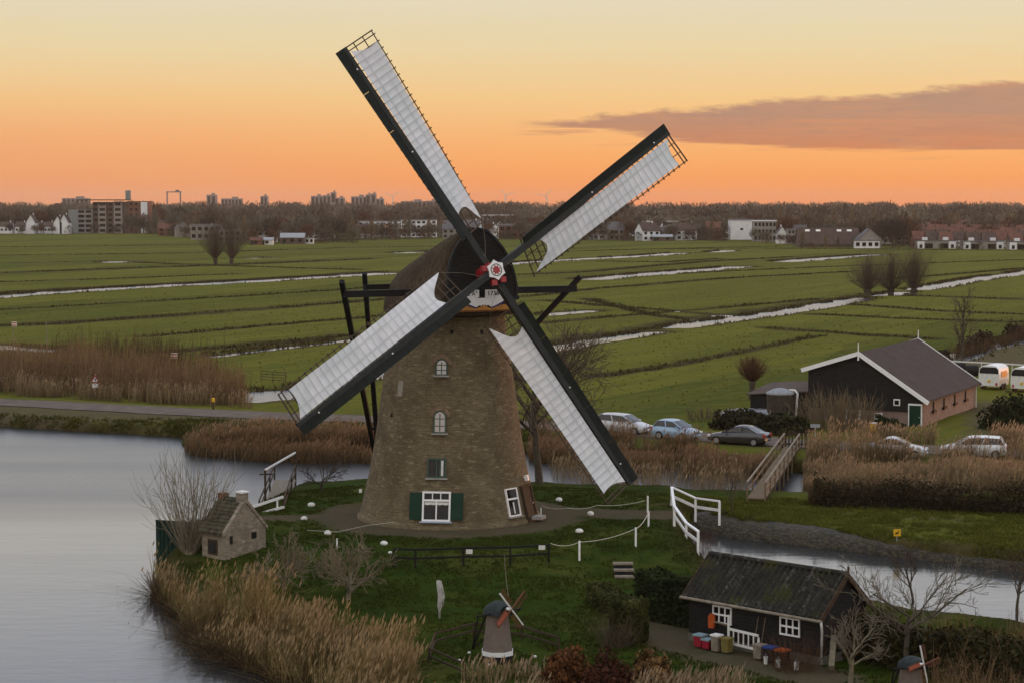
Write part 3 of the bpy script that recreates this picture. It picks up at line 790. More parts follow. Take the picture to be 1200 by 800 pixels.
    # repairs, a drain plate, iron anchors, vents
    p, ex, ey, ez = tower_frame(469.5, 455); a = MB(); a.frame_box(p, ex, ey, ez, .19, .42, .03); a.build('plaster_patch', M['plaster'], mill)
    for px, py in ((529.5, 389), (564.5, 389), (459, 486), (432, 500)):
        p, ex, ey, ez = tower_frame(px, py); a = MB(); a.frame_box(p, ex, ey, ez, .09, .11, .02); a.build('vent_hole', M['black_timber'], mill)
    p, ex, ey, ez = tower_frame(422.5, 575); a = MB(); a.frame_box(p + ez * .05, ex, ey, ez, .08, .11, .08); a.build('white_box', M['white_paint'], mill)
    # timber ring under the cap
    rg = MB(); rg.lathe((MC.x, MC.y, MILL_Z), [(3.28, 11.38), (3.50, 11.42), (3.52, 11.62), (3.35, 11.7)], 64, cap=False); rg.build('timber_ring', M['dark_wood'], mill, smooth=False)

    # ---- the cap: thatch lofted along the axis of the sails
    zb = MILL_Z + 11.62
    SEC = [(4.0, 2.25, 4.62, 0), (3.1, 2.58, 4.6, 0), (2.0, 2.95, 4.28, 0), (0.8, 3.22, 3.90, 0), (-.4, 3.3, 3.52, 0), (-1.6, 3.15, 3.15, .02), (-2.6, 2.8, 2.85, .1), (-3.4, 2.2, 2.3, .25), (-3.95, 1.35, 1.65, .5), (-4.2, .5, 1.1, .75)]
    rows = []
    for (s, w, h, lift) in SEC:
        row = []
        for i in range(25):
            a = math.pi * i / 24; c = math.cos(a); sn = math.sin(a)
            lat = w * math.copysign(abs(c) ** .95, c); zz = zb + lift - .12 + (h - lift) * abs(sn) ** 1.12
            lean = .19 * (zz - zb) if s > 2.5 else .19 * (zz - zb) * max(0, (s + 1) / 3.5)
            row.append(MC + NH * (s - lean) + UH * lat + Vector((0, 0, zz)))
        rows.append(row)
    mb = MB(); mb.grid(rows)
    mb.f.append(tuple((len(rows) - 1) * 25 + j for j in range(25)))
    mb.f.append(tuple(j for j in reversed(range(25))))
    k0 = len(mb.f)
    for i in range(len(rows) - 1): mb.f.append((i * 25, (i + 1) * 25, (i + 1) * 25 + 24, i * 25 + 24))   # underside
    cap = mb.build('cap', M['thatch'], mill, smooth=True)
    # ridge capping
    rp = [MC + NH * (s - .19 * h * (1 if s > 2.5 else max(0, (s + 1) / 3.5))) + Vector((0, 0, zb + h - .09)) for (s, w, h, l) in SEC[:8]]
    mb = MB(); mb.tube(rp, [.12, .17, .17, .17, .17, .17, .16, .12], 8); mb.build('ridge', M['dark_wood'], cap, smooth=True)
    # the boarded front, leaning back with the shaft
    TL = R(9.3); n3 = (NH * math.cos(TL) + Vector((0, 0, math.sin(TL)))).normalized(); w3 = (Vector((0, 0, 1)) - n3 * n3.z).normalized()
    F0 = MC + NH * 4.06 + Vector((0, 0, MILL_Z + 12.45))      # bottom middle of the boards
    pts = [(-2.06, 0.0), (2.06, 0.0), (2.08, .6), (1.98, 1.3), (1.78, 2.0), (1.42, 2.65), (.98, 3.2), (.52, 3.6), (0, 3.72)]
    pts += [(-a, b) for a, b in reversed(pts[2:-1])]
    mb = MB(); mb.prism(pts, F0 - n3 * .05, UH, w3, n3, .12)
    for i in range(18):        # lapped boards
        y0 = .02 + i * .203
        half = np.interp(y0 + .1, [0, .6, 1.3, 2.0, 2.65, 3.2, 3.6, 3.72], [2.06, 2.08, 1.98, 1.78, 1.42, .98, .52, .05]) - .02
        if half > .1: mb.frame_box(F0 + w3 * (y0 + .09) + n3 * .085, UH, (w3 + n3 * .16).normalized(), n3, half, .098, .012)
    fr = mb.build('front_boards', M['tarred_board'], cap)
    mb = MB()
    edge = [(2.06, -.05), (2.12, .6), (2.02, 1.3), (1.82, 2.02), (1.46, 2.68), (1.0, 3.24), (.53, 3.66), (0, 3.78)]
    edge = edge + [(-a, b) for a, b in reversed(edge[:-1])]
    for i in range(len(edge) - 1):
        mb.beam(F0 + UH * edge[i][0] + w3 * edge[i][1] + n3 * .1, F0 + UH * edge[i + 1][0] + w3 * edge[i + 1][1] + n3 * .1, .13, .16, up=n3)
    mb.build('barge_board', M['dark_paint'], fr)
    # ---- painted name board: white scalloped shield between ochre curls
    B0 = MC + NH * 4.17 + Vector((0, 0, MILL_Z + 11.72)); ub = Vector((0, 0, 1))
    mb = MB(); mb.prism([(-1.62, 0), (1.62, 0), (1.66, .16), (1.35, .36), (.85, .33), (.45, .16), (0, .36), (-.45, .16), (-.85, .33), (-1.35, .36), (-1.66, .16)], B0, UH, ub, NH, .07)
    nb = mb.build('name_board', M['ochre_paint'], cap)
    mb = MB(); mb.prism([(-1.62, .02), (1.62, .02), (1.62, .08), (-1.62, .08)], B0 + NH * .074, UH, ub, NH, .02); mb.build('lower_border', M['brown_paint'], nb)
    mb = MB()
    wp = [(-1.25, .58), (-1.0, .45), (-.72, .33), (-.45, .24), (-.25, .36), (-.16, .30), (-.08, .40), (0, .30), (.08, .40), (.16, .30), (.25, .36), (.45, .24), (.72, .33), (1.0, .45), (1.25, .58), (1.25, .86), (.08, .86), (.08, .74), (-.38, .74), (-.38, .86), (-.95, .86), (-1.25, .70)]
    mb.prism(wp, B0 + NH * .074, UH, ub, NH, .03); mb.build('white_field', M['white_paint'], nb)
    for s in (-1, 1):
        mb = MB()
        for (a, b) in (((.5, .20), (.95, .36)), ((.95, .36), (1.2, .48))): mb.beam(B0 + NH * .115 + UH * s * a[0] + ub * a[1], B0 + NH * .115 + UH * s * b[0] + ub * b[1], .05, .02, up=NH)
        mb.build('scroll_line', M['blue_plastic'], nb)
    mb = MB(); mb.frame_box(B0 + NH * .095 + UH * -.58 + ub * .98, UH, ub, NH, .28, .20, .02); mb.frame_box(B0 + NH * .095 + UH * .56 + ub * .98, UH, ub, NH, .48, .20, .02); mb.build('letter_panel', M['white_paint'], nb)
    for (tx, off, sz) in (('A°', -.58, .34), ('1738', .56, .36)):
        text_mesh(tx, sz, B0 + NH * .125 + UH * off + ub * .975, UH, ub, 'lettering', M['black_timber'], nb)
    mb = MB(); mb.beam(F0 + UH * -2.2 + NH * .1 + Vector((0, 0, -.03)), F0 + UH * 2.2 + NH * .1 + Vector((0, 0, -.03)), .16, .2); mb.build('front_beam', M['dark_paint'], cap)

    # ---- shaft and poll end
    mb = MB(); mb.tube([HUB - n3 * 2.0, HUB - n3 * .35], [.34, .34], 14); ws = mb.build('wind_shaft', M['red_paint'], mill)
    mb = MB(); mb.frame_box(HUB, UH, w3, n3, .40, .40, .42); mb.build('poll_end', M['red_paint'], ws)
    mb = MB(); star = [(.56 * (1 if i % 2 else .78) * math.cos(i * math.pi / 6 + .2), .56 * (1 if i % 2 else .78) * math.sin(i * math.pi / 6 + .2)) for i in range(12)]
    mb.prism(star, HUB + n3 * .43, UH, w3, n3, .07); mb.build('white_star', M['white_paint'], ws)
    mb = MB(); star = [(.27 * (1 if i % 2 else .62) * math.cos(i * math.pi / 8), .27 * (1 if i % 2 else .62) * math.sin(i * math.pi / 8)) for i in range(16)]
    mb.prism(star, HUB + n3 * .505, UH, w3, n3, .03); mb.build('red_rosette', M['red_paint'], ws)
    mb = MB(); mb.lathe((0, 0, 0), [(.30, 0), (.34, 0), (.34, .015), (.30, .015)], 24, cap=False)
    mb.v = [tuple(HUB + n3 * (.505 + a[2]) + UH * a[0] + w3 * a[1]) for a in mb.v]; mb.build('grey_ring', M['dull_steel'], ws)
    mb = MB()
    for (a, b) in ((-.62, .1), (-.1, -.66), (.45, -.5)):
        mb = MB(); mb.frame_box(HUB + UH * a + w3 * b + n3 * .30, UH, w3, n3, .16, .15, .12); mb.build('wedge', M['red_paint'], ws)

    # ---- the four sails
    PH = R(32.7); RAD = 14.2
    for k in range(4):
        an = PH + k * math.pi / 2
        r = UH * math.cos(an) + w3 * math.sin(an); t = UH * math.sin(an) - w3 * math.cos(an)      # t: trailing side
        H = HUB + n3 * (.20 if k % 2 == 0 else -.18)
        sail = thing_child('sail', mill, HUB)
        # stock
        mb = MB(); mb.beam(H + r * (.0), H + r * 3.2, .36, .40, up=n3); mb.beam(H + r * 3.2, H + r * RAD, .36, .40, up=n3, w2=.20, h2=.22)
        mb.build('stock', M['stock_paint'], sail)
        def tw(q): return R(np.interp(q, [2.2, 4.5, 8, 11, 14.2], [23, 17, 8, 1, -6]))
        def at(q, c, lift=0.0):     # a point at radius q, chord c behind the stock, on the twisted surface
            b = tw(q); d = t * math.cos(b) - n3 * math.sin(b); m = n3 * math.cos(b) + t * math.sin(b)
            return H + r * q + d * c + m * lift
        # wind boards on the leading side, in lengths
        mb = MB(); qs = [2.35, 4.6, 6.9, 9.2, 11.6, RAD + .02]
        for i in range(5):
            a, b = qs[i] + .012, qs[i + 1] - .012; rows = []
            for lf in (.10, .06): rows.append([at(a, -.13, lf), at(a, -.66 + .05 * (i == 0), lf + .02)])
            va = [at(a, -.12, .12), at(a, -.62, .16), at(a, -.62, .11), at(a, -.12, .07)]; vb = [at(b, -.10, .12), at(b, -.62, .16), at(b, -.62, .11), at(b, -.10, .07)]
            mb.add(va + vb, [(0, 1, 2, 3), (7, 6, 5, 4), (0, 4, 5, 1), (1, 5, 6, 2), (2, 6, 7, 3), (3, 7, 4, 0)])
        mb.build('wind_board', M['board_green'], sail)
        # lattice: bars through the stock, three hem laths
        mb = MB(); W = 1.86
        for q in np.arange(2.3, RAD - .02, .415):
            mb.beam(at(q, -.55, 0), at(q, W + .10, 0), .045, .06, up=r)
        for c in (.62, 1.24, W):
            for i in range(24):
                a, b = 2.25 + (RAD - .06 - 2.25) * i / 24, 2.25 + (RAD - .06 - 2.25) * (i + 1) / 24
                mb.beam(at(a, c, -.05), at(b, c, -.05), .05, .035, up=n3)
        mb.beam(at(RAD - .05, 0, 0), at(RAD - .05, W + .06, 0), .05, .07, up=r)
        mb.build('lattice', M['lattice_wood'], sail)
        # canvas
        NR, NC = 230, 15; rows = np.zeros((NR, NC, 3)); cc = np.zeros((NR, NC, 3), np.float32)
        rng = np.random.default_rng(40 + k); ph = rng.uniform(0, 6, 4)
        for i in range(NR):
            for j in range(NC):
                c = j / (NC - 1)
                q0 = 3.45 - .95 * c + .75 * math.sin(math.pi * min(1, c * 1.0)) ** 1.2 * (1 - .35 * c)     # concave foot
                q1 = RAD - .32 - .33 * c - .20 * math.sin(math.pi * c)                                     # concave head
                q = q0 + (q1 - q0) * i / (NR - 1)
                edge = .09 * math.sin(math.pi * i / (NR - 1))
                ch = .20 + (W - .10 - edge - .20) * c
                bar = math.cos(2 * math.pi * (q - 2.3) / .415) * .5 + .5
                lath = max(math.exp(-((ch - x_) / .035) ** 2) for x_ in (.62, 1.24))
                sag = .075 - .022 * (1 - bar) * math.sin(math.pi * c) - .014 * (1 - lath) + .03 * math.sin(q * .55 + ph[0]) * math.sin(math.pi * c)
                sag += .05 * max(0, 1 - abs(i / (NR - 1)) * 9) * math.sin(c * 7 + ph[1])
                rows[i, j] = at(q, ch, sag + .02)
                cc[i, j] = max(bar ** 14 * .9, lath * .75)
        a = (np.arange(NR - 1)[:, None] * NC + np.arange(NC - 1)[None, :]).ravel()
        mesh_np('sail_cloth', rows.reshape(-1, 3), np.stack([a, a + 1, a + NC + 1, a + NC], -1), M['canvas'], cc.reshape(-1, 3), sail, smooth=True)
        # ropes from the foot of the canvas, white cleats
        mb = MB(); mb.tube([at(2.55, W - .1, .1), at(1.5, .9, .15), at(.9, .1, .25)], .008, 4); mb.tube([at(3.4, .2, .1), at(2.0, .1, .22), at(.8, .05, .25)], .008, 4)
        mb.build('sail_rope', M['weathered'], sail)
        for q in (7.7, 12.9):
            mb = MB(); mb.ball(at(q, -.12, .2), .05, .05, .05, 6, 4); mb.build('cleat', M['white_paint'], sail)

    # ---- tail: long and short cross beam, braces, tail beam
    zs = MILL_Z + 12.72
    A = MC + NH * 1.75 + Vector((0, 0, zs)); Bq = MC - NH * 2.6 + Vector((0, 0, zs + .15))
    foot = MC - NH * 8.2 + Vector((0, 0, MILL_Z + .9))
    mb = MB(); mb.beam(A - UH * 7.15, A + UH * 7.25, .36, .36); mb.build('long_cross_beam', M['black_timber'], mill)
    mb = MB(); mb.beam(Bq - UH * 4.0, Bq + UH * 4.0, .30, .30); mb.build('short_cross_beam', M['black_timber'], mill)
    for (c, half, ov) in ((A, 7.0, 1.0), (Bq, 3.75, .9)):
        for s in (-1, 1):
            top = c + UH * s * half; d = (top - foot).normalized(); off = -NH * .30
            mb = MB(); mb.beam(foot + UH * s * .3 + off, top + d * ov + off, .26, .26); mb.build('tail_brace', M['black_timber'], mill)
    mb = MB(); mb.beam(MC - NH * 3.6 + Vector((0, 0, zs + .3)), foot + Vector((0, 0, -.2)), .42, .42); mb.build('tail_beam', M['black_timber'], mill)
    q = foot + (A - UH * 7.0 - foot) * .31
    mb = MB(); mb.beam(q - UH * .3, q + UH * 3.4, .16, .16); mb.build('tail_tie', M['black_timber'], mill)
    mb = MB(); mb.tube([foot + UH * -.5, foot + UH * .5], .22, 12); mb.build('capstan', M['black_timber'], mill)

def thing_child(name, parent, loc):
    """an Empty that is a part of a thing"""
    o = bpy.data.objects.new(name, None); COL.objects.link(o); o.empty_display_size = .2
    o.parent = parent; o.location = Vector(loc) - ORG[parent]; ORG[o] = Vector(loc)
    return o
M['plaster'] = mat('plaster', (.26, .235, .19), .9, .15, 4)
M['dark_wood'] = mat('dark_wood', (.05, .034, .022), .85, .35, 4, .2, 18)
M['stock_paint'] = mat('stock_paint', (.022, .025, .024), .7, .3, 2, .1, 12, spec=.25)
M['board_green'] = mat('board_green', (.010, .014, .012), .75, .35, 3, .15, 14, spec=.2)
M['lattice_wood'] = mat('lattice_wood', (.075, .055, .04), .8, .3, 4)
build_mill()

# ================================================================== BUILDINGS
WM = {}
def shared_window(w, h, key):
    k = (round(w, 2), round(h, 2), key)
    if k not in WM:
        mb = MB(); mb.box((0, -.05, 0), (w, .16, h)); me = bpy.data.meshes.new('window')
        me.from_pydata(mb.v, [], mb.f); me.update(); me.materials.append(M[key]); WM[k] = me
    return WM[k]
def part_window(parent, loc, rz, w, h, key='glass', name='window'):
    o = bpy.data.objects.new(name, shared_window(w, h, key)); COL.objects.link(o); o.parent = parent
    o.location = Vector(loc) - ORG[parent]; o.rotation_euler = (0, 0, rz); ORG[o] = Vector(loc)
    return o
def local(c, rz):
    ca, sa = math.cos(rz), math.sin(rz); c = Vector(c)
    return lambda x, y, z: c + Vector((x * ca - y * sa, x * sa + y * ca, z))

M['grey_render'] = mat('grey_render', (.20, .215, .21), .85, .12, .6)
M['brown_brick'] = mat('brown_brick', (.105, .075, .058), .9, .25, .8)
M['red_brick'] = mat('red_brick', (.15, .075, .05), .9, .25, .8)
M['pale_brick'] = mat('pale_brick', (.25, .225, .20), .9, .15, .8)
M['white_render'] = mat('white_render', (.66, .66, .66), .8, .08, .6)
M['grey_roof'] = mat('grey_roof', (.10, .095, .095), .8, .2, .5)
M['red_roof'] = mat('red_roof', (.13, .062, .045), .85, .3, .5)
M['brown_roof'] = mat('brown_roof', (.075, .052, .042), .85, .3, .5)
M['flat_roof'] = mat('flat_roof', (.16, .16, .165), .8, .2, .5)
M['far_concrete'] = mat('far_concrete', (.24, .20, .19), .9, .1, .2)
M['corrugated'] = mat('corrugated', (.30, .31, .32), .6, .15, .8, metal=.2)

def NF(px): return float(np.interp(px, [0, 175, 230, 300, 420, 520, 640, 760, 860, 940, 1200], [1, 1, .86, .75, .80, .86, .84, .82, .83, .70, .665]))
def pxof(c): return 600 + c[0] / c[1] * FPX
def gable_house(name, label, cat, c, w, dp, hw, hr, rz, wallm, roofm, group=None, bays=0, floors=1, chim=1, winkey='glass', over=.3, side=True, door=True, ridge_x=True):
    """ridge along local x; front is local -y"""
    q = NF(pxof(c)); w, dp, hw, hr = w * q, dp * q, hw * q, hr * q
    L = local(c, rz); t = thing(name, label, cat, c, group)
    mb = MB(); x, y = w / 2, dp / 2
    v = [L(-x, -y, -.3), L(x, -y, -.3), L(x, y, -.3), L(-x, y, -.3), L(-x, -y, hw), L(x, -y, hw), L(x, y, hw), L(-x, y, hw), L(-x, 0, hw + hr), L(x, 0, hw + hr)]
    mb.add(v, [(0, 1, 5, 4), (2, 3, 7, 6), (1, 2, 6, 9, 5), (3, 0, 4, 8, 7)]); mb.build('wall', M[wallm], t)
    mb = MB(); sl = hr / y; ox = over; th = .16
    for s in (-1, 1):
        a = [L(-x - ox, s * (y + over), hw - over * sl + .04), L(x + ox, s * (y + over), hw - over * sl + .04), L(x + ox, 0, hw + hr + .04), L(-x - ox, 0, hw + hr + .04)]
        b = [p + Vector((0, 0, th)) for p in a]
        mb.add(a + b, [(3, 2, 1, 0), (4, 5, 6, 7), (0, 1, 5, 4), (1, 2, 6, 5), (3, 0, 4, 7)])
    rf = mb.build('roof', M[roofm], t)
    for i in range(chim):
        mb = MB(); q = L((-x * .5 if chim == 2 and i else x * .55), 0, hw + hr + .35); mb.box(q, (.6, .5, 1.2), rz); mb.build('chimney', M['brown_brick' if wallm != 'white_render' else 'white_render'], rf)
    for f in range(floors):
        for b in range(bays):
            part_window(t, L(-x + w * (b + .5) / bays, -y, hw * (f + .55) / floors), rz, min(1.5, w / bays * .55), min(1.3, hw / floors * .5), winkey)
    if side:
        for f in range(floors): part_window(t, L(x, 0, hw * (f + .55) / floors), rz + math.pi / 2, 1.1, min(1.2, hw / floors * .5), winkey)
    if door: part_window(t, L(-x + w * .08 + .6, -y, 1.0), rz, .95, 2.0, 'green_paint', 'door')
    return t
def block(name, label, cat, c, w, dp, h, rz, wallm, floors, bays, group=None, winkey='glass', roofm='flat_roof', parapet=.5, side_bays=0, ww=.6, wh=.5, lit=()):
    q = NF(pxof(c)); w, dp, h = w * q, dp * q, h * q
    L = local(c, rz); t = thing(name, label, cat, c, group)
    mb = MB(); mb.box(L(0, 0, h / 2 - .2), (w, dp, h + .4), rz); mb.build('wall', M[wallm], t)
    mb = MB(); mb.box(L(0, 0, h + parapet / 2), (w + .5, dp + .5, parapet), rz); mb.build('roof', M[roofm], t)
    fh = h / floors; bw = w / bays; k = 0
    for f in range(floors):
        for b in range(bays):
            part_window(t, L(-w / 2 + bw * (b + .5), -dp / 2, fh * (f + .55)), rz, bw * ww, fh * wh, 'lit' if (f, b) in lit else winkey)
        for b in range(side_bays):
            part_window(t, L(w / 2, -dp / 2 + dp * (b + .5) / side_bays, fh * (f + .55)), rz + math.pi / 2, dp / side_bays * ww, fh * wh, winkey)
    return t
def FX(px, d): return D(px, 238, d).x
GZ = .15

# ---- the apartment building by the left edge
def apartment():
    d = 1235.0; mpp = d / FPX
    t = thing('apartment_building', 'tall grey apartment building with balconies and dark overhanging roof slab, left', 'apartments', (FX(112, d), d, GZ))
    def vol(px0, px1, ytop, dd, dp, wm, name):
        x0, x1 = FX(px0, d), FX(px1, d); h = D(0, ytop, d).z - GZ
        mb = MB(); mb.box(((x0 + x1) / 2, d + dd + dp / 2, GZ + h / 2 - .2), (x1 - x0, dp, h + .4)); return mb.build(name, M[wm], t), x0, x1, h
    _, x0, x1, h5 = vol(80, 108, 246, 0, 14, 'grey_render', 'low_wing')
    vol(108, 148, 237, 1.5, 15, 'brown_brick', 'tower_core')
    a = [vol(115, 124, 240, .0, 3, 'pale_brick', 'balcony_bay'), vol(133, 143, 238, .0, 3, 'pale_brick', 'balcony_bay')]
    vol(148, 173, 236, 2.0, 13, 'red_brick', 'brick_wing'); vol(164.5, 172, 237, 1.2, 1.5, 'white_render', 'white_pier')
    mb = MB(); mb.box((FX(120, d), d + 6, D(0, 234.6, d).z), (FX(149, d) - FX(91, d), 17, .55)); mb.build('roof_slab', M['black_timber'], t)
    mb = MB(); mb.box((FX(147, d), d + 9, D(0, 229, d).z), (2.8, 3.2, 6)); mb.build('lift_tower', M['grey_render'], t)
    fh = h5 / 5
    for f in range(5):
        for px, w in ((95, 3.6), (103.5, 3.2)): part_window(t, (FX(px, d), d, GZ + fh * (f + .6)), 0, w, 1.7)
    for f in range(6):
        for px in (119.8, 138): part_window(t, (FX(px, d), d, GZ + 3.25 * (f + .55)), 0, 3.4, 1.6)
        for px in (111.5, 128.5): part_window(t, (FX(px, d), d + 1.5, GZ + 3.25 * (f + .55)), 0, 2.2, 1.5)
        for px in (153, 159): part_window(t, (FX(px, d), d + 2, GZ + 3.25 * (f + .55)), 0, 1.3, 1.4)
    for f in range(4):
        mb = MB(); mb.box((FX(99.5, d), d - .5, GZ + fh * (f + 1.08)), (7.6, 1.0, .9)); mb.build('balcony', M['pale_brick'], t)
apartment()

def at_px(px, d):
    d = d * NF(px); return (FX(px, d), d, GZ)
# white gabled houses beside it
for px, w, h, hr, lab in ((69, 5.0, 6.5, 4.2, 'narrow white house with pointed gable, second from the grey apartment building'),
                          (76.5, 5.2, 7.2, 4.6, 'tall white house with steep gable, beside the grey apartment building'),
                          (37.5, 5.5, 7.0, 4.6, 'white house with a pointed gable between low white houses, far left')):
    gable_house('white_gable_house', lab, 'house', at_px(px, 1215), 9.0, w, h, hr, math.pi / 2, 'white_render', 'brown_roof', 'white houses by the apartment building', bays=0, chim=1, side=False, door=False)
    o = bpy.data.objects
for px, w, lab in ((25, 6.5, 'low white house with a brown roof, left of the pointed white gable'), (45.5, 6.0, 'low white house just right of the pointed white gable'), (58, 5.5, 'low white house half hidden by bushes before the narrow gables'),
                   (8, 7.5, 'low pale house at the left edge of the treeline')):
    gable_house('low_white_house', lab, 'house', at_px(px, 1228), w, 7, 4.4, 2.6, 0, 'white_render', 'brown_roof', 'white houses by the apartment building', bays=3, floors=1, side=False, door=False)

# flats and terraces behind the meadow
block('flat_block', 'long white flats with a pale flat roof line, left of the top sail', 'flats', at_px(447, 1420), 58, 11, 9.8, 0, 'white_render', 3, 14, winkey='glass', roofm='flat_roof', lit=((1, 3), (0, 9)))
block('flat_block', 'orange lit brick flats with white bands in front of long white flats', 'flats', at_px(462, 1360), 40, 10, 8.2, 0, 'pale_brick', 3, 12, lit=((1, 8), (1, 9), (2, 4)))
block('flat_block', 'white three storey flats with balconies beside the upper sail', 'flats', at_px(491, 1300), 23, 10, 11.0, 0, 'white_render', 4, 7, lit=((1, 5),))
block('flat_block', 'small white flats half behind bare trees, left of the long white flats', 'flats', at_px(408, 1400), 12, 10, 6, 0, 'white_render', 2, 4)
block('flat_block', 'flat roofed block with white edge rising behind the mill cap', 'flats', at_px(582, 1700), 29, 12, 11.5, 0, 'pale_brick', 3, 9, roofm='white_render')
block('row_of_flats', 'long low grey terrace just right of the mill cap', 'flats', at_px(602, 1330), 34, 9, 6.4, 0, 'pale_brick', 2, 12, roofm='white_render')
block('flat_block', 'long white terrace below the right upper sail', 'flats', at_px(760, 1450), 42, 10, 9.2, 0, 'pale_brick', 3, 12, roofm='white_render')
block('flat_block', 'white flat half hidden by trees under the sail', 'flats', at_px(742, 1380), 9, 9, 7.0, 0, 'white_render', 2, 3)
block('white_office', 'white box shaped building with plain blank front at the meadow edge', 'building', at_px(868, 1255), 14.2, 14, 12.2, 0, 'white_render', 1, 1, ww=.12, wh=.1)
block('brick_office', 'brick building with lit upper edge attached to white box building', 'building', at_px(895.5, 1262), 14.0, 12, 12.8, 0, 'pale_brick', 3, 6, roofm='orange_edge' if 'orange_edge' in M else 'white_render')
block('low_white_shed', 'low white shed left of the white box building', 'shed', at_px(848, 1252), 8, 7, 4.6, 0, 'white_render', 1, 2)
gable_house('white_gable_house', 'small white house with gable right of the brick office', 'house', at_px(916, 1250), 8.0, 6.0, 6.5, 4.0, math.pi / 2, 'white_render', 'grey_roof', bays=0, side=False, door=False)
block('row_of_flats', 'small grey terrace between white gable and big dark barn', 'flats', at_px(929, 1275), 7, 8, 9.0, 0, 'pale_brick', 3, 3)

def big_barn():
    d = 1220.0; c = at_px(970, d)
    t = gable_house('dark_barn', 'big dark roofed barn with four lit roof lights at the meadow edge', 'barn', c, 37, 17, 2.2, 9.5, 0, 'brown_brick', 'brown_roof', bays=0, chim=0, side=False, door=False)
    for px in (946, 958.5, 983, 995):
        k = NF(970); mb = MB(); q = Vector((FX(px, c[1]), c[1] - 1.8 * k, GZ + 10.2 * k)); mb.frame_box(q, (1, 0, 0), Vector((0, .667, .745)), Vector((0, -.745, .667)), 1.4 * k, .7 * k, .12); mb.build('roof_light', M['skylight'], t)
M['skylight'] = mat('skylight', (.8, .78, .7), .2, .05, 2)
big_barn()
gable_house('farm_house', 'grey gabled house with blue white ground floor right of dark barn', 'house', at_px(1018, 1215), 12.5, 14, 5.5, 6.0, math.pi / 2, 'pale_brick', 'grey_roof', bays=2, chim=1, door=False)
block('white_annex', 'low white annex in front of the grey gabled house', 'shed', at_px(1016, 1205), 15, 5, 4.4, 0, 'white_render', 1, 4)
# row of white garages with little chimney towers
for i, (px, w, lab) in enumerate(((1096.5, 23.5, 'white low row house with garage doors, leftmost of the white rows on the right'), (1151.5, 24.5, 'white low row house with garage doors, middle of the white rows on the right'), (1205, 24, 'white low row house cut by the right edge of the picture'))):
    c = at_px(px, 1215.0); d = c[1]; k = NF(px); X = lambda v: v * k
    t = block('garage_row', lab, 'row house', c, w, 8, 4.6, 0, 'pale_brick', 1, 1, 'white row houses on the right', ww=.01, wh=.01, roofm='grey_roof', parapet=.35)
    for s in (-1, 1):
        mb = MB(); mb.box((c[0] + s * X(w / 2 - 2.2), d - X(4.2), GZ + X(2.2)), (X(4.2), .6, X(4.4))); mb.build('white_bay', M['white_render'], t)
        mb = MB(); mb.box((c[0] + s * X(w * .27), d, GZ + X(5.9)), (X(2.9), X(2.6), X(2.0))); mb.build('chimney', M['white_render'], t)
        part_window(t, (c[0] + s * X(w / 2 - 7.2), d - X(4), GZ + X(1.7)), 0, X(4.6), X(3.0))
        part_window(t, (c[0] + s * X(w / 2 - 2.2), d - X(4.5), GZ + X(1.5)), 0, X(1.8), X(2.2))
# the estate of red and brown roofs behind them
rr = random.Random(5)
k = 0
for row, (d, z, x0, x1, n) in enumerate(((1250, 5.2, 1068, 1215, 9), (1310, 5.6, 1050, 1215, 8), (1400, 6.2, 1080, 1215, 6), (1520, 6.6, 1060, 1215, 6), (1660, 6.8, 1045, 1215, 7), (1840, 7.2, 1050, 1215, 6))):
    for i in range(n):
        px = x0 + (x1 - x0) * (i + .5) / n + rr.uniform(-2, 2); w = (x1 - x0) / n * d / FPX * .88
        wm, wn = rr.choice((('pale_brick', 'pale'), ('brown_brick', 'brown'), ('red_brick', 'red')))
        rm, rn = (('red_roof', 'red') if row > 1 or rr.random() < .4 else ('brown_roof', 'brown'))
        gable_house('terraced_house', 'terraced house under a dark tiled roof on the estate behind white rows', 'house', at_px(px, d + rr.uniform(-8, 8)), w, 9, z, 4.6, rr.uniform(-.06, .06), wm, rm, 'terraced houses on the right', bays=4, floors=2, chim=1, door=False, side=False,
                    winkey='glass' if rr.random() < .75 else 'white_render')
# small farm sheds on the left edge of the meadow
gable_house('farm_shed', 'grey roofed open shed at the meadow edge, largest on the left', 'shed', at_px(343, 1190), 14, 8, 4.0, 2.4, 0, 'brown_brick', 'corrugated', 'small farm sheds', bays=3, chim=0, side=False)
gable_house('farm_shed', 'pale low shed left of the grey roofed open shed', 'shed', at_px(313, 1188), 7, 5, 3.0, 1.2, 0, 'white_worn', 'corrugated', 'small farm sheds', bays=1, chim=0, side=False)
gable_house('farm_shed', 'small red brick shed, leftmost of the farm sheds', 'shed', at_px(300, 1192), 7, 5, 2.8, 1.6, 0, 'red_brick', 'red_roof', 'small farm sheds', bays=1, chim=0, side=False)
block('white_container', 'small white container right of the grey roofed shed', 'container', at_px(360, 1185), 7.5, 3, 3.4, 0, 'white_render', 1, 3)
gable_house('farm_shed', 'long low shed with a pale blue roof under the right upper sail', 'shed', at_px(776, 1200), 12, 6, 2.6, 1.2, 0, 'brown_brick', 'corrugated', 'small farm sheds', bays=2, chim=0, side=False)
gable_house('cottage', 'small cottage with a white front in trees left of the mill', 'house', at_px(214, 1330), 16, 8, 6, 5, 0, 'pale_brick', 'grey_roof', bays=4, floors=2, chim=1, side=False)
gable_house('cottage', 'small cottage with a dark roof among trees behind the left flats', 'house', at_px(420, 1330), 12, 8, 5, 4, .2, 'pale_brick', 'brown_roof', bays=3, floors=2, chim=1, side=False)

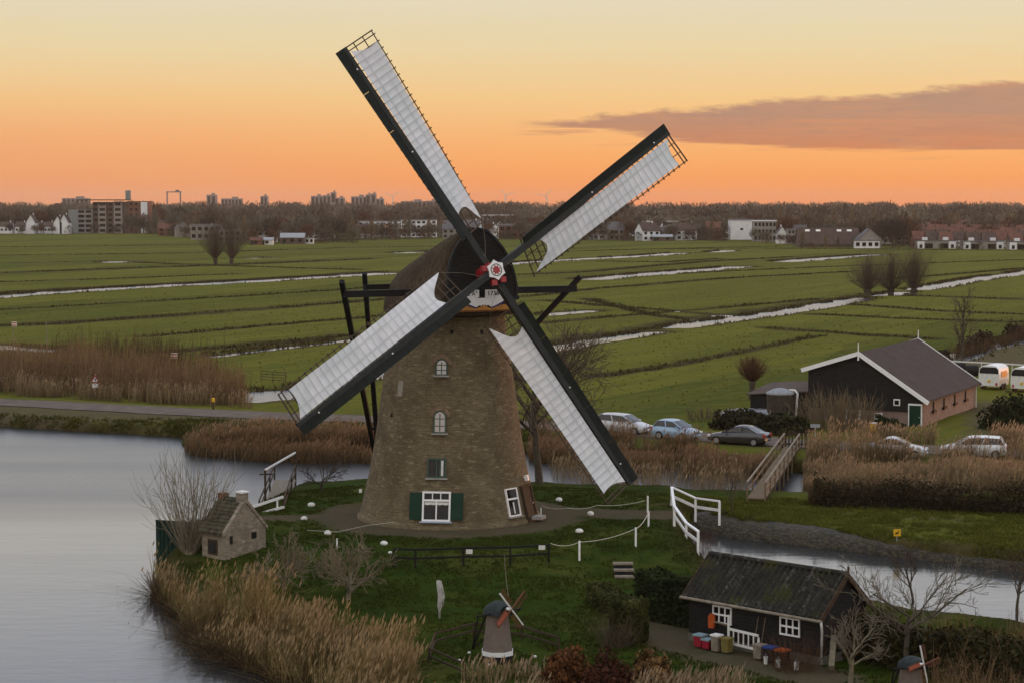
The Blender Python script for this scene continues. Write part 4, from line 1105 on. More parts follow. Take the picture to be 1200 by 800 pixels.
rq = random.Random(19)
for i, (a, b, d0, d1, n) in enumerate(((175, 300, 1232, 1440, 9), (300, 420, 1235, 1400, 6), (520, 640, 1240, 1450, 7), (640, 735, 1236, 1400, 6), (775, 850, 1240, 1400, 7), (905, 1060, 1290, 1450, 8), (175, 290, 1205, 1232, 4), (520, 640, 1208, 1238, 6), (650, 850, 1206, 1238, 11))):
    for k in range(n):
        px = a + (b - a) * (k + rq.random()) / n; wm = rq.choice(('white_render', 'white_render', 'pale_brick', 'pale_brick', 'red_brick')); fl = rq.random() < .35
        if fl: block('town_house', 'flat roofed pale house among bare trees at the town edge', 'house', at_px(px, rq.uniform(d0, d1)), rq.uniform(9, 20), 9, rq.uniform(5.5, 9), 0, wm, 2, rq.randint(3, 6), 'flat roofed houses among the town trees')
        else: gable_house('town_house', 'pitched roof house among bare trees at the town edge', 'house', at_px(px, rq.uniform(d0, d1)), rq.uniform(8, 13), 9, rq.uniform(4.5, 7), rq.uniform(3, 5), rq.uniform(-.5, .5) + (math.pi / 2 if rq.random() < .4 else 0), wm, rq.choice(('red_roof', 'brown_roof', 'grey_roof')), 'pitched roof houses among the town trees', bays=3, floors=2, chim=1, door=False)
# far skyline: tower blocks, a gantry, wind turbines
def skyline(px0, px1, ytop, d, label, name='tower_block'):
    w = (px1 - px0) * d / FPX; h = D(0, ytop, d).z; return block(name, label, 'tower block', (FX((px0 + px1) / 2, d), d, 0.18), w, 18, h, 0, 'far_concrete', max(2, int(h / 3)), max(2, int(w / 5)) if h * w < 2500 else 2, roofm='far_concrete', parapet=1.0, winkey='far_glass') if False else far_tower(name, label, px0, px1, ytop, d)
def far_tower(name, label, px0, px1, ytop, d):
    w = (px1 - px0) * d / FPX; h = D(0, ytop, d).z; c = (FX((px0 + px1) / 2, d), d, .18)
    t = thing(name, label, 'tower block', c)
    mb = MB(); mb.box((c[0], d, h / 2), (w, 18, h)); mb.build('wall', M['far_concrete'], t)
    mb = MB(); mb.box((c[0] + w * .15, d, h + 1.6), (w * .3, 6, 3.2)); mb.build('roof_housing', M['far_concrete'], t)
    nb = max(1, min(6, int(w / 6)))
    for i in range(nb): part_window(t, (c[0] - w / 2 + w * (i + .5) / nb, d - 9, h * .72), 0, w / nb * .6, h * .4)
    return t
for a in ((365, 379, 230, 'wide grey block, leftmost of the skyline cluster left of the top sail'), (379, 388, 229, 'grey block with a mast among the left skyline cluster'), (388, 394, 225.5, 'tallest slim tower of the left skyline cluster'), (393, 404, 232, 'low grey block at the right end of left skyline cluster'),
          (412, 430, 230.5, 'wide low block of the second skyline cluster'), (429, 435, 228, 'middle tower of the second skyline cluster'), (435, 441, 227, 'tallest slim tower of the second skyline cluster'), (441, 450, 233, 'low block ending the second skyline cluster'),
          (306, 314, 230, 'lone square tower on the skyline left of the clusters'), (243, 254, 228.5, 'lone dark tower on the skyline above left trees'), (260, 284, 233, 'long flat block low on the skyline above left trees'),
          (74, 105, 232.5, 'long pale block on the skyline behind the apartment building'), (470, 500, 236, 'faint long block on the skyline beside the top sail'), (500, 512, 235.5, 'faint small block on the skyline beside the top sail')):
    far_tower('tower_block', a[3], a[0], a[1], a[2], 3600)
def gantry():
    d = 1900.0; c = (FX(204, d), d, .18); t = thing('steel_gantry', 'steel lattice gantry standing above the trees on the left skyline', 'gantry', c); zt = D(0, 224.5, d).z
    for px in (196, 211.5):
        mb = MB(); mb.box((FX(px, d), d, zt / 2), (1.2, 1.2, zt)); mb.build('post', M['far_concrete'], t)
    mb = MB(); mb.box((FX(204, d), d, zt - .6), (FX(213, d) - FX(195, d), 1.0, .9)); mb.box((FX(208, d), d, zt + .6), (3.5, 1, 1.6)); mb.build('cross_beam', M['far_concrete'], t)
gantry()
def turbine(px, yhub, d, ph, label):
    c = (FX(px, d), d, .18); zh = D(0, yhub, d).z; t = thing('wind_turbine', label, 'wind turbine', c, 'wind turbines on the skyline')
    mb = MB(); mb.tube([c, (c[0], d, zh)], [2.0, 1.2], 8); mb.build('mast', M['white_worn'], t)
    for k in range(3):
        a = ph + k * 2.094; mb = MB(); mb.tube([(c[0], d - 3, zh), (c[0] + 32 * math.cos(a), d - 3, zh + 32 * math.sin(a))], [1.5, .5], 5); mb.build('blade', M['white_worn'], t)
turbine(593, 229, 7000, .3, 'far wind turbine on the horizon right of the top sail, nearer the mill')
turbine(640, 229.5, 7600, .9, 'fainter far wind turbine on the horizon between the two upper sails')
turbine(460, 230.5, 7300, .6, 'far wind turbine on the horizon left of the top sail')

# ================================================================== TREES, SHRUBS, REEDS
def tube_arrays(branches):
    """branches: list of (points Nx3, radii N, sides). returns verts, quads"""
    V, Q = [], []; k = 0
    for pts, rad, n in branches:
        pts = np.asarray(pts); m = len(pts); d = np.gradient(pts, axis=0); d /= np.linalg.norm(d, axis=1)[:, None] + 1e-9
        ref = np.array([.31, .17, .93]) if abs(d[0, 2]) < .85 else np.array([.95, .25, .1])
        x = np.cross(d, ref); x /= np.linalg.norm(x, axis=1)[:, None] + 1e-9; y = np.cross(x, d)
        a = 2 * np.pi * np.arange(n) / n
        ring = pts[:, None, :] + (x[:, None, :] * np.cos(a)[None, :, None] + y[:, None, :] * np.sin(a)[None, :, None]) * np.asarray(rad)[:, None, None]
        V.append(ring.reshape(-1, 3))
        i = np.arange(m - 1)[:, None] * n; j = np.arange(n)[None, :]; jn = (j + 1) % n
        Q.append((np.stack([i + j, i + jn, i + n + jn, i + n + j], -1) + k).reshape(-1, 4)); k += m * n
    return np.concatenate(V), np.concatenate(Q)

def unit(v): return v / (np.linalg.norm(v) + 1e-9)
def grow(rng, p, d, L, r, level, spec, out):
    """spec[level] = (children, spread, length ratio, up bias, wiggle, start fraction)"""
    n = 6 if level == 0 else 5 if level == 1 else 4
    pts = [np.array(p, float)]; dd = unit(np.array(d, float))
    ch, spread, ratio, up, wig, st = spec[min(level, len(spec) - 1)]
    for i in range(n):
        dd = unit(dd + rng.normal(0, wig, 3) + np.array([0, 0, up]) / n); pts.append(pts[-1] + dd * L / n)
    pts = np.array(pts); last = level >= len(spec) - 1
    rad = np.linspace(r, max(r * (.22 if last else .5), .006), n + 1)
    out.append((pts, rad, 7 if level == 0 else 5 if level == 1 else 3, level))
    if last: return
    for c in range(ch):
        f = st + (1 - st) * (c + rng.uniform(.2, .9)) / ch; f = min(f, .99)
        q = f * n; i = int(q); a = pts[i] + (pts[min(i + 1, n)] - pts[i]) * (q - i)
        t = unit(pts[min(i + 1, n)] - pts[max(i - 0, 0)]) if i < n else dd
        az = rng.uniform(0, 2 * np.pi) if level else c * 2.4 + rng.uniform(-.4, .4)
        ref = np.array([1., 0, 0]) if abs(t[0]) < .8 else np.array([0, 1., 0])
        u = unit(np.cross(t, ref)); w = np.cross(t, u); s = spread * rng.uniform(.7, 1.25)
        nd = unit(t * math.cos(s) + (u * math.cos(az) + w * math.sin(az)) * math.sin(s))
        grow(rng, a, nd, L * ratio * rng.uniform(.75, 1.2) * (1.15 - .35 * f), r * (1 - .5 * f) * rng.uniform(.5, .68), level + 1, spec, out)

TWIG = {'brown': (.105, .080, .058), 'grey': (.13, .115, .085), 'pale': (.21, .18, .125), 'red': (.10, .052, .032), 'olive': (.085, .075, .032), 'dark': (.06, .048, .036), 'straw': (.17, .125, .075), 'orch': (.175, .145, .10)}
def bare_tree(name, label, cat, loc, seed, H, r, spec, tone='brown', bark='bark', group=None, lean=(0, 0, 1), trunk=.35, rmin=0.0):
    rng = np.random.default_rng(seed); t = thing(name, label, cat, tuple(loc), group); out = []
    grow(rng, np.array(loc) + np.array([0, 0, -.15]), lean, H * trunk, r, 0, spec, out)
    tv, tq = tube_arrays([(p, np.maximum(a, rmin), n) for p, a, n, l in out if l <= 1]); mesh_np('trunk', tv, tq, M[bark], None, t, smooth=True)
    tw = [(p, np.maximum(a, rmin), n) for p, a, n, l in out if l > 1]
    v, q = tube_arrays(tw); c = np.array(TWIG[tone]) * rng.uniform(.75, 1.25, (len(v), 1)); mesh_np('crown', v, q, M['twig'], c, t)
    return t
def shoots(rng, n, base_fn, H, spread, r, tone, sides=3, seg=5, up=.5, wig=.05):
    out = []
    for i in range(n):
        b, d0 = base_fn(rng); L = H * rng.uniform(.6, 1.05); d = unit(d0); pts = [b]
        for k in range(seg):
            d = unit(d + rng.normal(0, wig, 3) + np.array([0, 0, up]) / seg); pts.append(pts[-1] + d * L / seg)
        out.append((np.array(pts), np.linspace(r, r * .35, seg + 1), sides))
        for _ in range(3):
            k = rng.integers(1, seg); d2 = unit(d + rng.normal(0, .45, 3)); q = pts[k]
            out.append((np.array([q, q + d2 * L * .18, q + (d2 + np.array([0, 0, .3])) * L * .33]), np.array([r * .55, r * .4, r * .25]), 3))
    return out
def pollard(name, label, cat, loc, seed, H, trunk_h, tr, n, spread, tone, r=.03, group=None):
    rng = np.random.default_rng(seed); t = thing(name, label, cat, tuple(loc), group); loc = np.array(loc, float)
    lean = np.array([rng.uniform(-.1, .1), rng.uniform(-.1, .1), 1]) ; top = loc + lean * trunk_h
    v, q = tube_arrays([(np.array([loc - [0, 0, .2], loc + lean * trunk_h * .4, loc + lean * trunk_h * .8, top, top + [0, 0, tr * 1.3]]), np.array([tr * 1.25, tr, tr * 1.15, tr * 1.5, tr * .4]), 9)])
    mesh_np('trunk', v, q, M['bark'], None, t, smooth=True)
    def bf(g):
        a = g.uniform(0, 2 * np.pi); s = g.uniform(0, spread) ; d = np.array([math.sin(s) * math.cos(a), math.sin(s) * math.sin(a), math.cos(s)])
        return top + d * tr * g.uniform(.5, 1.2), d
    v, q = tube_arrays(shoots(rng, n, bf, H - trunk_h, spread, r, tone)); c = np.array(TWIG[tone]) * rng.uniform(.7, 1.3, (len(v), 1))
    mesh_np('crown', v, q, M['twig'], c, t); return t

# ---- far trees: a handful of grown shapes, copied along the edge of the town
def far_tree_mesh(seed, H, W, form, tone, n=420, wd=.16):
    rng = np.random.default_rng(seed)
    br = [(np.array([[0, 0, -.3], [.05, 0, H * .3], [rng.uniform(-.3, .3), 0, H * .62], [rng.uniform(-.4, .4), 0, H * .9]]), np.array([.30, .24, .14, .05]) * H / 12, 5)]
    limbs = []
    for i in range(9):
        z0 = H * rng.uniform(.2, .6); a = rng.uniform(0, 6.28); o = W * .5 * rng.uniform(.5, .95); z1 = z0 + H * rng.uniform(.15, .38)
        e = np.array([o * math.cos(a), o * math.sin(a), min(z1, H * .93)]); limbs.append(e)
        br.append((np.array([[0, 0, z0], e * .5 + np.array([0, 0, z0 * .5 + .05 * H]), e]), np.array([.13, .09, .04]) * H / 12, 3))
    tv, tq = tube_arrays(br)
    # fine twigs: slivers through the crown, pointing up and outward
    u = rng.uniform(0, 1, n); th = rng.uniform(0, 6.283, n)
    if form == 'round': ph = np.arccos(rng.uniform(-.75, 1, n)); rr = u ** .42; P0 = np.stack([rr * np.sin(ph) * np.cos(th) * W / 2, rr * np.sin(ph) * np.sin(th) * W / 2, H * .60 + rr * np.cos(ph) * H * .38], -1)
    elif form == 'tall': z = rng.uniform(.12, 1, n); wv = np.sin(np.pi * np.clip(z, .02, .99) ** .8) * .5 + .08; rr = u ** .5; P0 = np.stack([rr * wv * W * np.cos(th), rr * wv * W * np.sin(th), z * H], -1)
    else: z = rng.uniform(0, 1, n); rr = u ** .5; wv = np.sqrt(np.clip(1 - z ** 2.2, .02, 1)); P0 = np.stack([rr * wv * W / 2 * np.cos(th), rr * wv * W / 2 * np.sin(th), z * H], -1)
    lump = vnoise(P0[:, 0] * 1.0 + 50 + seed, P0[:, 2] + P0[:, 1] * .7 + 30, 3.2 / max(W, 2), seed); P0 = P0[(lump > .22)]; n = len(P0)
    d = P0 - np.array([0, 0, H * .35]); d /= np.linalg.norm(d, axis=1)[:, None] + 1e-6; d = d + rng.normal(0, .35, (n, 3)) + np.array([0, 0, .5]); d /= np.linalg.norm(d, axis=1)[:, None]
    L = H * rng.uniform(.06, .17, n)[:, None]; s = np.cross(d, rng.normal(0, 1, (n, 3))); s /= np.linalg.norm(s, axis=1)[:, None]
    w = wd * rng.uniform(.5, 1.5, n)[:, None]
    v = np.stack([P0 - s * w, P0 + s * w, P0 + d * L + s * w * .25, P0 + d * L - s * w * .25], 1).reshape(-1, 3)
    q = np.arange(4 * n).reshape(-1, 4)
    return tv, tq, v, q, np.repeat(np.array(TWIG[tone])[None] * rng.uniform(.65, 1.4, (n, 1)), 4, 0)
def far_tree_proto(name, label, cat, seed, H, W, form, tone, n, wd, group):
    tv, tq, v, q, c = far_tree_mesh(seed, H, W, form, tone, n, wd)
    t = thing(name, label, cat, (0, 0, 0), group); mesh_np('trunk', tv, tq, M['bark'], None, t); mesh_np('crown', v, q, M['twig'], c, t)
    return t
protos = {
 'round': [far_tree_proto('bare_tree', 'bare brown round crowned tree in the belt beyond the meadows', 'tree', 10 + i, 12, 10, 'round', ('brown', 'brown', 'dark', 'grey', 'brown', 'red')[i], 620, .17, 'bare trees along the town edge') for i in range(6)],
 'tall': [far_tree_proto('bare_poplar', 'slim upright bare tree in the belt beyond the meadows', 'tree', 30 + i, 14, 5.0, 'tall', ('brown', 'straw', 'grey')[i], 430, .15, 'slim bare trees along the town edge') for i in range(3)],
 'bush': [far_tree_proto('bare_shrub', 'low brown bush along the far edge of the meadow', 'shrub', 50 + i, 5, 7, 'bush', ('brown', 'dark', 'red', 'olive')[i], 380, .15, 'bushes along the far meadow edge') for i in range(4)]}
used = set()
def put(kind, px, d, s, sz=1.0, rng=None):
    i = rng.randrange(len(protos[kind])); o = protos[kind][i]
    t = o if (kind, i) not in used else copy_tree(o); used.add((kind, i))
    k = NF(px); d = d * k; s = s * k ** .62; return place(t, (FX(px, d), d, GZ), rng.uniform(0, 6.28), (s, s, s * sz))
rg = random.Random(77)
# (px range, depth range, number, kind, scale range): the belt as the photo shows it, denser on the left
for (a, b, d0, d1, n, kind, s0, s1) in ((-10, 66, 1260, 1400, 15, 'round', 1.0, 1.35), (80, 175, 1270, 1420, 10, 'round', 1.1, 1.45), (172, 300, 1235, 1420, 30, 'round', .95, 1.4), (172, 400, 1210, 1290, 22, 'tall', .8, 1.15),
        (300, 412, 1235, 1420, 25, 'round', .9, 1.3), (410, 540, 1440, 1600, 14, 'round', 1.0, 1.3), (400, 520, 1225, 1290, 17, 'round', .45, .8), (540, 640, 1350, 1520, 12, 'round', .8, 1.15), (590, 720, 1225, 1340, 16, 'round', .6, 1.0),
        (700, 860, 1240, 1420, 24, 'round', .7, 1.15), (800, 850, 1205, 1240, 6, 'tall', .75, .95), (150, 176, 1212, 1226, 5, 'round', .75, 1.05), (108, 146, 1214, 1228, 3, 'round', .45, .6), (10, 62, 1200, 1212, 7, 'round', .35, .6), (400, 520, 1200, 1290, 14, 'tall', .5, .85), (560, 640, 1225, 1320, 10, 'round', .5, .8), (730, 800, 1215, 1430, 10, 'round', .5, .85), (880, 935, 1200, 1240, 7, 'round', .45, .75), (1000, 1210, 1235, 1300, 14, 'round', .45, .7), (940, 1000, 1200, 1210, 4, 'tall', .4, .6), (172, 420, 1195, 1230, 16, 'bush', .8, 1.5), (560, 860, 1195, 1230, 16, 'bush', .8, 1.5), (172, 420, 1198, 1230, 14, 'round', .55, .85), (560, 700, 1210, 1240, 8, 'round', .6, .9), (700, 850, 1205, 1240, 12, 'round', .55, .95), (1060, 1210, 1226, 1240, 7, 'tall', .4, .6), (860, 1215, 1500, 1950, 34, 'tall', 1.0, 1.4), (860, 1215, 1420, 1800, 40, 'bush', 1.6, 2.6), (1040, 1215, 1340, 1600, 16, 'bush', 1.2, 2.0), (860, 1020, 1290, 1450, 18, 'round', .85, 1.25), (1000, 1070, 1240, 1320, 8, 'round', .9, 1.3), (1040, 1215, 1560, 1700, 14, 'round', .9, 1.3),
        (-10, 1215, 1198, 1222, 48, 'bush', .4, .9), (1075, 1215, 1230, 1245, 8, 'bush', .5, .8), (560, 860, 1200, 1230, 16, 'bush', .6, 1.2)):
    for i in range(n):
        px = a + (b - a) * (i + rg.random()) / n; d = rg.uniform(d0, d1)
        if kind == 'bush' and 78 < px < 172: d = rg.uniform(1200, 1212)
        if d > 1232 and any(l < px < h and d < dd for l, h, dd in ((62, 172, 1262), (18, 50, 1240), (852, 908, 1285), (936, 1032, 1242), (1072, 1215, 1244))) and kind != 'bush': d += 75
        if kind == 'bush' and any(l < px < h for l, h in ((853, 880), (1005, 1032))): continue
        put(kind, px, d, rg.uniform(s0, s1), rg.uniform(.85, 1.15), rg)
# the big dark oak before the terraces
tv, tq, v, q, c = far_tree_mesh(91, 17, 18, 'round', 'dark', 2600, .14)
dk = 1218 * NF(1047); tv, v = tv * .72, v * .72; ok = thing('oak_tree', 'big dark round oak between grey gabled house and white rows', 'tree', (FX(1047, dk), dk, GZ)); o = Vector(ok.location); sh = np.array([o.x, o.y, o.z])
mesh_np('trunk', tv + sh, tq, M['bark'], None, ok); mesh_np('crown', v + sh, q, M['twig'], c, ok)

# ---- the wooded horizon as one mass
def distant_wood():
    rng = np.random.default_rng(8); V, Q, C = [], [], []; k = 0
    shp = [far_tree_mesh(100 + i, 13, 12, 'round', ('brown', 'dark', 'grey', 'brown')[i % 4], 150, .34) for i in range(6)]
    for i in range(1450):
        d = 1420 + 2600 * rng.uniform(0, 1) ** 1.4; px = rng.uniform(-60, 1260) if i < 820 else rng.choice([-1, 1]) * rng.uniform(650, 1300) + 600
        tv, tq, v, q, c = shp[rng.integers(6)]
        s = rng.uniform(.92, 1.42) * (1 + .08 * (vnoise(np.array([px]), np.array([d * .02]), .02, 3)[0] - .5)); s *= np.interp(d, [1400, 2200, 4000], [1.02, 1.14, 1.2]); a = rng.uniform(0, 6.28); ca, sa = math.cos(a), math.sin(a)
        x0 = FX(px, d)
        for vv, qq, cc in ((v, q, c),):
            p = np.stack([(vv[:, 0] * ca - vv[:, 1] * sa) * s * 1.15 + x0, (vv[:, 0] * sa + vv[:, 1] * ca) * s + d, vv[:, 2] * s + .1], -1)
            V.append(p); Q.append(qq + k); C.append(cc); k += len(p)
    o = mesh_np('distant_wood', np.concatenate(V), np.concatenate(Q), M['twig'], np.concatenate(C)); tag(o, 'bare brown woodland along the whole horizon', 'woodland', kind='stuff')
distant_wood()

# ---- pollard willows in the meadow
pollard('pollard_willow', 'pollard willow left of its twin, alone in the left meadow', 'tree', gp(253, 311, .15), 3, 12.5, 1.6, .55, 190, .95, 'brown', .035, 'pair of willows in the left meadow')
pollard('pollard_willow', 'pollard willow right of its twin, alone in the left meadow', 'tree', gp(271, 311, .15), 4, 13, 1.6, .55, 190, .85, 'brown', .035, 'pair of willows in the left meadow')
for px, h, sd, lab in ((1016, 8.2, 5, 'leftmost of the three pollard willows by the bright ditch'), (1044, 8.6, 6, 'middle of the three pollard willows by the bright ditch'), (1071, 9.0, 7, 'rightmost and tallest of the three pollard willows by the bright ditch')):
    pollard('pollard_willow', lab, 'tree', gp(px, 346, .15), sd, h, .9, .6, 300, 1.25 if px < 1060 else .95, 'brown', .024, 'willows by the bright ditch')
pollard('pollard_willow', 'small round pollard tree left of the feed silo', 'tree', gp(880, 468, .5), 9, 3.9, 1.6, .24, 240, 1.15, 'red', .022)
UPR = [(9, .55, .55, .5, .05, .25), (6, .6, .5, .5, .07, .2), (5, .6, .55, .3, .08, .15), (3, .6, .6, .2, .1, .1), (0, 0, 0, .1, .1, 0)]
bare_tree('bare_tree', 'slender bare tree standing behind the dark barn roof', 'tree', gp(1127, 432, .3), 21, 9.5, .16, [(11, .6, .42, .8, .03, .2), (6, .65, .5, .5, .07, .2), (5, .6, .5, .3, .1, .1), (0, 0, 0, .1, .1, 0)], 'brown', trunk=.72, rmin=.022)
bare_tree('bare_tree', 'big bare tree with a thick trunk just right of the mill', 'tree', gp(632, 566, .9), 22, 13.5, .28, [(10, .95, .78, .25, .05, .42), (7, .75, .58, .25, .09, .2), (6, .7, .58, .15, .1, .15), (4, .65, .6, .1, .12, .1), (0, 0, 0, .1, .12, 0)], 'brown', trunk=.50, rmin=.016)
# willow clump behind the house on the left shore
rng0 = np.random.default_rng(31); loc = gp(223, 648, .8)
t = thing('willow_bush', 'pale many stemmed bare willow before the green screen by the lake', 'tree', tuple(loc))
def bfan(g):
    a = g.uniform(0, 6.28); s = g.uniform(.02, .62); return np.array(loc) + np.array([.25 * math.cos(a), .25 * math.sin(a), -.1]), np.array([math.sin(s) * math.cos(a) * 1.1, math.sin(s) * math.sin(a), math.cos(s)])
v, q = tube_arrays(shoots(rng0, 85, bfan, 5.0, .6, .022, 'pale', up=.2, wig=.08, seg=6)); mesh_np('crown', v, q, M['twig'], np.array(TWIG['pale']) * rng0.uniform(.6, 1.3, (len(v), 1)), t)
v, q = tube_arrays([(np.array([np.array(loc) + [0, 0, -.3], np.array(loc) + [0, 0, .12], np.array(loc) + [0, 0, .3]]), np.array([.4, .34, .15]), 10)]); mesh_np('trunk', v, q, M['bark_pale'], None, t, smooth=True)
# orchard trees on the lawn
ORCH = [(7, .95, 2.7, .3, .09, .35), (6, .7, .62, .2, .1, .25), (5, .7, .55, .15, .12, .2), (4, .6, .5, .2, .12, .15), (0, 0, 0, .1, .1, 0)]
bare_tree('fruit_tree', 'bare fruit tree right of the little brick house, darker one', 'tree', gp(333, 690, .8), 41, 4.9, .13, ORCH, 'orch', 'bark_pale', 'bare fruit trees on the lawn', trunk=.14, rmin=.011)
bare_tree('fruit_tree', 'widest bare fruit tree with pale forked limbs, left of the low rail', 'tree', gp(408, 702, .8), 45, 5.6, .15, ORCH, 'orch', 'bark_pale', 'bare fruit trees on the lawn', trunk=.14, rmin=.012)
bare_tree('fruit_tree', 'small flat topped bare tree at the canal edge left of the mill', 'tree', gp(377, 577, 1.0), 43, 2.6, .10, [(6, 1.15, 1.9, .12, .1, .5), (5, .6, .6, .2, .1, .2), (4, .6, .5, .2, .12, .2), (0, 0, 0, .1, .1, 0)], 'dark', 'bark', trunk=.34, rmin=.014)
bare_tree('bare_tree', 'bare pruned tree in front of the right end of black shed', 'tree', gp(990, 838, .7), 44, 5.2, .14, [(6, 1.0, .72, .4, .09, .72), (5, .7, .6, .3, .1, .25), (4, .6, .55, .2, .12, .2), (3, .6, .5, .2, .1, .2), (0, 0, 0, .1, .1, 0)], 'grey', 'bark_pale', trunk=.46, rmin=.01)
bare_tree('bare_tree', 'wide spreading bare tree beside the near canal, right of shed', 'tree', gp(1062, 790, .8), 46, 4.8, .14, [(7, 1.25, 1.15, .12, .08, .6), (6, .6, .6, .2, .1, .25), (4, .6, .55, .2, .12, .2), (3, .6, .5, .2, .1, .2), (0, 0, 0, .1, .1, 0)], 'grey', 'bark', trunk=.52, rmin=.01)
bare_tree('bare_tree', 'thin bare sapling leaning over the near canal, right of black shed', 'tree', gp(1070, 704, .8), 47, 3.8, .07, [(7, .75, .75, .2, .08, .3), (5, .6, .6, .2, .1, .25), (4, .6, .55, .2, .12, .2), (0, 0, 0, .1, .1, 0)], 'dark', 'bark', trunk=.5, rmin=.011)
bare_tree('bare_tree', 'dark bare sapling at the right edge of the near canal', 'tree', gp(1192, 718, .8), 48, 4.0, .08, [(7, .75, .75, .2, .08, .3), (5, .6, .6, .2, .1, .25), (4, .6, .55, .2, .12, .2), (0, 0, 0, .1, .1, 0)], 'dark', 'bark', trunk=.5, rmin=.011)
bare_tree('bare_tree', 'thin bare sapling on the dike behind white bridge rails', 'tree', gp(858, 606, 1.0), 49, 3.3, .05, [(6, .6, .65, .3, .06, .35), (5, .6, .6, .2, .1, .25), (3, .6, .55, .2, .12, .2), (0, 0, 0, .1, .1, 0)], 'brown', 'bark', trunk=.5, rmin=.011)

# ---- reeds
def sample_poly(pg, n, rng, edge_bias=None):
    lo, hi = pg.min(0), pg.max(0); out = np.zeros((0, 2))
    while len(out) < n:
        c = rng.uniform(lo, hi, (n * 3, 2)); s = sd_poly(c[:, 0], c[:, 1], pg); c = c[s > 0]
        cl = vnoise(c[:, 0], c[:, 1], .55, 33) * .5 + vnoise(c[:, 0], c[:, 1], 1.7, 35) * .5; c = c[rng.uniform(0, 1, len(c)) < np.clip((cl - .32) * 3.2, .04, 1)]
        out = np.concatenate([out, c])
    return out[:n]
REEDC = {'straw': ((.18, .122, .060), (.29, .21, .115)), 'rust': ((.12, .075, .038), (.20, .13, .068)), 'dark': ((.05, .033, .018), (.10, .065, .035)), 'gold': ((.130, .092, .036), (.26, .19, .082))}
def reeds(name, pg, n, h0, h1, label, tone='straw', wd=.020, plume=True, seed=0, lean=.12, bent=.15, zmin=-.25, cat='reeds', plume_c=(.34, .25, .16)):
    rng = np.random.default_rng(seed); pg = np.asarray(pg); c = sample_poly(pg, n, rng)
    z0 = np.maximum(land(c[:, 0], c[:, 1]), zmin); pat = vnoise(c[:, 0], c[:, 1], .45, seed + 3)
    h = (h0 + (h1 - h0) * rng.uniform(0, 1, n) ** .8) * (.50 + .8 * pat); bt = rng.uniform(0, 1, n) < bent; h = np.where(bt, h * .7, h)
    yaw = rng.uniform(0, np.pi, n); ln = rng.normal(0, lean, (n, 2)) + np.array([.05, .02]); ln[bt] *= 4
    side = np.stack([np.cos(yaw), np.sin(yaw), np.zeros(n)], -1)
    lv = [0, .4, .75, 1.0]; wl = [1, .95, .7, .25]; V = []
    for f, w in zip(lv, wl):
        p = np.stack([c[:, 0] + ln[:, 0] * h * f ** 1.6, c[:, 1] + ln[:, 1] * h * f ** 1.6, z0 - .1 + (h + .1) * f * np.where(bt & (f > .5), .9, 1)], -1)
        V += [p - side * wd * w * .5, p + side * wd * w * .5]
    V = np.stack(V, 1)                             # n, 8, 3
    base = np.arange(n)[:, None, None] * 8
    Q = (base + np.array([[0, 1, 3, 2], [2, 3, 5, 4], [4, 5, 7, 6]])[None]).reshape(-1, 4)
    ca, cb = np.array(REEDC[tone][0]), np.array(REEDC[tone][1])
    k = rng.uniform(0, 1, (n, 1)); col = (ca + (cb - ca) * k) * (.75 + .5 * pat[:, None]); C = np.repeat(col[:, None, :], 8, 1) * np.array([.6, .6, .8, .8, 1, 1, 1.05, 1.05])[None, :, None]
    V = V.reshape(-1, 3); C = C.reshape(-1, 3)
    # leaves: two blades drooping from each stalk
    m = n; f0 = rng.uniform(.3, .85, m); a = rng.uniform(0, 6.283, m); L = rng.uniform(.25, .55, m) * h / 2.2
    st = np.stack([c[:, 0] + ln[:, 0] * h * f0 ** 1.6, c[:, 1] + ln[:, 1] * h * f0 ** 1.6, z0 + h * f0], -1)
    dr = np.stack([np.cos(a), np.sin(a), rng.uniform(.2, .9, m)], -1); sd = np.stack([-np.sin(a), np.cos(a), np.zeros(m)], -1)
    mid = st + dr * L[:, None] * .55; tip = mid + (dr * np.array([1, 1, -.5])) * L[:, None] * .5
    LV = np.stack([st - sd * wd * .4, st + sd * wd * .4, mid + sd * wd * .6, mid - sd * wd * .6, tip + sd * wd * .1, tip - sd * wd * .1], 1)
    LQ = (np.arange(m)[:, None, None] * 6 + np.array([[0, 1, 2, 3], [3, 2, 4, 5]])[None]).reshape(-1, 4) + len(V)
    V = np.concatenate([V, LV.reshape(-1, 3)]); Q = np.concatenate([Q, LQ]); C = np.concatenate([C, np.repeat(col * .95, 6, 0)])
    if plume:
        sel = np.where((rng.uniform(0, 1, n) < .38) & ~bt)[0]; m = len(sel); s = side[sel]
        top = np.stack([c[sel, 0] + ln[sel, 0] * h[sel], c[sel, 1] + ln[sel, 1] * h[sel], z0[sel] + h[sel] - .12], -1); L = rng.uniform(.22, .40, m)[:, None]
        nod = np.stack([rng.uniform(.1, .5, m), rng.uniform(-.2, .2, m), np.ones(m)], -1); w = rng.uniform(.022, .05, m)[:, None]
        for ss in (s, np.stack([-s[:, 1], s[:, 0], s[:, 2]], -1)):
            PV = np.stack([top, top + nod * L * .4 + ss * w, top + nod * L, top + nod * L * .4 - ss * w], 1)
            Q = np.concatenate([Q, np.arange(4 * m).reshape(-1, 4) + len(V)]); V = np.concatenate([V, PV.reshape(-1, 3)])
            C = np.concatenate([C, np.repeat(np.array(plume_c) * rng.uniform(.7, 1.3, (m, 1)), 4, 0)])
    o = mesh_np(name, V, Q, M['reed'], C); return tag(o, label, cat, kind='stuff')

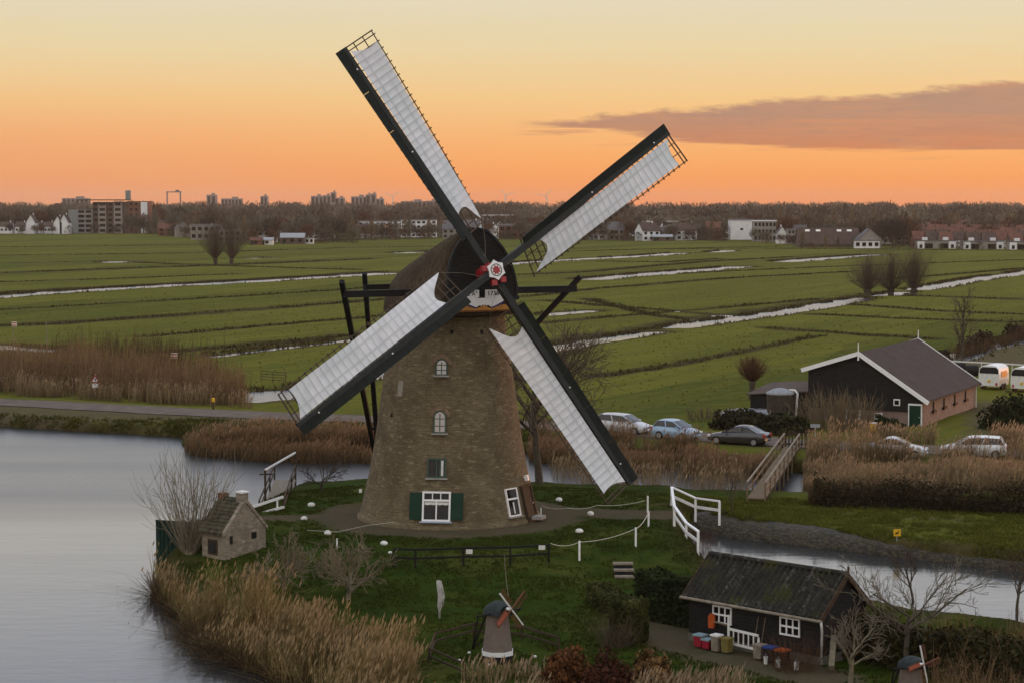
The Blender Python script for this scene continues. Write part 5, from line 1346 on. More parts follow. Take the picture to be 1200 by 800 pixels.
near_shore = poly([(178, 668), (188, 680), (215, 708), (260, 728), (320, 746), (380, 758), (430, 768), (476, 778), (487, 815), (480, 880), (410, 868), (352, 808), (300, 782), (236, 750), (186, 698)], .3)
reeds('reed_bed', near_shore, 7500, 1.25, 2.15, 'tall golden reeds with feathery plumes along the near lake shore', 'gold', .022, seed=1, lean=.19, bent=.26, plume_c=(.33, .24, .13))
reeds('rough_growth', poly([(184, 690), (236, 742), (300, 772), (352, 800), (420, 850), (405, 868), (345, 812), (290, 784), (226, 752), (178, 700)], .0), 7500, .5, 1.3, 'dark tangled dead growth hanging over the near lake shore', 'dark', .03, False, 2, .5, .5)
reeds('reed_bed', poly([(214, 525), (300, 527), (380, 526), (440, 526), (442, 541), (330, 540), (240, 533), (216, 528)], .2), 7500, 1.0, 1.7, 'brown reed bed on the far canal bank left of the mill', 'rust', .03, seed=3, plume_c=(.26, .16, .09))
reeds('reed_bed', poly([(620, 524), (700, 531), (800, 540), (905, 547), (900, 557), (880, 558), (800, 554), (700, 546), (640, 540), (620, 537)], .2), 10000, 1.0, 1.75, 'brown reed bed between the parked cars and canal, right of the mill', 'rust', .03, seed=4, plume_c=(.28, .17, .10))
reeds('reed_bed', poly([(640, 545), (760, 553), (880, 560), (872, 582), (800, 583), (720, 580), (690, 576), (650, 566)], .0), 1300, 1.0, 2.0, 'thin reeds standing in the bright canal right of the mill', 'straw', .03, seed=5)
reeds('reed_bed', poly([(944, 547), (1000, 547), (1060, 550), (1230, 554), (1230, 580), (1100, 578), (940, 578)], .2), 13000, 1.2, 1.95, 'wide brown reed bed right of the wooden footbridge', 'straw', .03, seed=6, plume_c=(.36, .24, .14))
reeds('reed_strip', poly([(970, 512), (1020, 514), (1095, 518), (1095, 522), (1020, 519), (970, 517)], .9), 1000, .9, 1.5, 'strip of pale plumed reeds along the road before the barn', 'straw', .03, seed=7, plume_c=(.42, .28, .17))
reeds('reed_strip', poly([(1160, 522), (1230, 527), (1230, 532), (1160, 527)], .9), 1100, 1.2, 1.9, 'short strip of pale plumed reeds at the right road edge', 'straw', .03, seed=8, plume_c=(.42, .28, .17))
# willow scrub along the road on the left
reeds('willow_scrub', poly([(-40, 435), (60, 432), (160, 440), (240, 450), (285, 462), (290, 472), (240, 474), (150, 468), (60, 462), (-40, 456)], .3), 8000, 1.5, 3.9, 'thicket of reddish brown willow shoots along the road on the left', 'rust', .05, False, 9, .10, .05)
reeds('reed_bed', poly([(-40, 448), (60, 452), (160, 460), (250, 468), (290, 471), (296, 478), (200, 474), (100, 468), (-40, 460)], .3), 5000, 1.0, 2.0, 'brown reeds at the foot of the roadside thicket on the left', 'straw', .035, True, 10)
reeds('rough_growth', poly([(60, 420), (200, 424), (270, 440), (180, 444), (60, 436)], .2), 1000, 2.6, 4.8, 'taller bare shoots rising from the roadside thicket', 'dark', .05, False, 11, .12, .02)
reeds('dry_plants', poly([(540, 792), (600, 784), (650, 792), (650, 850), (540, 850)], .7), 1100, .35, .8, 'dry pale garden plants at the bottom edge before the small mill', 'straw', .022, True, 12, .2)
reeds('dry_plants', poly([(740, 796), (800, 788), (860, 800), (880, 820), (860, 870), (740, 870)], .7), 2000, .4, 1.0, 'dry brown garden plants at the bottom edge before the black shed', 'straw', .022, True, 13, .2)
reeds('dry_plants', poly([(1095, 770), (1220, 752), (1220, 860), (1080, 860)], .7), 1500, .8, 2.0, 'tangle of dry stalks in the bottom right corner', 'rust', .02, False, 14, .25)
reeds('rough_growth', poly([(300, 497), (420, 500), (440, 504), (440, 520), (300, 520), (215, 518), (225, 505)], .8), 3500, .25, .7, 'rough dry grass between the left reeds and the road', 'straw', .03, True, 15)
reeds('rough_growth', poly([(1150, 408), (1200, 390), (1290, 365), (1290, 372), (1200, 398), (1110, 424), (1105, 418)], .2), 3000, .8, 2.0, 'dark reedy growth along the ditch behind the barn', 'dark', .05, False, 16)

# tufts of grass that break up lawns and banks
def tufts(name, pg, n, h, cols, label, seed, wd=.035):
    rng = np.random.default_rng(seed); c = sample_poly(np.asarray(pg), n, rng); z = land(c[:, 0], c[:, 1]); k = (z > .05) & (rng.uniform(0, 1, n) < np.interp(c[:, 1], [220, 560], [1, .0])); c, z = c[k], z[k]
    dm = np.hypot(c[:, 0] - MC.x, c[:, 1] - MC.y); keep = (dm > 7.6) & (d_line(c[:, 0], c[:, 1], MILLPATH) > 1.7) & (d_line(c[:, 0], c[:, 1], LEFTPATH) > 1.0) & (d_line(c[:, 0], c[:, 1], GARDENPATH) > 1.2) & (sd_poly(c[:, 0], c[:, 1], SPOIL) < rng.uniform(-.5, 2.2, len(c))); c, z = c[keep], z[keep]; n = len(c)
    V, C = [], []
    for b in range(3):
        a = rng.uniform(0, 6.283, n); hh = h * rng.uniform(.5, 1.4, n); o = np.stack([rng.normal(0, .05, n), rng.normal(0, .05, n)], -1)
        s = np.stack([np.cos(a), np.sin(a), np.zeros(n)], -1) * wd; p = np.stack([c[:, 0] + o[:, 0], c[:, 1] + o[:, 1], z - .02], -1); t = p + np.stack([rng.normal(0, .5, n) * hh, rng.normal(0, .5, n) * hh, hh], -1)
        V.append(np.stack([p - s, p + s, t + s * .2, t - s * .2], 1)); kk = rng.uniform(0, 1, (n, 1)); cc = np.array(cols[0]) * (1 - kk) + np.array(cols[1]) * kk; C.append(np.repeat(cc[:, None], 4, 1))
    V = np.concatenate(V).reshape(-1, 3); C = np.concatenate(C).reshape(-1, 3)
    tag(mesh_np(name, V, np.arange(len(V)).reshape(-1, 4), M['reed'], C), label, 'grass', kind='stuff')
tufts('lawn_grass', poly([(200, 630), (320, 582), (440, 570), (640, 574), (780, 579), (800, 612), (830, 680), (980, 700), (1230, 745), (1230, 900), (440, 900), (480, 760), (300, 715), (215, 670)], .9), 42000, .10, ((.018, .034, .004), (.060, .066, .012)), 'short green lawn grass on the mill island', 21)
tufts('dike_grass', poly([(790, 580), (900, 583), (1230, 588), (1230, 668), (960, 640), (830, 620), (800, 606)], .9), 26000, .14, ((.050, .068, .008), (.125, .122, .024)), 'rough green grass on the dike by the stone wall', 22)
tufts('bank_grass', poly([(-40, 482), (120, 488), (300, 494), (440, 498), (640, 506), (640, 520), (225, 520), (120, 508), (-40, 498)], .9), 16000, .22, ((.030, .044, .007), (.090, .078, .022)), 'rough grass on the road bank by the lake', 23, .05)

def line_grass(name, lines, n, h, cols, label, seed, wd, off):
    rng = np.random.default_rng(seed); pts = []; L = [float(np.hypot(*np.diff(pl, axis=0).T).sum()) for pl, w in lines]; T = sum(L)
    for (pl, w), l in zip(lines, L):
        m = int(n * l / T); d = np.concatenate([[0], np.cumsum(np.hypot(*np.diff(pl, axis=0).T))]); s = rng.uniform(0, d[-1], m); x, y = np.interp(s, d, pl[:, 0]), np.interp(s, d, pl[:, 1])
        a = rng.uniform(0, 6.283, m); r = w * off[0] + rng.uniform(0, off[1], m) ** 1.0 * rng.choice([1, 1, .4], m); sg = np.where(rng.uniform(0, 1, m) < (.86 if off[0] > .5 else .5), 1, -1)
        tx, ty = np.interp(s + .5, d, pl[:, 0]) - x + 1e-4, np.interp(s + .5, d, pl[:, 1]) - y; q = np.hypot(tx, ty) + 1e-6; keep = vnoise(x, y, .09, seed) + .25 * rng.uniform(0, 1, m) > .42
        sg = sg * np.sign(tx); pts.append(np.stack([x - ty / q * r * sg, y + tx / q * r * sg], -1)[keep])
    c = np.concatenate(pts); z = land(c[:, 0], c[:, 1]); c, z = c[z > -.15], z[z > -.15]; n = len(c); V, C = [], []
    for b in range(2):
        a = rng.uniform(0, 6.283, n); hh = h * rng.uniform(.4, 1.4, n); s = np.stack([np.cos(a), np.sin(a), np.zeros(n)], -1) * wd * (.6 + c[:, 1:2] / 500); p = np.stack([c[:, 0], c[:, 1], z - .03], -1); t = p + np.stack([rng.normal(0, .35, n) * hh, rng.normal(0, .35, n) * hh, hh], -1)
        V.append(np.stack([p - s, p + s, t + s * .25, t - s * .25], 1)); kk = rng.uniform(0, 1, (n, 1)); cc = np.array(cols[0]) * (1 - kk) + np.array(cols[1]) * kk; C.append(np.repeat(cc[:, None], 4, 1))
    V = np.concatenate(V).reshape(-1, 3); C = np.concatenate(C).reshape(-1, 3)
    tag(mesh_np(name, V, np.arange(len(V)).reshape(-1, 4), M['reed'], C), label, 'grass', kind='stuff')
line_grass('ditch_growth', DITCH, 15000, .34, ((.030, .024, .010), (.085, .066, .030)), 'brown reedy growth along the open ditches', 31, .10, (1.0, 2.2))
line_grass('drain_growth', DRAIN, 17000, .30, ((.030, .030, .008), (.070, .062, .020)), 'dark rough grass in the overgrown field drains', 32, .11, (.0, 1.5))
tufts('meadow_grass', poly([(-40, 440), (-40, 320), (420, 310), (640, 310), (1240, 310), (1240, 420), (1000, 410), (930, 440), (860, 480), (640, 485), (290, 470)], .18), 16000, .13, ((.070, .078, .008), (.15, .138, .024)), 'tussocky meadow grass of the nearer fields', 33, .10)

# ---- hedges and bushes of leaves
def leafy(name, label, cat, surf, n, cols, size, seed, core=None, group=None, loc=None, stems=0, coremat='leafcore'):
    """surf(rng, n) -> points on/in the plant"""
    rng = np.random.default_rng(seed); p, nn = surf(rng, n); n = len(p)
    t = thing(name, label, cat, loc, group)
    d = unit_rows(nn + rng.normal(0, .7, (n, 3))); s = unit_rows(np.cross(d, rng.normal(0, 1, (n, 3)))); u = np.cross(s, d); w = size * rng.uniform(.5, 1.4, n)[:, None]
    V = np.stack([p - s * w * .5, p + u * w * .8, p + s * w * .5, p - u * w * .6], 1).reshape(-1, 3)
    k = rng.uniform(0, 1, (n, 1)); lum = vnoise(p[:, 0] * 1.0, p[:, 1] + p[:, 2] * 1.3, 1.6, seed)[:, None]
    c = (np.array(cols[0]) * (1 - k) + np.array(cols[1]) * k) * (.6 + .8 * lum)
    if core is not None: core.build('branches', M[coremat], t)
    mesh_np('foliage', V, np.arange(4 * n).reshape(-1, 4), M['leaf'], np.repeat(c, 4, 0), t); return t
def unit_rows(v): return v / (np.linalg.norm(v, axis=1)[:, None] + 1e-9)
M['leafcore'] = mat('leafcore', (.014, .014, .008), .95, .3, 3)
M['browncore'] = mat('browncore', (.030, .018, .010), .95, .3, 3)
def strip_hedge(pl, w, h, rag=.12):
    pl = np.asarray(pl); L = np.concatenate([[0], np.cumsum(np.hypot(*np.diff(pl, axis=0).T))])
    def f(rng, n):
        s = rng.uniform(0, L[-1], n); x, y = np.interp(s, L, pl[:, 0]), np.interp(s, L, pl[:, 1]); tx, ty = np.interp(s + .1, L, pl[:, 0]) - x + 1e-6, np.interp(s + .1, L, pl[:, 1]) - y; l = np.hypot(tx, ty) + 1e-9
        nx, ny = -ty / l, tx / l; hh = h * (1 + rag * 2 * (vnoise(s, s * 0, .6, 4) - .5)); a = rng.uniform(-1, 1, n); face = rng.uniform(0, 1, n) < w / (w + h * 2)
        off = np.where(face, a * w / 2, np.sign(a) * w / 2); zz = np.where(face, hh, hh * rng.uniform(0, 1, n) ** .9); r = rng.normal(0, rag * .45, n)
        e_ = rng.uniform(0, 1, n) < w / (w + L[-1]); es = np.where(rng.uniform(0, 1, n) < .5, 0.0, 1.0); x = np.where(e_, np.where(es > 0, pl[-1, 0], pl[0, 0]) - ny * 0 , x); y = np.where(e_, np.where(es > 0, pl[-1, 1], pl[0, 1]), y); off = np.where(e_, a * w / 2, off); zz = np.where(e_, hh * rng.uniform(0, 1, n), zz)
        z0 = np.maximum(land(x, y), 0); p = np.stack([x + nx * (off + r), y + ny * (off + r), z0 + zz + rng.normal(0, rag * .4, n)], -1)
        nn = np.stack([np.where(face, 0, nx * np.sign(a)), np.where(face, 0, ny * np.sign(a)), np.where(face, 1, .2)], -1); return p, nn
    core = MB()
    for i in range(len(pl) - 1):
        a, b = pl[i], pl[i + 1]; z = max(0, hz(*a))
        l = math.hypot(b[0] - a[0], b[1] - a[1]); ux, uy = (b[0] - a[0]) / l, (b[1] - a[1]) / l; k0 = w * .2 if i == 0 else -.05; k1 = w * .2 if i == len(pl) - 2 else -.05
        core.beam((a[0] + ux * k0, a[1] + uy * k0, z + h * .40), (b[0] - ux * k1, b[1] - uy * k1, max(0, hz(*b)) + h * .40), w * .74, h * .78)
    return f, core
def hedge(name, label, pts, w, h, n, cols, size, seed, cat='hedge', rag=.12, group=None):
    f, core = strip_hedge(pts, w, h, rag); c = pts[0]; return leafy(name, label, cat, f, n, cols, size, seed, core, group, (c[0], c[1], max(0, hz(*c))))
def blob(c, rx, ry, rz, rag=.2):
    c = np.array(c)
    def f(rng, n):
        d = unit_rows(rng.normal(0, 1, (n, 3))); d[:, 2] = np.abs(d[:, 2]) * 1.0 - .15 * (rng.uniform(0, 1, n) < .3)
        lump = .75 + .5 * vnoise(d[:, 0] * 2 + 9, d[:, 1] * 2 + d[:, 2] * 3 + 5, 1.4, int(abs(c[0]) * 10) % 50)
        r = lump * (1 - rag * rng.uniform(0, 1, n) ** 1.5 * 2); return c + d * np.array([rx, ry, rz]) * r[:, None], d
    core = MB(); core.ball((c[0], c[1], c[2] + rz * .15), rx * .62, ry * .62, rz * .62, 12, 8)
    return f, core
def bush(name, label, px, py, rx, ry, rz, n, cols, size, seed, cat='bush', z0=.8, rag=.2, group=None, core='leafcore'):
    c = gp(px, py, z0); f, co = blob((c.x, c.y, c.z), rx, ry, rz, rag); return leafy(name, label, cat, f, n, cols, size, seed, co, group, tuple(c), coremat=core)
DG = ((.010, .018, .006), (.026, .034, .012)); OL = ((.028, .036, .010), (.062, .060, .020)); RU = ((.050, .022, .010), (.15, .062, .024)); BR = ((.055, .040, .024), (.13, .095, .055)); GOLD = ((.10, .055, .022), (.22, .125, .05))
hedge('hedge', 'long dark clipped hedge between the reeds and the green dike', poly([(955, 590), (1050, 594), (1130, 597), (1240, 601)], .9), 1.6, .85, 13000, ((.014, .015, .007), (.050, .037, .018)), .11, 1, rag=.7)
reeds('rough_growth', poly([(945, 585), (1050, 589), (1130, 592), (1240, 596), (1240, 604), (1130, 600), (1050, 597), (950, 593)], .8), 3800, .7, 1.5, 'ragged dark stalks growing through the dark hedge on the dike', 'dark', .03, False, 17, .22, .2)
hedge('hedge', 'dark overgrown hedge below the near canal, right of the black shed', poly([(1012, 760), (1090, 778), (1240, 800)], .9), 1.8, 1.3, 9000, ((.012, .018, .006), (.045, .036, .014)), .15, 2, rag=.35)
hedge('hedge', 'tall dark hedge between the garden steps and black shed', poly([(757, 716), (800, 724), (826, 730)], .8), 1.5, 1.9, 5200, DG, .13, 3, rag=.12)
hedge('clipped_hedge', 'square clipped olive hedge block in front of the garden steps', poly([(722, 745), (752, 748)], .8), 1.5, 1.75, 3000, OL, .11, 4, rag=.07)
hedge('clipped_hedge', 'lower clipped hedge left of the garden steps', poly([(700, 702), (728, 716)], .9), 1.1, .9, 1800, OL, .11, 5, rag=.08)
bush('bush', 'rounded rusty brown bush, leftmost at the bottom edge', 663, 806, 1.05, .9, 1.65, 2600, RU, .12, 6, core='browncore')
bush('bush', 'dark red brown bush between two rusty bushes at the bottom edge', 712, 818, 1.0, .9, 1.7, 2300, ((.030, .012, .008), (.075, .030, .018)), .12, 7, core='browncore')
bush('hydrangea_bush', 'bush with dry golden flower heads at the bottom edge', 764, 806, .9, .8, 1.5, 1900, GOLD, .15, 8, core='browncore')
def shrub(label, px, py, H, w, n, tone, seed, z0=.8, r=.014, spread=.75):
    c = gp(px, py, z0); rng = np.random.default_rng(seed); t = thing('bare_shrub', label, 'shrub', tuple(c)); b = np.array(c)
    def bf(g):
        a = g.uniform(0, 6.283); q = g.uniform(0, 1) ** .5 * w; s_ = g.uniform(.05, spread); return b + np.array([q * math.cos(a), q * math.sin(a) * .7, -.1]), np.array([math.sin(s_) * math.cos(a), math.sin(s_) * math.sin(a), math.cos(s_)])
    v, q = tube_arrays(shoots(rng, n, bf, H, 0, r, tone, up=.2, wig=.10)); mesh_np('twigs', v, q, M['twig'], np.array(TWIG[tone]) * rng.uniform(.6, 1.35, (len(v), 1)), t); return t
shrub('leafless grey brown bush before the square clipped hedge', 722, 758, 1.5, .5, 90, 'brown', 9, r=.010)
bush('evergreen_bush', 'large dark evergreen bush at right edge beside the farm track', 1190, 502, 2.6, 2.2, 2.7, 4200, ((.012, .018, .008), (.040, .042, .016)), .22, 10)
shrub('bare brown bush before the brick base of the barn, left one', 966, 502, 3.3, 1.7, 150, 'straw', 11, r=.022, spread=.6)
shrub('bare brown bush before the brick base of the barn, right one', 1000, 504, 3.0, 1.5, 130, 'straw', 12, r=.022, spread=.6)
bush('evergreen_bush', 'dark bush in front of the feed silo by the road', 915, 506, 3.0, 1.6, 1.6, 2600, ((.014, .018, .008), (.045, .040, .018)), .2, 13)
bush('evergreen_bush', 'dark bush under the shiny covered heap left of the silo', 868, 500, 2.8, 1.8, 1.5, 2300, ((.014, .016, .008), (.042, .036, .016)), .2, 14)
bush('evergreen_bush', 'low dark ivy bush along the barn front near the green door', 1038, 506, 1.6, .9, 1.2, 1300, DG, .2, 15)
shrub('low brown bush on the grass behind the parked cars', 835, 491, 1.2, 2.2, 120, 'brown', 16, r=.02)
shrub('reddish bare shrub before the bins at the black shed', 932, 786, 1.6, .7, 110, 'red', 18, .7, .009)
shrub('bare shrub growing at the canal head beside the white railing', 822, 640, 1.3, .5, 60, 'red', 19, .8, .010)
for px, py, s, lab in ((1152, 404, 1.9, 'dark round bush by the ditch behind the barn, right one'), (1135, 412, 1.6, 'dark round bush by the ditch behind the barn, middle one'), (1190, 395, 2.2, 'dark round bush by the ditch near the right edge'), (1102, 424, 1.4, 'dark bush by the ditch just behind the barn roof')):
    bush('bush', lab, px, py, s, s * .8, s * 1.1, 900, ((.020, .016, .010), (.055, .040, .022)), .26, int(px), 'bush', .2, .35, 'bushes by the ditch behind the barn', 'browncore')

# ================================================================== SMALLER BUILDINGS AND OBJECTS
def V3(a, z): return Vector((a[0], a[1], z))
UP = Vector((0, 0, 1))

# ---- low stone revetment along the dike side of the canal
def stone_mat():
    m, g, b, out = new_mat('rough_stone'); tc = g.n('ShaderNodeTexCoord'); ob = tc.outputs['Object']
    vo = g.n('ShaderNodeTexVoronoi'); g.l(g.mapping(ob, (4.2, 4.2, 5.0)), vo.inputs['Vector']); vo.inputs['Scale'].default_value = 1.0
    n = g.noise(ob, 1.2, 5, .6)
    c = g.mix(.5, g.ramp(vo.outputs['Color'], [(.2, (.026, .021, .014, 1)), (.8, (.070, .056, .036, 1))]), g.ramp(n, [(.3, (.022, .022, .008, 1)), (.7, (.058, .048, .026, 1))]))
    c = g.mix(g.mr(vo.outputs['Distance'], .45, .75, 0, .75), c, (.018, .016, .012, 1))
    g.l(c, b.inputs['Base Color']); b.inputs['Roughness'].default_value = .95
    bn = g.n('ShaderNodeBump'); bn.inputs['Strength'].default_value = 1.0; bn.inputs['Distance'].default_value = .12; bn.invert = True
    g.l(vo.outputs['Distance'], bn.inputs['Height']); g.l(bn.outputs[0], b.inputs['Normal']); return m
M['rough_stone'] = stone_mat()
def revetment():
    pl = poly([(806, 622), (816, 620), (832, 624), (860, 630), (910, 636), (960, 641), (1080, 655), (1200, 669), (1420, 697)], 0.0)
    d = np.concatenate([[0], np.cumsum(np.hypot(*np.diff(pl, axis=0).T))]); s = np.arange(0, d[-1], .35); x, y = np.interp(s, d, pl[:, 0]), np.interp(s, d, pl[:, 1])
    k = 4; x = np.convolve(np.pad(x, k, mode='edge'), np.ones(9) / 9, 'valid'); y = np.convolve(np.pad(y, k, mode='edge'), np.ones(9) / 9, 'valid')
    tx, ty = np.gradient(x), np.gradient(y); L = np.hypot(tx, ty); nx, ny = -ty / L, tx / L      # to the left of travel: landwards
    rng = np.random.default_rng(3); mb = MB(); rows = []
    for i in range(len(s)):
        fade0 = np.interp(s[i], [0, 9, 16], [1.0, 1.0, .0]); h = .46 + .30 * fade0 + .05 * rng.uniform(-1, 1); fade = np.interp(s[i], [0, 9, 16], [1.0, 1.0, .0]); j = rng.normal(0, .03, 6)
        rows.append([(x[i] - nx[i] * .25, y[i] - ny[i] * .25, -.6), (x[i] - nx[i] * (.10 + j[0]), y[i] - ny[i] * (.10 + j[0]), .12 + j[1]), (x[i] + nx[i] * (.02 + fade * .25), y[i] + ny[i] * (.02 + fade * .25), .30 + .18 * fade0 + j[2]),
                     (x[i] + nx[i] * (.10 + fade * .5), y[i] + ny[i] * (.10 + fade * .5), h), (x[i] + nx[i] * (.45 + fade * .9), y[i] + ny[i] * (.45 + fade * .9), h - .12 + fade * .30), (x[i] + nx[i] * (.8 + fade * 1.1), y[i] + ny[i] * (.8 + fade * 1.1), .2)])
    mb.grid(rows); o = mb.build('stone_wall', M['rough_stone'], None, (x[0], y[0], 0), smooth=True)
    tag(o, 'low rough stone revetment wall along the dike side of canal', 'wall')
revetment()

# ---- the big barn across the road
def barn():
    C0 = Vector((33.5, 161.5, 0)); sd = Vector((.45, .893, 0)).normalized(); gd = Vector((-sd.y, sd.x, 0))      # along the side wall, along the gable to the left
    zg = .75; t = thing('barn', 'large black timber barn with grey tiled roof and white barge boards', 'barn', (C0.x, C0.y, zg)); Ls = 17.6; kr, kl = 5.37, 9.75; zr, ze, zl = 6.55, 3.05, 5.15
    p = lambda a, b, z: C0 + gd * a + sd * b + UP * z
    # brick base
    mb = MB()
    mb.add([p(0, 0, zg - .4), p(kl, 0, zg - .4), p(kl, Ls, zg - .4), p(0, Ls, zg - .4), p(0, 0, 2.05), p(kl, 0, 2.05), p(kl, Ls, 2.05), p(0, Ls, 2.05)], [(0, 1, 5, 4), (2, 3, 7, 6), (1, 2, 6, 5), (4, 5, 6, 7)])
    mb.add([p(0, 0, zg - .4), p(0, Ls, zg - .4), p(0, Ls, ze), p(0, 0, ze)], [(0, 1, 2, 3)])
    mb.build('brick_wall', M['pink_brick'], t)
    # boarded gables
    for b, nm in ((-.06, 'gable_boards'), (Ls - .04, 'gable_boards')):
        mb = MB(); mb.prism([(.02, 2.0), (kl, 2.0), (kl, zl), (kr, zr), (.02, ze)], C0 + sd * b, gd, UP, sd, .1)
        if b < 0:
            for i in range(24):
                z = 2.1 + i * .19; a0 = .05 if z < ze else (z - ze) / (zr - ze) * kr; a1 = kl - .05 if z < zl else kl - (z - zl) / (zr - zl) * (kl - kr)
                if a1 - a0 > .2: mb.frame_box(p((a0 + a1) / 2, -.08, z), gd, sd, UP, (a1 - a0) / 2 - .03, .02, .088)
        mb.build(nm, M['tarred_board'], t)
    mb = MB(); mb.add([p(kl, 0, 2.0), p(kl, Ls, 2.0), p(kl, Ls, zl), p(kl, 0, zl)], [(0, 1, 2, 3)]); mb.build('side_boards', M['tarred_board'], t)
    mb = MB(); ov = .35
    for (a0, z0, a1, z1) in ((-.45, ze - .28, kr, zr), (kl + .4, zl - .12, kr, zr)):
        q = [p(a0, -ov, z0 + .06), p(a0, Ls + ov, z0 + .06), p(a1, Ls + ov, z1 + .06), p(a1, -ov, z1 + .06)]; u = [x + UP * .16 for x in q]
        mb.add(q + u, [(0, 1, 2, 3), (7, 6, 5, 4), (0, 4, 5, 1), (1, 5, 6, 2), (3, 2, 6, 7), (0, 3, 7, 4)])
    rf = mb.build('roof', M['grey_tile'], t)
    for b in (-ov - .06, Ls + ov + .06):
        for (a0, z0, a1, z1) in ((-.55, ze - .30, kr, zr + .1), (kl + .5, zl - .10, kr, zr + .1)):
            mb = MB(); mb.beam(p(a0, b, z0 + .05), p(a1, b, z1), .07, .34, up=sd.cross(p(a1, b, z1) - p(a0, b, z0)).normalized()); mb.build('barge_board', M['white_paint'], rf)
        mb = MB(); mb.beam(p(kr, b, zr - .45), p(kr, b, zr + 1.0), .12, .12, w2=.05, h2=.05); mb.build('finial', M['white_paint'], rf)
    mb = MB(); mb.frame_box(p(-.03, Ls / 2, ze - .14), sd, gd, UP, Ls / 2 + .2, .05, .09); mb.build('gutter', M['dark_paint'], rf)
    mb = MB(); mb.tube([p(-.14, Ls - .3, ze - .1), p(-.14, Ls - .3, zg)], .05, 6); mb.build('drain_pipe', M['white_worn'], t)
    # door, small windows
    fr = MB(); fr.frame_box(p(.62, -.10, 1.65), gd, sd, UP, .58, .05, 1.05); dr = fr.build('door_frame', M['white_paint'], t)
    mb = MB(); mb.frame_box(p(.62, -.16, 1.60), gd, sd, UP, .47, .03, .96); mb.build('door', M['green_paint'], t)
    mb = MB(); mb.ball(p(.25, -.22, 1.6), .05, .05, .05, 6, 4); mb.build('handle', M['steel'], dr)
    mb = MB(); mb.frame_box(p(2.15, -.13, 2.75), gd, sd, UP, .27, .04, .27); wn = mb.build('window', M['white_paint'], t); mb = MB(); mb.frame_box(p(2.15, -.18, 2.75), gd, sd, UP, .18, .02, .18); mb.build('pane', M['glass'], wn)
    for a in (5.3, 6.4): mb = MB(); mb.frame_box(p(a, -.05, 1.55), gd, sd, UP, .07, .06, .45); mb.build('pilaster', M['white_worn'], t)
    mb = MB(); mb.frame_box(p(3.7, -.05, 1.55), gd, sd, UP, .35, .04, .26); wn = mb.build('window', M['white_worn'], t); mb = MB(); mb.frame_box(p(3.7, -.10, 1.55), gd, sd, UP, .26, .02, .18); mb.build('pane', M['glass'], wn)
    for b in (3.2, 6.6, 10.2, 13.9):
        mb = MB(); mb.frame_box(p(-.04, b, 2.2), sd, gd, UP, .12, .05, .42); mb.frame_box(p(-.09, b, 1.80), sd, gd, UP, .48, .12, .10)
        mb.build('window_box', M['black_timber'], t)
    # dark lean-to on the left
    q = lambda a, b, z: p(kl + a, b, z); mb = MB(); W = 6.2
    mb.add([q(0, 3, zg - .4), q(W, 3, zg - .4), q(W, 9, zg - .4), q(0, 9, zg - .4), q(0, 3, 3.0), q(W, 3, 2.5), q(W, 9, 2.9), q(0, 9, 3.4)], [(0, 1, 5, 4), (1, 2, 6, 5), (2, 3, 7, 6)]); lt = mb.build('lean_to', M['tarred_board'], t)
    mb = MB(); a = [q(-.0, 2.7, 3.05), q(W + .3, 2.7, 2.52), q(W + .3, 9.2, 2.98), q(0, 9.2, 3.5)]; mb.add(a + [x + UP * .1 for x in a], [(3, 2, 1, 0), (4, 5, 6, 7), (0, 1, 5, 4), (1, 2, 6, 5)]); mb.build('lean_to_roof', M['brown_roof'], lt)
barn()
M['dull_lid'] = mat('dull_lid', (.22, .23, .24), .6, .15, 4)
def silo():
    c = gp(914, 496, .8); t = thing('feed_silo', 'dull brown feed silo on legs with steel lid beside the barn', 'silo', tuple(c)); h = Vector(c)
    mb = MB(); h = h - UP * .75; mb.lathe(tuple(h), [(.25, .95), (1.08, 1.75), (1.12, 3.25)], 20); mb.build('tank', M['dull_steel'], t, smooth=False)
    mb = MB(); mb.lathe(tuple(h), [(1.18, 3.22), (1.14, 3.36), (.6, 3.62), (.18, 3.72), (.02, 3.73)], 20); mb.build('lid', M['dull_lid'], t)
    for a in (.6, 2.2, 3.75, 5.3):
        mb = MB(); x, y = 1.08 * math.cos(a), 1.08 * math.sin(a); mb.beam(h + Vector((x, y, .55)), h + Vector((x, y, 1.95)), .09); mb.beam(h + Vector((x, y, .85)), h + Vector((1.08 * math.cos(a + 1.57), 1.08 * math.sin(a + 1.57), 1.45)), .05); mb.build('leg', M['weathered'], t)
    mb = MB(); mb.tube([h + Vector((1.2, -.5, .8)), h + Vector((1.35, -.5, 3.3)), h + Vector((1.15, -.4, 3.55)), h + Vector((.7, -.2, 3.55))], .10, 8); mb.build('fill_pipe', M['white_worn'], t, smooth=True)
silo()
def heap():
    c = gp(882, 488, .8); rng = random.Random(3); mb = MB(); rows = []
    for i in range(13):
        rows.append([])
        for j in range(22):
            u, v = i / 12 * 2 - 1, j / 21 * 2 - 1; e = max(0, 1 - max(abs(u) ** 4, abs(v) ** 4)); rows[-1].append((c.x + v * 2.8, c.y + u * 1.6, c.z + .6 * e ** .5 + (rng.uniform(-.12, .12) if e > .05 else 0)))
    mb.grid(rows); tag(mb.build('covered_heap', M['tarpaulin'], None, tuple(c), smooth=True), 'low heap under a shiny silvery tarpaulin left of the silo', 'heap')
M['tarpaulin'] = mat('tarpaulin', (.15, .15, .15), .3, .2, 3, .3, 6)
heap()

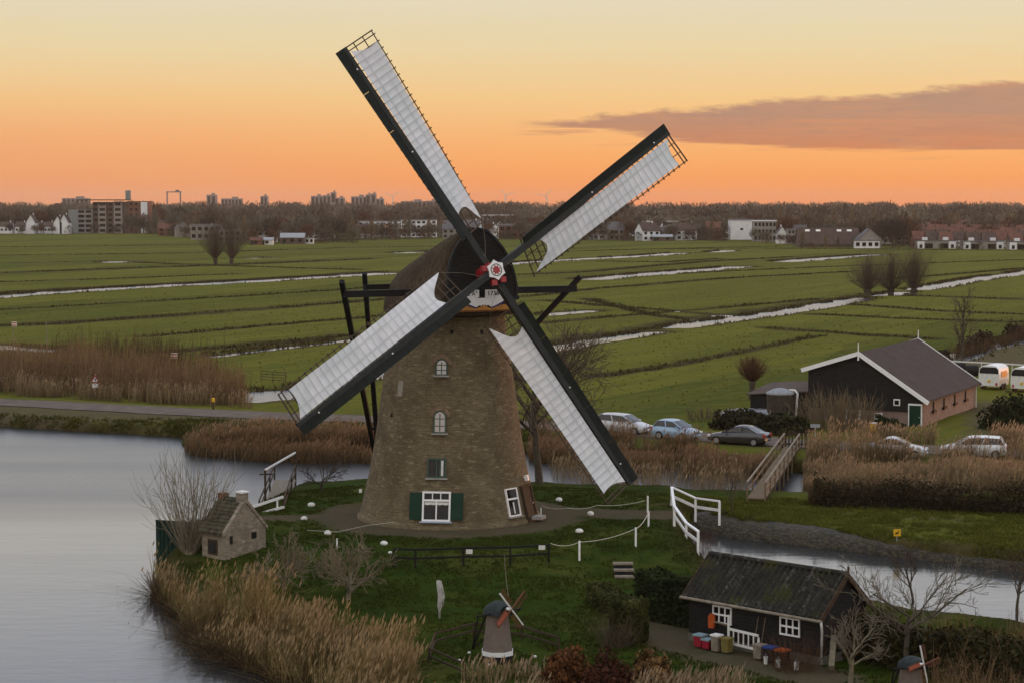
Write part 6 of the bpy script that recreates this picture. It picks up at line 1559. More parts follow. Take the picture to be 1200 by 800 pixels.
# ---- vehicles
def paint(name, c): return mat(name, c, .3, .05, 2, coat=.5)
M['car_silver'] = paint('car_silver', (.42, .42, .43)); M['car_blue'] = paint('car_blue', (.25, .36, .48)); M['car_black'] = paint('car_black', (.028, .026, .027)); M['car_white'] = paint('car_white', (.62, .62, .62))
M['tail_red'] = mat('tail_red', (.35, .01, .01), .3, .05, 2); M['lamp_clear'] = mat('lamp_clear', (.7, .7, .7), .15, .05, 2); M['rim'] = mat('rim', (.35, .35, .36), .4, .1, 3, metal=.7)
def car(label, px, py, flip, kind, paintm, L=4.2, dz=0.0, yaw=0.0, roofm=None):
    c = gp(px, py, 1.0); rd = ROAD; i = int(np.argmin(np.hypot(rd[:, 0] - c.x, rd[:, 1] - c.y))); i = min(max(i, 1), len(rd) - 2)
    f = Vector((rd[i + 1][0] - rd[i - 1][0], rd[i + 1][1] - rd[i - 1][1], 0)).normalized()
    f = Matrix.Rotation(yaw, 3, 'Z') @ f; f = -f if flip else f; s = Vector((-f.y, f.x, 0)); t = thing('parked_car', label, 'car', tuple(c))
    q = lambda x, y, z: Vector(c) + f * x + s * y + UP * z
    h2 = L / 2
    if kind == 'hatch': st = [(-h2, .45, .78, .70), (-h2 + .1, .30, .98, .80), (-h2 + .7, .22, 1.0, .84), (.2, .2, .97, .85), (h2 - 1.0, .2, .92, .84), (h2 - .3, .24, .78, .80), (h2 - .04, .32, .62, .70)]; cab = (-h2 + .16, h2 - .95, -h2 + .55, h2 - 1.85, 1.47)
    elif kind == 'estate': st = [(-h2, .45, .80, .72), (-h2 + .08, .30, 1.0, .82), (-h2 + .7, .22, 1.02, .86), (.2, .2, .98, .87), (h2 - 1.0, .2, .92, .86), (h2 - .3, .24, .76, .80), (h2 - .04, .32, .6, .70)]; cab = (-h2 + .14, h2 - 1.05, -h2 + .42, h2 - 2.0, 1.50)
    else: st = [(-h2, .42, .80, .70), (-h2 + .12, .30, .96, .80), (-h2 + .9, .22, 1.0, .86), (.2, .2, .95, .87), (h2 - 1.1, .2, .90, .86), (h2 - .3, .24, .74, .80), (h2 - .04, .32, .58, .68)]; cab = (-h2 + .55, h2 - 1.2, -h2 + 1.35, h2 - 2.15, 1.42)
    mb = MB(); rows = []
    for (x, z0, z1, w) in st: rows.append([q(x, -w * .9, z0), q(x, -w, z0 + .15), q(x, -w, (z0 + z1) / 2 + .05), q(x, -w * .93, z1 - .03), q(x, -w * .6, z1 + .02), q(x, 0, z1 + .03), q(x, w * .6, z1 + .02), q(x, w * .93, z1 - .03), q(x, w, (z0 + z1) / 2 + .05), q(x, w, z0 + .15), q(x, w * .9, z0)])
    mb.grid(rows); mb.f.append(tuple(range(11))); k = (len(rows) - 1) * 11; mb.f.append(tuple(reversed(range(k, k + 11)))); mb.build('body', M[paintm], t, smooth=True)
    xa, xb, xc, xd, zr = cab; mb = MB(); rows = []
    for (x, z, w) in ((xa, .98, .74), (xc, zr - .05, .60), ((xc + xd) / 2, zr, .63), (xd, zr - .05, .60), (xb, .93, .74)): rows.append([q(x, -w - (.10 if z > 1.2 else 0), min(z, .98) if z > 1.2 else z - .05), q(x, -w, z), q(x, 0, z + .03), q(x, w, z), q(x, w + (.10 if z > 1.2 else 0), min(z, .98) if z > 1.2 else z - .05)])
    mb.grid(rows); mb.build('windows', M['car_glass'], t)
    mb = MB(); rows = []
    for (x, z, w) in ((xc - .06, zr - .075, .56), (xc + .15, zr + .0, .60), ((xc + xd) / 2, zr + .035, .62), (xd - .15, zr + .0, .60), (xd + .06, zr - .07, .56)): rows.append([q(x, -w - .06, z - .07), q(x, -w, z), q(x, 0, z + .03), q(x, w, z), q(x, w + .06, z - .07)])
    mb.grid(rows); mb.build('roof', M[roofm or paintm], t, smooth=True)
    for sy in (-1, 1):
        mb = MB()
        mb.beam(q(xa + .02, sy * .76, .97), q(xc, sy * .64, zr - .04), .07, .05); mb.beam(q(xb - .02, sy * .76, .93), q(xd, sy * .64, zr - .04), .06, .05); mb.beam(q((xa + xb) / 2 - .1, sy * .80, .95), q((xc + xd) / 2, sy * .66, zr), .08, .04); mb.build('pillars', M[paintm], t)
        mb = MB(); mb.frame_box(q(xb - .35, sy * .95, 1.0), f, s, UP, .10, .08, .07); mb.build('mirror', M[paintm], t)
        mb = MB(); mb.frame_box(q(h2 - .12, sy * .60, .62), f, s, UP, .12, .15, .07); mb.build('headlight', M['lamp_clear'], t)
        mb = MB(); mb.frame_box(q(-h2 + .06, sy * .62, .80), f, s, UP, .08, .14, .11); mb.build('tail_light', M['tail_red'], t)
        for x in (-h2 + .78, h2 - .82):
            w = thing_child('wheel', t, q(x, sy * .78, .31)); mb = MB(); mb.tube([q(x, sy * .70, .31), q(x, sy * .89, .31)], .315, 16); mb.build('tyre', M['rubber'], w); mb = MB(); mb.tube([q(x, sy * .885, .31), q(x, sy * .905, .31)], .20, 10); mb.build('rim', M['rim'], w)
    return t
car('silver estate car half hidden behind the lower sail tip', 731, 507, False, 'estate', 'car_silver', 4.5)
car('pale blue hatchback parked between the silver and black cars', 793, 514, False, 'hatch', 'car_blue', 3.7)
car('black saloon car with red tail lights near the footbridge', 866, 520, True, 'saloon', 'car_black', 4.6)
car('silver car of which only roof and bonnet rise above the reeds', 1052, 535, False, 'saloon', 'car_silver', 4.2)
car('white estate car behind the reeds at the right', 1141, 535, True, 'estate', 'car_white', 4.6)
M['orange_sunlight'] = mat('orange_sunlight', (.62, .20, .05), .4, .1, 2)
def trailer(label, px, py, rz):
    c = gp(px, py, .8); t = thing('horse_trailer', label, 'trailer', tuple(c), 'horse trailers on the farm track'); ca, sa = math.cos(rz), math.sin(rz)
    ex, ey = Vector((ca, sa, 0)), Vector((-sa, ca, 0)); q = lambda x, y, z: Vector(c) + ex * x + ey * y + UP * z          # ey: towards the drawbar, away from us
    mb = MB(); mb.prism([(-1.02, .40), (1.02, .40), (1.08, 1.0), (1.05, 1.62), (-1.05, 1.62), (-1.08, 1.0)], q(0, -1.5, 0), ex, UP, ey, 3.2); mb.build('box', M['white_worn'], t)
    mb = MB(); mb.prism([(-1.06, 1.62), (1.06, 1.62), (1.0, 2.12), (.75, 2.38), (.3, 2.48), (-.3, 2.48), (-.75, 2.38), (-1.0, 2.12)], q(0, -1.46, 0), ex, UP, ey, 3.1); mb.build('roof', M['white_paint'], t)
    mb = MB(); mb.prism([(-.98, 1.66), (.98, 1.66), (.93, 2.08), (.7, 2.3), (-.7, 2.3), (-.93, 2.08)], q(0, -1.52, 0), ex, UP, ey, .07); mb.build('rear_flap', M['dark_paint'], t)
    mb = MB(); mb.frame_box(q(1.075, .1, 1.55), ey, UP, ex, .9, .30, .02); mb.build('sunlit_panel', M['orange_sunlight'], t)  # low sun's orange on the side wall, painted on as a flat panel
    for sx in (-1, 1):
        for y in (-.35, .45): mb = MB(); mb.tube([q(sx * .9, y, .30), q(sx * 1.12, y, .30)], .31, 14); mb.build('wheel', M['rubber'], t)
        mb = MB(); mb.frame_box(q(sx * .8, -1.52, .62), ex, ey, UP, .09, .03, .14); mb.build('tail_light', M['tail_red'], t)
    mb = MB(); mb.frame_box(q(.05, -1.53, .9), ex, ey, UP, .14, .02, .12); mb.build('number_plate', M['yellow_paint'], t)
    mb = MB(); mb.beam(q(-.5, 1.7, .5), q(0, 3.0, .5), .08); mb.beam(q(.5, 1.7, .5), q(0, 3.0, .5), .08); mb.build('drawbar', M['steel'], t)
trailer('white horse trailer with sunlit orange side behind the barn, left one', 1164, 455, -.55)
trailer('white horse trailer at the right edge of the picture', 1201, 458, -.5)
def bale_row():
    for i, (px, py, lab) in enumerate(((1124, 437, 'dark wrapped bale behind the barn roof, leftmost of the pair'), (1139, 440, 'dark wrapped bale left of the horse trailer'))):
        c = gp(px, py, .7); mb = MB(); mb.tube([Vector(c) + Vector((-.6, 0, .55)), Vector(c) + Vector((.6, 0, .55))], .62, 14); tag(mb.build('wrapped_bale', M['black_timber'], None, tuple(c)), lab, 'bale', 'wrapped bales')
bale_row()
def fence_line(name, label, pts, h, post_w, rails, rail_w, m, cat='fence', every=None, railm=None, posts=True):
    """posts (children) at the given points, rails between them"""
    c = pts[0]; t = thing(name, label, cat, tuple(c))
    for p in pts:
        mb = MB(); mb.beam(Vector(p) - UP * .2, Vector(p) + UP * h, post_w); mb.build('post', M[m], t)
    for r in rails:
        mb = MB()
        for a, b in zip(pts[:-1], pts[1:]): mb.beam(Vector(a) + UP * h * r, Vector(b) + UP * h * r, rail_w, rail_w * 1.6)
        mb.build('rail', M[railm or m], t)
    return t
fence_line('field_fence', 'pale pipe fence behind the horse trailers', [gp(x, y, .5) for x, y in ((1112, 432), (1150, 434), (1186, 436), (1240, 440))], 1.0, .08, (.9,), .09, 'white_worn')
fence_line('metal_gate', 'grey tubular farm gate by the bright ditch on the left', [gp(x, y, .2) for x, y in ((306, 447), (320, 448), (335, 449))], 1.15, .07, (.25, .5, .75, 1.0), .04, 'dull_steel', 'gate')
for px, py, h, lab in ((55, 408, 3.6, 'tall bare pole rising from the roadside thicket'),):
    c = gp(px, py, .2); mb = MB(); mb.tube([Vector(c) - UP * .3, Vector(c) + UP * h], [.07, .05], 7); tag(mb.build('pole', M['weathered'], None, tuple(c)), lab, 'pole')
def marker(px, py, h, lab):
    c = gp(px, py, .2); t = thing('marker_post', lab, 'marker', tuple(c), 'striped markers'); mb = MB(); mb.tube([Vector(c) - UP * .2, Vector(c) + UP * h], .04, 6); mb.build('post', M['weathered'], t)
    mb = MB(); mb.frame_box(Vector(c) + UP * (h + .3) + Vector((.15, -.06, 0)), (1, 0, 0), (0, 1, 0), UP, .32, .03, .30); mb.build('board', M['white_worn'], t)
    for k in (-.16, .14): mb = MB(); mb.frame_box(Vector(c) + UP * (h + .3 + k) + Vector((.15, -.10, 0)), (1, 0, 0), (0, 1, 0), UP, .30, .012, .07); mb.build('stripe', M['orange_plastic'], t)
marker(16, 412, 3.2, 'orange striped marker above the thicket at the left edge'); marker(203, 440, 1.9, 'orange striped marker before the right end of the thicket')

# ---- road furniture
def warning_sign():
    c = gp(112, 466, 1.0); t = thing('warning_sign', 'red bordered triangular warning sign on a white post by the road', 'road sign', tuple(c)); b = Vector(c)
    mb = MB(); mb.tube([b - UP * .3, b + UP * 2.35], .045, 8); mb.build('post', M['white_worn'], t)
    f = Vector((.0, -1, 0)); mb = MB(); mb.prism([(-.46, 0), (.46, 0), (0, .80)], b + UP * 1.55 + f * .06, (1, 0, 0), UP, f, .03); pl = mb.build('plate', M['red_paint'], t)
    mb = MB(); mb.prism([(-.27, .10), (.27, .10), (0, .57)], b + UP * 1.55 + f * .094, (1, 0, 0), UP, f, .01); mb.build('white_face', M['white_paint'], pl)
    mb = MB(); mb.prism([(-.05, .16), (.05, .16), (.04, .40), (-.04, .40)], b + UP * 1.55 + f * .108, (1, 0, 0), UP, f, .008); mb.build('symbol', M['black_timber'], pl)
    mb = MB(); mb.frame_box(b + UP * 1.25 + f * .07, (1, 0, 0), f, UP, .30, .02, .20); mb.build('sub_plate', M['white_paint'], t)
warning_sign()
def hydrant():
    c = gp(250, 480, 1.0); b = Vector(c); t = thing('marker_bollard', 'small yellow and red bollard on the road edge before the reeds', 'bollard', tuple(c)); mb = MB(); mb.tube([b - UP * .2, b + UP * .75], .09, 8); mb.build('post', M['dark_wood'], t)
    mb = MB(); mb.lathe(tuple(b + UP * .72), [(.13, 0), (.14, .28), (.06, .36)], 10); mb.build('cap', M['yellow_paint'], t)
hydrant()
def street_sign():
    c = gp(955, 521, 1.0); b = Vector(c); t = thing('street_sign', 'small grey street name sign on a pole beside the footbridge', 'sign', tuple(c)); mb = MB(); mb.tube([b - UP * .2, b + UP * 1.55], .04, 7); mb.build('post', M['steel'], t)
    mb = MB(); mb.frame_box(b + UP * 1.45 + Vector((0, -.06, 0)), (1, 0, 0), (0, 1, 0), UP, .36, .02, .13); mb.build('plate', M['corrugated'], t)
street_sign()
for px, lab in ((948.5, 'dark square flower tub left of the street sign pole'), (960.5, 'dark square flower tub right of the street sign pole')):
    c = gp(px, 526, 1.0); t = thing('flower_tub', lab, 'planter', tuple(c), 'flower tubs by the street sign'); mb = MB(); mb.lathe(tuple(c), [(.20, 0), (.27, .5), (.22, .5), (.2, .42)], 8, cap=True); mb.build('tub', M['black_timber'], t)
    mb = MB(); mb.ball(Vector(c) + UP * .52, .2, .2, .1, 8, 5, .2, random.Random(4)); mb.build('soil', M['dark_wood'], t)
def yellow_box():
    c = gp(1023, 516, 1.0); b = Vector(c); t = thing('yellow_post_box', 'small yellow box on a post among the roadside reeds', 'box', tuple(c)); mb = MB(); mb.tube([b - UP * .2, b + UP * .9], .05, 6); mb.build('post', M['wood'], t)
    mb = MB(); mb.box(b + UP * 1.15, (.42, .3, .6)); mb.build('box', M['yellow_paint'], t); mb = MB(); mb.box(b + UP * 1.48, (.48, .36, .07)); mb.build('lid', M['white_worn'], t)
yellow_box()
def footbridge():
    a, b = gp(886, 588, .9), P(928, 526, 1.0); a, b = Vector((a.x, a.y, .95)), Vector((b[0], b[1], 1.05)); d = (b - a); L = d.length; d.normalize(); s = Vector((d.y, -d.x, 0)).normalized(); t = thing('footbridge', 'long wooden footbridge with plain handrails across the reedy canal', 'bridge', tuple(a))
    mb = MB(); n = int(L / .3)
    for i in range(n): mb.frame_box(a + d * (L * (i + .5) / n) + UP * .1, d, s, UP, L / n * .47, .55, .04)
    mb.build('deck', M['wood'], t)
    for sy in (-1, 1): mb = MB(); mb.beam(a + s * sy * .45 - UP * .06, b + s * sy * .45 - UP * .06, .14, .24); mb.build('girder', M['dark_wood'], t)
    m = 9
    for sy in (-1, 1):
        for i in range(m): p = a + d * L * i / (m - 1) + s * sy * .55; mb = MB(); mb.beam(p - UP * (.2 if i in (0, m - 1) else 1.4), p + UP * 1.1, .10); mb.build('post', M['wood'], t)
        mb = MB(); mb.beam(a + s * sy * .55 + UP * 1.12, b + s * sy * .55 + UP * 1.12, .11, .06); mb.build('handrail', M['weathered'], t)
        mb = MB(); mb.beam(a + s * sy * .55 + UP * .6, b + s * sy * .55 + UP * .6, .06, .12); mb.build('middle_rail', M['wood'], t)
    g = thing('wooden_gate', 'dark slatted wooden gate closing the road end of the footbridge', 'gate', tuple(b))
    for i in range(9): mb = MB(); mb.beam(b + d * .25 + s * (-.95 + i * .237), b + d * .25 + s * (-.95 + i * .237) + UP * 1.25, .10, .04); mb.build('slat', M['dark_wood'], g)
    for z in (.3, 1.0): mb = MB(); mb.beam(b + d * .32 - s * 1.05 + UP * z, b + d * .32 + s * 1.05 + UP * z, .05, .10); mb.build('rail', M['dark_wood'], g)
    fence_line('wooden_fence', 'short dark rail fence sloping from the footbridge gate to the reeds', [b + s * 1.1, Vector((b.x, b.y, b.z - .2)) + s * 2.2 - d * 1.5, Vector((b.x, b.y, b.z - .5)) + s * 3.0 - d * 3.2], 1.1, .10, (.5, .95), .06, 'dark_wood')
footbridge()

# ---- on the mill yard
def white_rails():
    pts = [P(843, 606, .95), P(815, 600, 1.05), P(787, 596, 1.15), P(790, 622, 1.1), P(804, 631, 1.05), P(818, 642, 1.0)]; pts = [Vector((x, y, hz(x, y))) for x, y in pts]
    pts = [Vector((p.x, p.y, max(p.z, .8))) for p in pts]; t = thing('bridge_railing', 'white painted wooden railing round the head of the canal', 'railing', tuple(pts[2]))
    for i, p in enumerate(pts): mb = MB(); mb.beam(p - UP * .3, p + UP * 1.08, .13); mb.build('post', M['white_paint'], t)
    for a, b in zip(pts[:-1], pts[1:]):
        mb = MB(); mb.beam(a + UP * 1.1, b + UP * 1.1, .15, .08); mb.build('top_rail', M['white_paint'], t); mb = MB(); mb.beam(a + UP * .58, b + UP * .58, .05, .16); mb.build('lower_rail', M['white_paint'], t)
white_rails()
for i, (px, py, r, lab) in enumerate(((365, 593, .36, 'white painted stone on the lawn between the canal tree and mill'), (356.5, 609, .34, 'white painted stone at the end of the left path'), (384, 626, .36, 'white painted stone above the fruit trees'), (450, 638, .32, 'white painted stone before the mill plinth, nearest the black rail'),
        (655, 587, .36, 'white painted stone on the back lawn right of the mill'), (692, 603.5, .36, 'white painted stone at the edge of the mill path'), (679, 624, .36, 'white painted stone beside the middle white post'), (457, 648, .18, 'tiny white stone near the black rail'))):
    c = gp(px, py, 1.2); mb = MB(); r *= .62; mb.ball(c + UP * r * .42, r, r * .85, r * .66, 12, 8, .05, random.Random(i), i); tag(mb.build('white_stone', M['stone_white'], None, tuple(c), smooth=True), lab, 'stone', 'white stones round the mill')
def rope_posts():
    pts = []
    for i, (px, py, h, lab) in enumerate(((679, 656, .98, 'white post before the mill, leftmost on the rope'), (745, 640, 1.0, 'white post in the middle of the rope fence'), (760, 617, .85, 'white post at the path edge, nearest the white railing'), (759, 600, .95, 'white post on the far side of mill path'))):
        c = gp(px, py, 1.2); pts.append(Vector(c) + UP * h * .95); mb = MB(); mb.beam(Vector(c) - UP * .3, Vector(c) + UP * h, .10); tag(mb.build('white_post', M['white_paint'], None, tuple(c)), lab, 'post', 'white posts of the rope fence')
    e = Vector(gp(645, 657, 1.2)) + UP * .9; pts = [e] + pts; lines = []
    mb = MB(); full = []
    for a, b in zip(pts[:-1], pts[1:]):
        for i in range(8): k = i / 8; full.append(a + (b - a) * k - UP * .16 * 4 * k * (1 - k))
    full.append(pts[-1]); mb.tube(full, .018, 5); tag(mb.build('rope', M['rope'], None, tuple(e)), 'pale rope slung between the white posts', 'rope')
    back = [Vector(gp(x, y, 1.2)) + UP * .55 for x, y in ((634, 603), (665, 606), (700, 603), (756, 597))]; full = []
    for a, b in zip(back[:-1], back[1:]):
        for i in range(6): k = i / 6; full.append(a + (b - a) * k - UP * .12 * 4 * k * (1 - k))
    full.append(back[-1]); mb = MB(); mb.tube(full, .015, 5); tag(mb.build('rope', M['rope'], None, tuple(back[0])), 'pale rope along the far edge of the mill path', 'rope')
    left = [Vector(gp(x, y, 1.2)) + UP * .5 for x, y in ((360, 632), (395, 634), (430, 626), (462, 622))]; mb = MB(); mb.tube(left, .012, 5); tag(mb.build('rope', M['rope'], None, tuple(left[0])), 'pale rope across the lawn left of the mill foot', 'rope')
    for i, (px, py) in enumerate(((634, 606), (395, 643))): c = gp(px, py, 1.2); mb = MB(); mb.beam(Vector(c) - UP * .2, Vector(c) + UP * .55, .07); tag(mb.build('white_post', M['white_paint'], None, tuple(c)), ('short white post at the mill door', 'short white post above the fruit trees')[i], 'post')
rope_posts()
fence_line('rail_fence', 'low black two rail fence on the lawn before the mill', [gp(x, y, 1.2) for x, y in ((462, 664), (487, 665), (543, 663), (598, 662), (643, 659))], .95, .10, (.5, .95), .06, 'black_timber')
for px, py, lab in ((550, 649, 'white notice plate on the black rail fence, left one'), (635, 644, 'white notice plate on the black rail fence, right one')):
    c = gp(px, py + 17, 1.2); mb = MB(); mb.frame_box(Vector(c) + UP * .88 + Vector((0, -.14, 0)), (1, 0, 0), (0, 1, 0), UP, .16, .015, .11); tag(mb.build('notice_plate', M['white_worn'], None, tuple(Vector(c) + UP * .8)), lab, 'notice')
def steps():
    a = gp(730, 672, 1.2); t = thing('garden_steps', 'three wooden steps set in the grass bank between the hedges', 'steps', tuple(a))
    for i in range(4): mb = MB(); mb.box((a.x + .02 * i, a.y - i * .45, a.z + .52 - i * .24), (.98, .36, .10)); mb.build('tread', M['weathered'], t)
    for i in range(3): mb = MB(); mb.box((a.x + .02 * i, a.y - .2 - i * .45, a.z + .30 - i * .24), (.92, .06, .36)); mb.build('riser', M['black_timber'], t)
steps()
def statue():
    c = gp(515, 724, .9); b = Vector(c); rng = random.Random(2); t = thing('wooden_sculpture', 'narrow pale driftwood sculpture standing on the lower lawn', 'sculpture', tuple(c)); pts = [b - UP * .2, b + UP * .35, b + Vector((.02, 0, .55)), b + Vector((.06, 0, 1.0)), b + Vector((0, 0, 1.35)), b + Vector((-.06, 0, 1.7))]
    mb = MB(); mb.tube(pts, [.05, .05, .12, .13, .11, .08], 7); mb.build('figure', M['driftwood'], t, smooth=True); mb = MB(); mb.tube([p + Vector((.12, -.03, 0)) for p in pts[2:]], [.05, .07, .06, .03], 6); mb.build('side_branch', M['driftwood'], t, smooth=True)
statue()
c = gp(596, 700, .9); mb = MB(); mb.tube([Vector(c), Vector(c) + Vector((-.1, 0, .7)), Vector(c) + Vector((-.2, 0, 2.0))], [.02, .018, .012], 5); tag(mb.build('garden_cane', M['weathered'], None, tuple(c)), 'thin bent cane standing behind the small windmill', 'cane')

def mini_mill(label, loc, H, rz, tone, sail_an, base_r, fancy=True, group=None):
    b = Vector(loc); t = thing('miniature_windmill', label, 'model windmill', tuple(loc)); fr = Vector((math.sin(rz), -math.cos(rz), 0)); ri = Vector((math.cos(rz), math.sin(rz), 0)); k = H / 2.3
    mb = MB(); mb.lathe(tuple(b), [(base_r * 1.0, -.1), (base_r * .98, .26 * k)], 8, a0=.39); mb.build('base', M['black_timber'], t)
    mb = MB(); mb.lathe(tuple(b), [(base_r * 1.03, .26 * k), (base_r * 1.03, .42 * k)], 8, a0=.39); mb.build('white_band', M['white_paint'], t)
    mb = MB(); mb.lathe(tuple(b), [(base_r * .99, .42 * k), (base_r * .84, 1.0 * k), (base_r * .68, 1.75 * k)], 8, a0=.39); mb.build('body', M[tone], t)
    mb = MB(); rows = []
    for (s, w, h) in ((base_r * .85, .62, .36), (base_r * .4, .82, .48), (-.1, .86, .46), (-base_r * .6, .66, .32), (-base_r * .92, .28, .14)):
        rows.append([b + fr * s + ri * (base_r * w * math.cos(math.pi * i / 10)) + UP * (1.72 * k + h * k * math.sin(math.pi * i / 10) ** .8) for i in range(11)])
    mb.grid(rows); mb.f.append(tuple(range(11))); mb.build('cap', M['slate_green'], t, smooth=True)
    hub = b + fr * (base_r * 1.25) + UP * 1.98 * k; mb = MB(); mb.tube([b + fr * base_r * .6 + UP * 1.95 * k, hub], .06 * k, 8); ws = mb.build('shaft', M['white_paint'], t)
    for i in range(4):
        an = sail_an + i * math.pi / 2; r = ri * math.cos(an) + UP * math.sin(an); tt = ri * math.sin(an) - UP * math.cos(an); S = thing_child('sail', t, hub); R_ = .85 * k
        mb = MB(); mb.beam(hub, hub + r * R_, .05 * k, .05 * k, up=fr); mb.build('stock', M['white_worn' if i % 2 else 'brown_paint'], S)
        mb = MB()
        for q in np.linspace(.25, .97, 8): mb.beam(hub + r * R_ * q - tt * .02, hub + r * R_ * q + tt * .22 * k, .02, .02)
        mb.beam(hub + r * R_ * .25 + tt * .2 * k, hub + r * R_ * .97 + tt * .2 * k, .02, .02); mb.build('lattice', M['brown_paint'], S)
        if i == 2 or fancy is False: mb = MB(); mb.prism([(.28 * R_, .03), (.95 * R_, .03), (.95 * R_, .19 * k), (.28 * R_, .19 * k)], hub + fr * .03, r, tt, fr, .012); mb.build('sail_cloth', M['red_cloth'], S)
    zc = 1.78 * k; A = b + fr * .15 + UP * zc
    mb = MB(); mb.beam(A - ri * 1.1 * k, A + ri * 1.0 * k, .06, .06); mb.build('cross_beam', M['black_timber'], t)
    foot = b - fr * 1.35 * k + UP * .25
    for s in (-1, 1): mb = MB(); mb.beam(foot, A + ri * s * 1.05 * k, .05, .05); mb.build('tail_brace', M['black_timber'], t)
    mb = MB(); mb.beam(foot, b - fr * .5 + UP * (zc + .1), .06, .06); mb.build('tail_beam', M['black_timber'], t)
    return t
M['slate_green'] = mat('slate_green', (.028, .036, .036), .8, .3, 6, .2, 20); M['mini_body'] = mat('mini_body', (.155, .125, .105), .9, .18, 6, .2, 24); M['red_cloth'] = mat('red_cloth', (.30, .09, .055), .7, .15, 5)
mini_mill('miniature windmill with brown body and white band inside the fence', gp(583, 774, .75), 2.6, .75, 'mini_body', .72, .66)
mini_mill('smaller miniature windmill with green cap cut by the bottom edge', gp(1067, 828, .75), 2.0, .5, 'mini_body', .25, .56)
c0 = gp(583, 772, .75)
for i in range(6):
    a = i * 1.047 + .3; q = Vector((c0.x + 1.6 * math.cos(a), c0.y + 1.3 * math.sin(a), 0)); q.z = hz(q.x, q.y); mb = MB(); mb.ball(q + UP * .05, .07, .07, .06, 8, 5); tag(mb.build('white_pebble', M['stone_white'], None, tuple(q), smooth=True), 'small white garden stone round the foot of the miniature windmill', 'stone', 'white pebbles round the small mill')
fence_line('wooden_fence', 'low dark two rail fence around the miniature windmill', [gp(x, y, .75) for x, y in ((545, 795), (503, 776), (510, 758), (555, 746), (612, 750), (655, 763))], .62, .08, (.45, .95), .05, 'dark_wood')
def yellow_sign():
    c = gp(1051, 632, .95); b = Vector(c); t = thing('waterside_sign', 'small square yellow sign on the dike above the stone wall', 'sign', tuple(c)); mb = MB(); mb.tube([b - UP * .2, b + UP * .3], .03, 6); mb.build('post', M['steel'], t)
    mb = MB(); mb.frame_box(b + UP * .42 + Vector((0, -.05, 0)), (1, 0, 0), (0, 1, 0), UP, .19, .015, .19); pl = mb.build('plate', M['yellow_paint'], t)
    mb = MB(); mb.frame_box(b + UP * .42 + Vector((0, -.068, 0)), Vector((.8, 0, .6)), (0, 1, 0), Vector((-.6, 0, .8)), .12, .004, .03); mb.frame_box(b + UP * .36 + Vector((-.03, -.068, 0)), (1, 0, 0), (0, 1, 0), UP, .1, .004, .02); mb.build('symbol', M['black_timber'], pl)
yellow_sign()

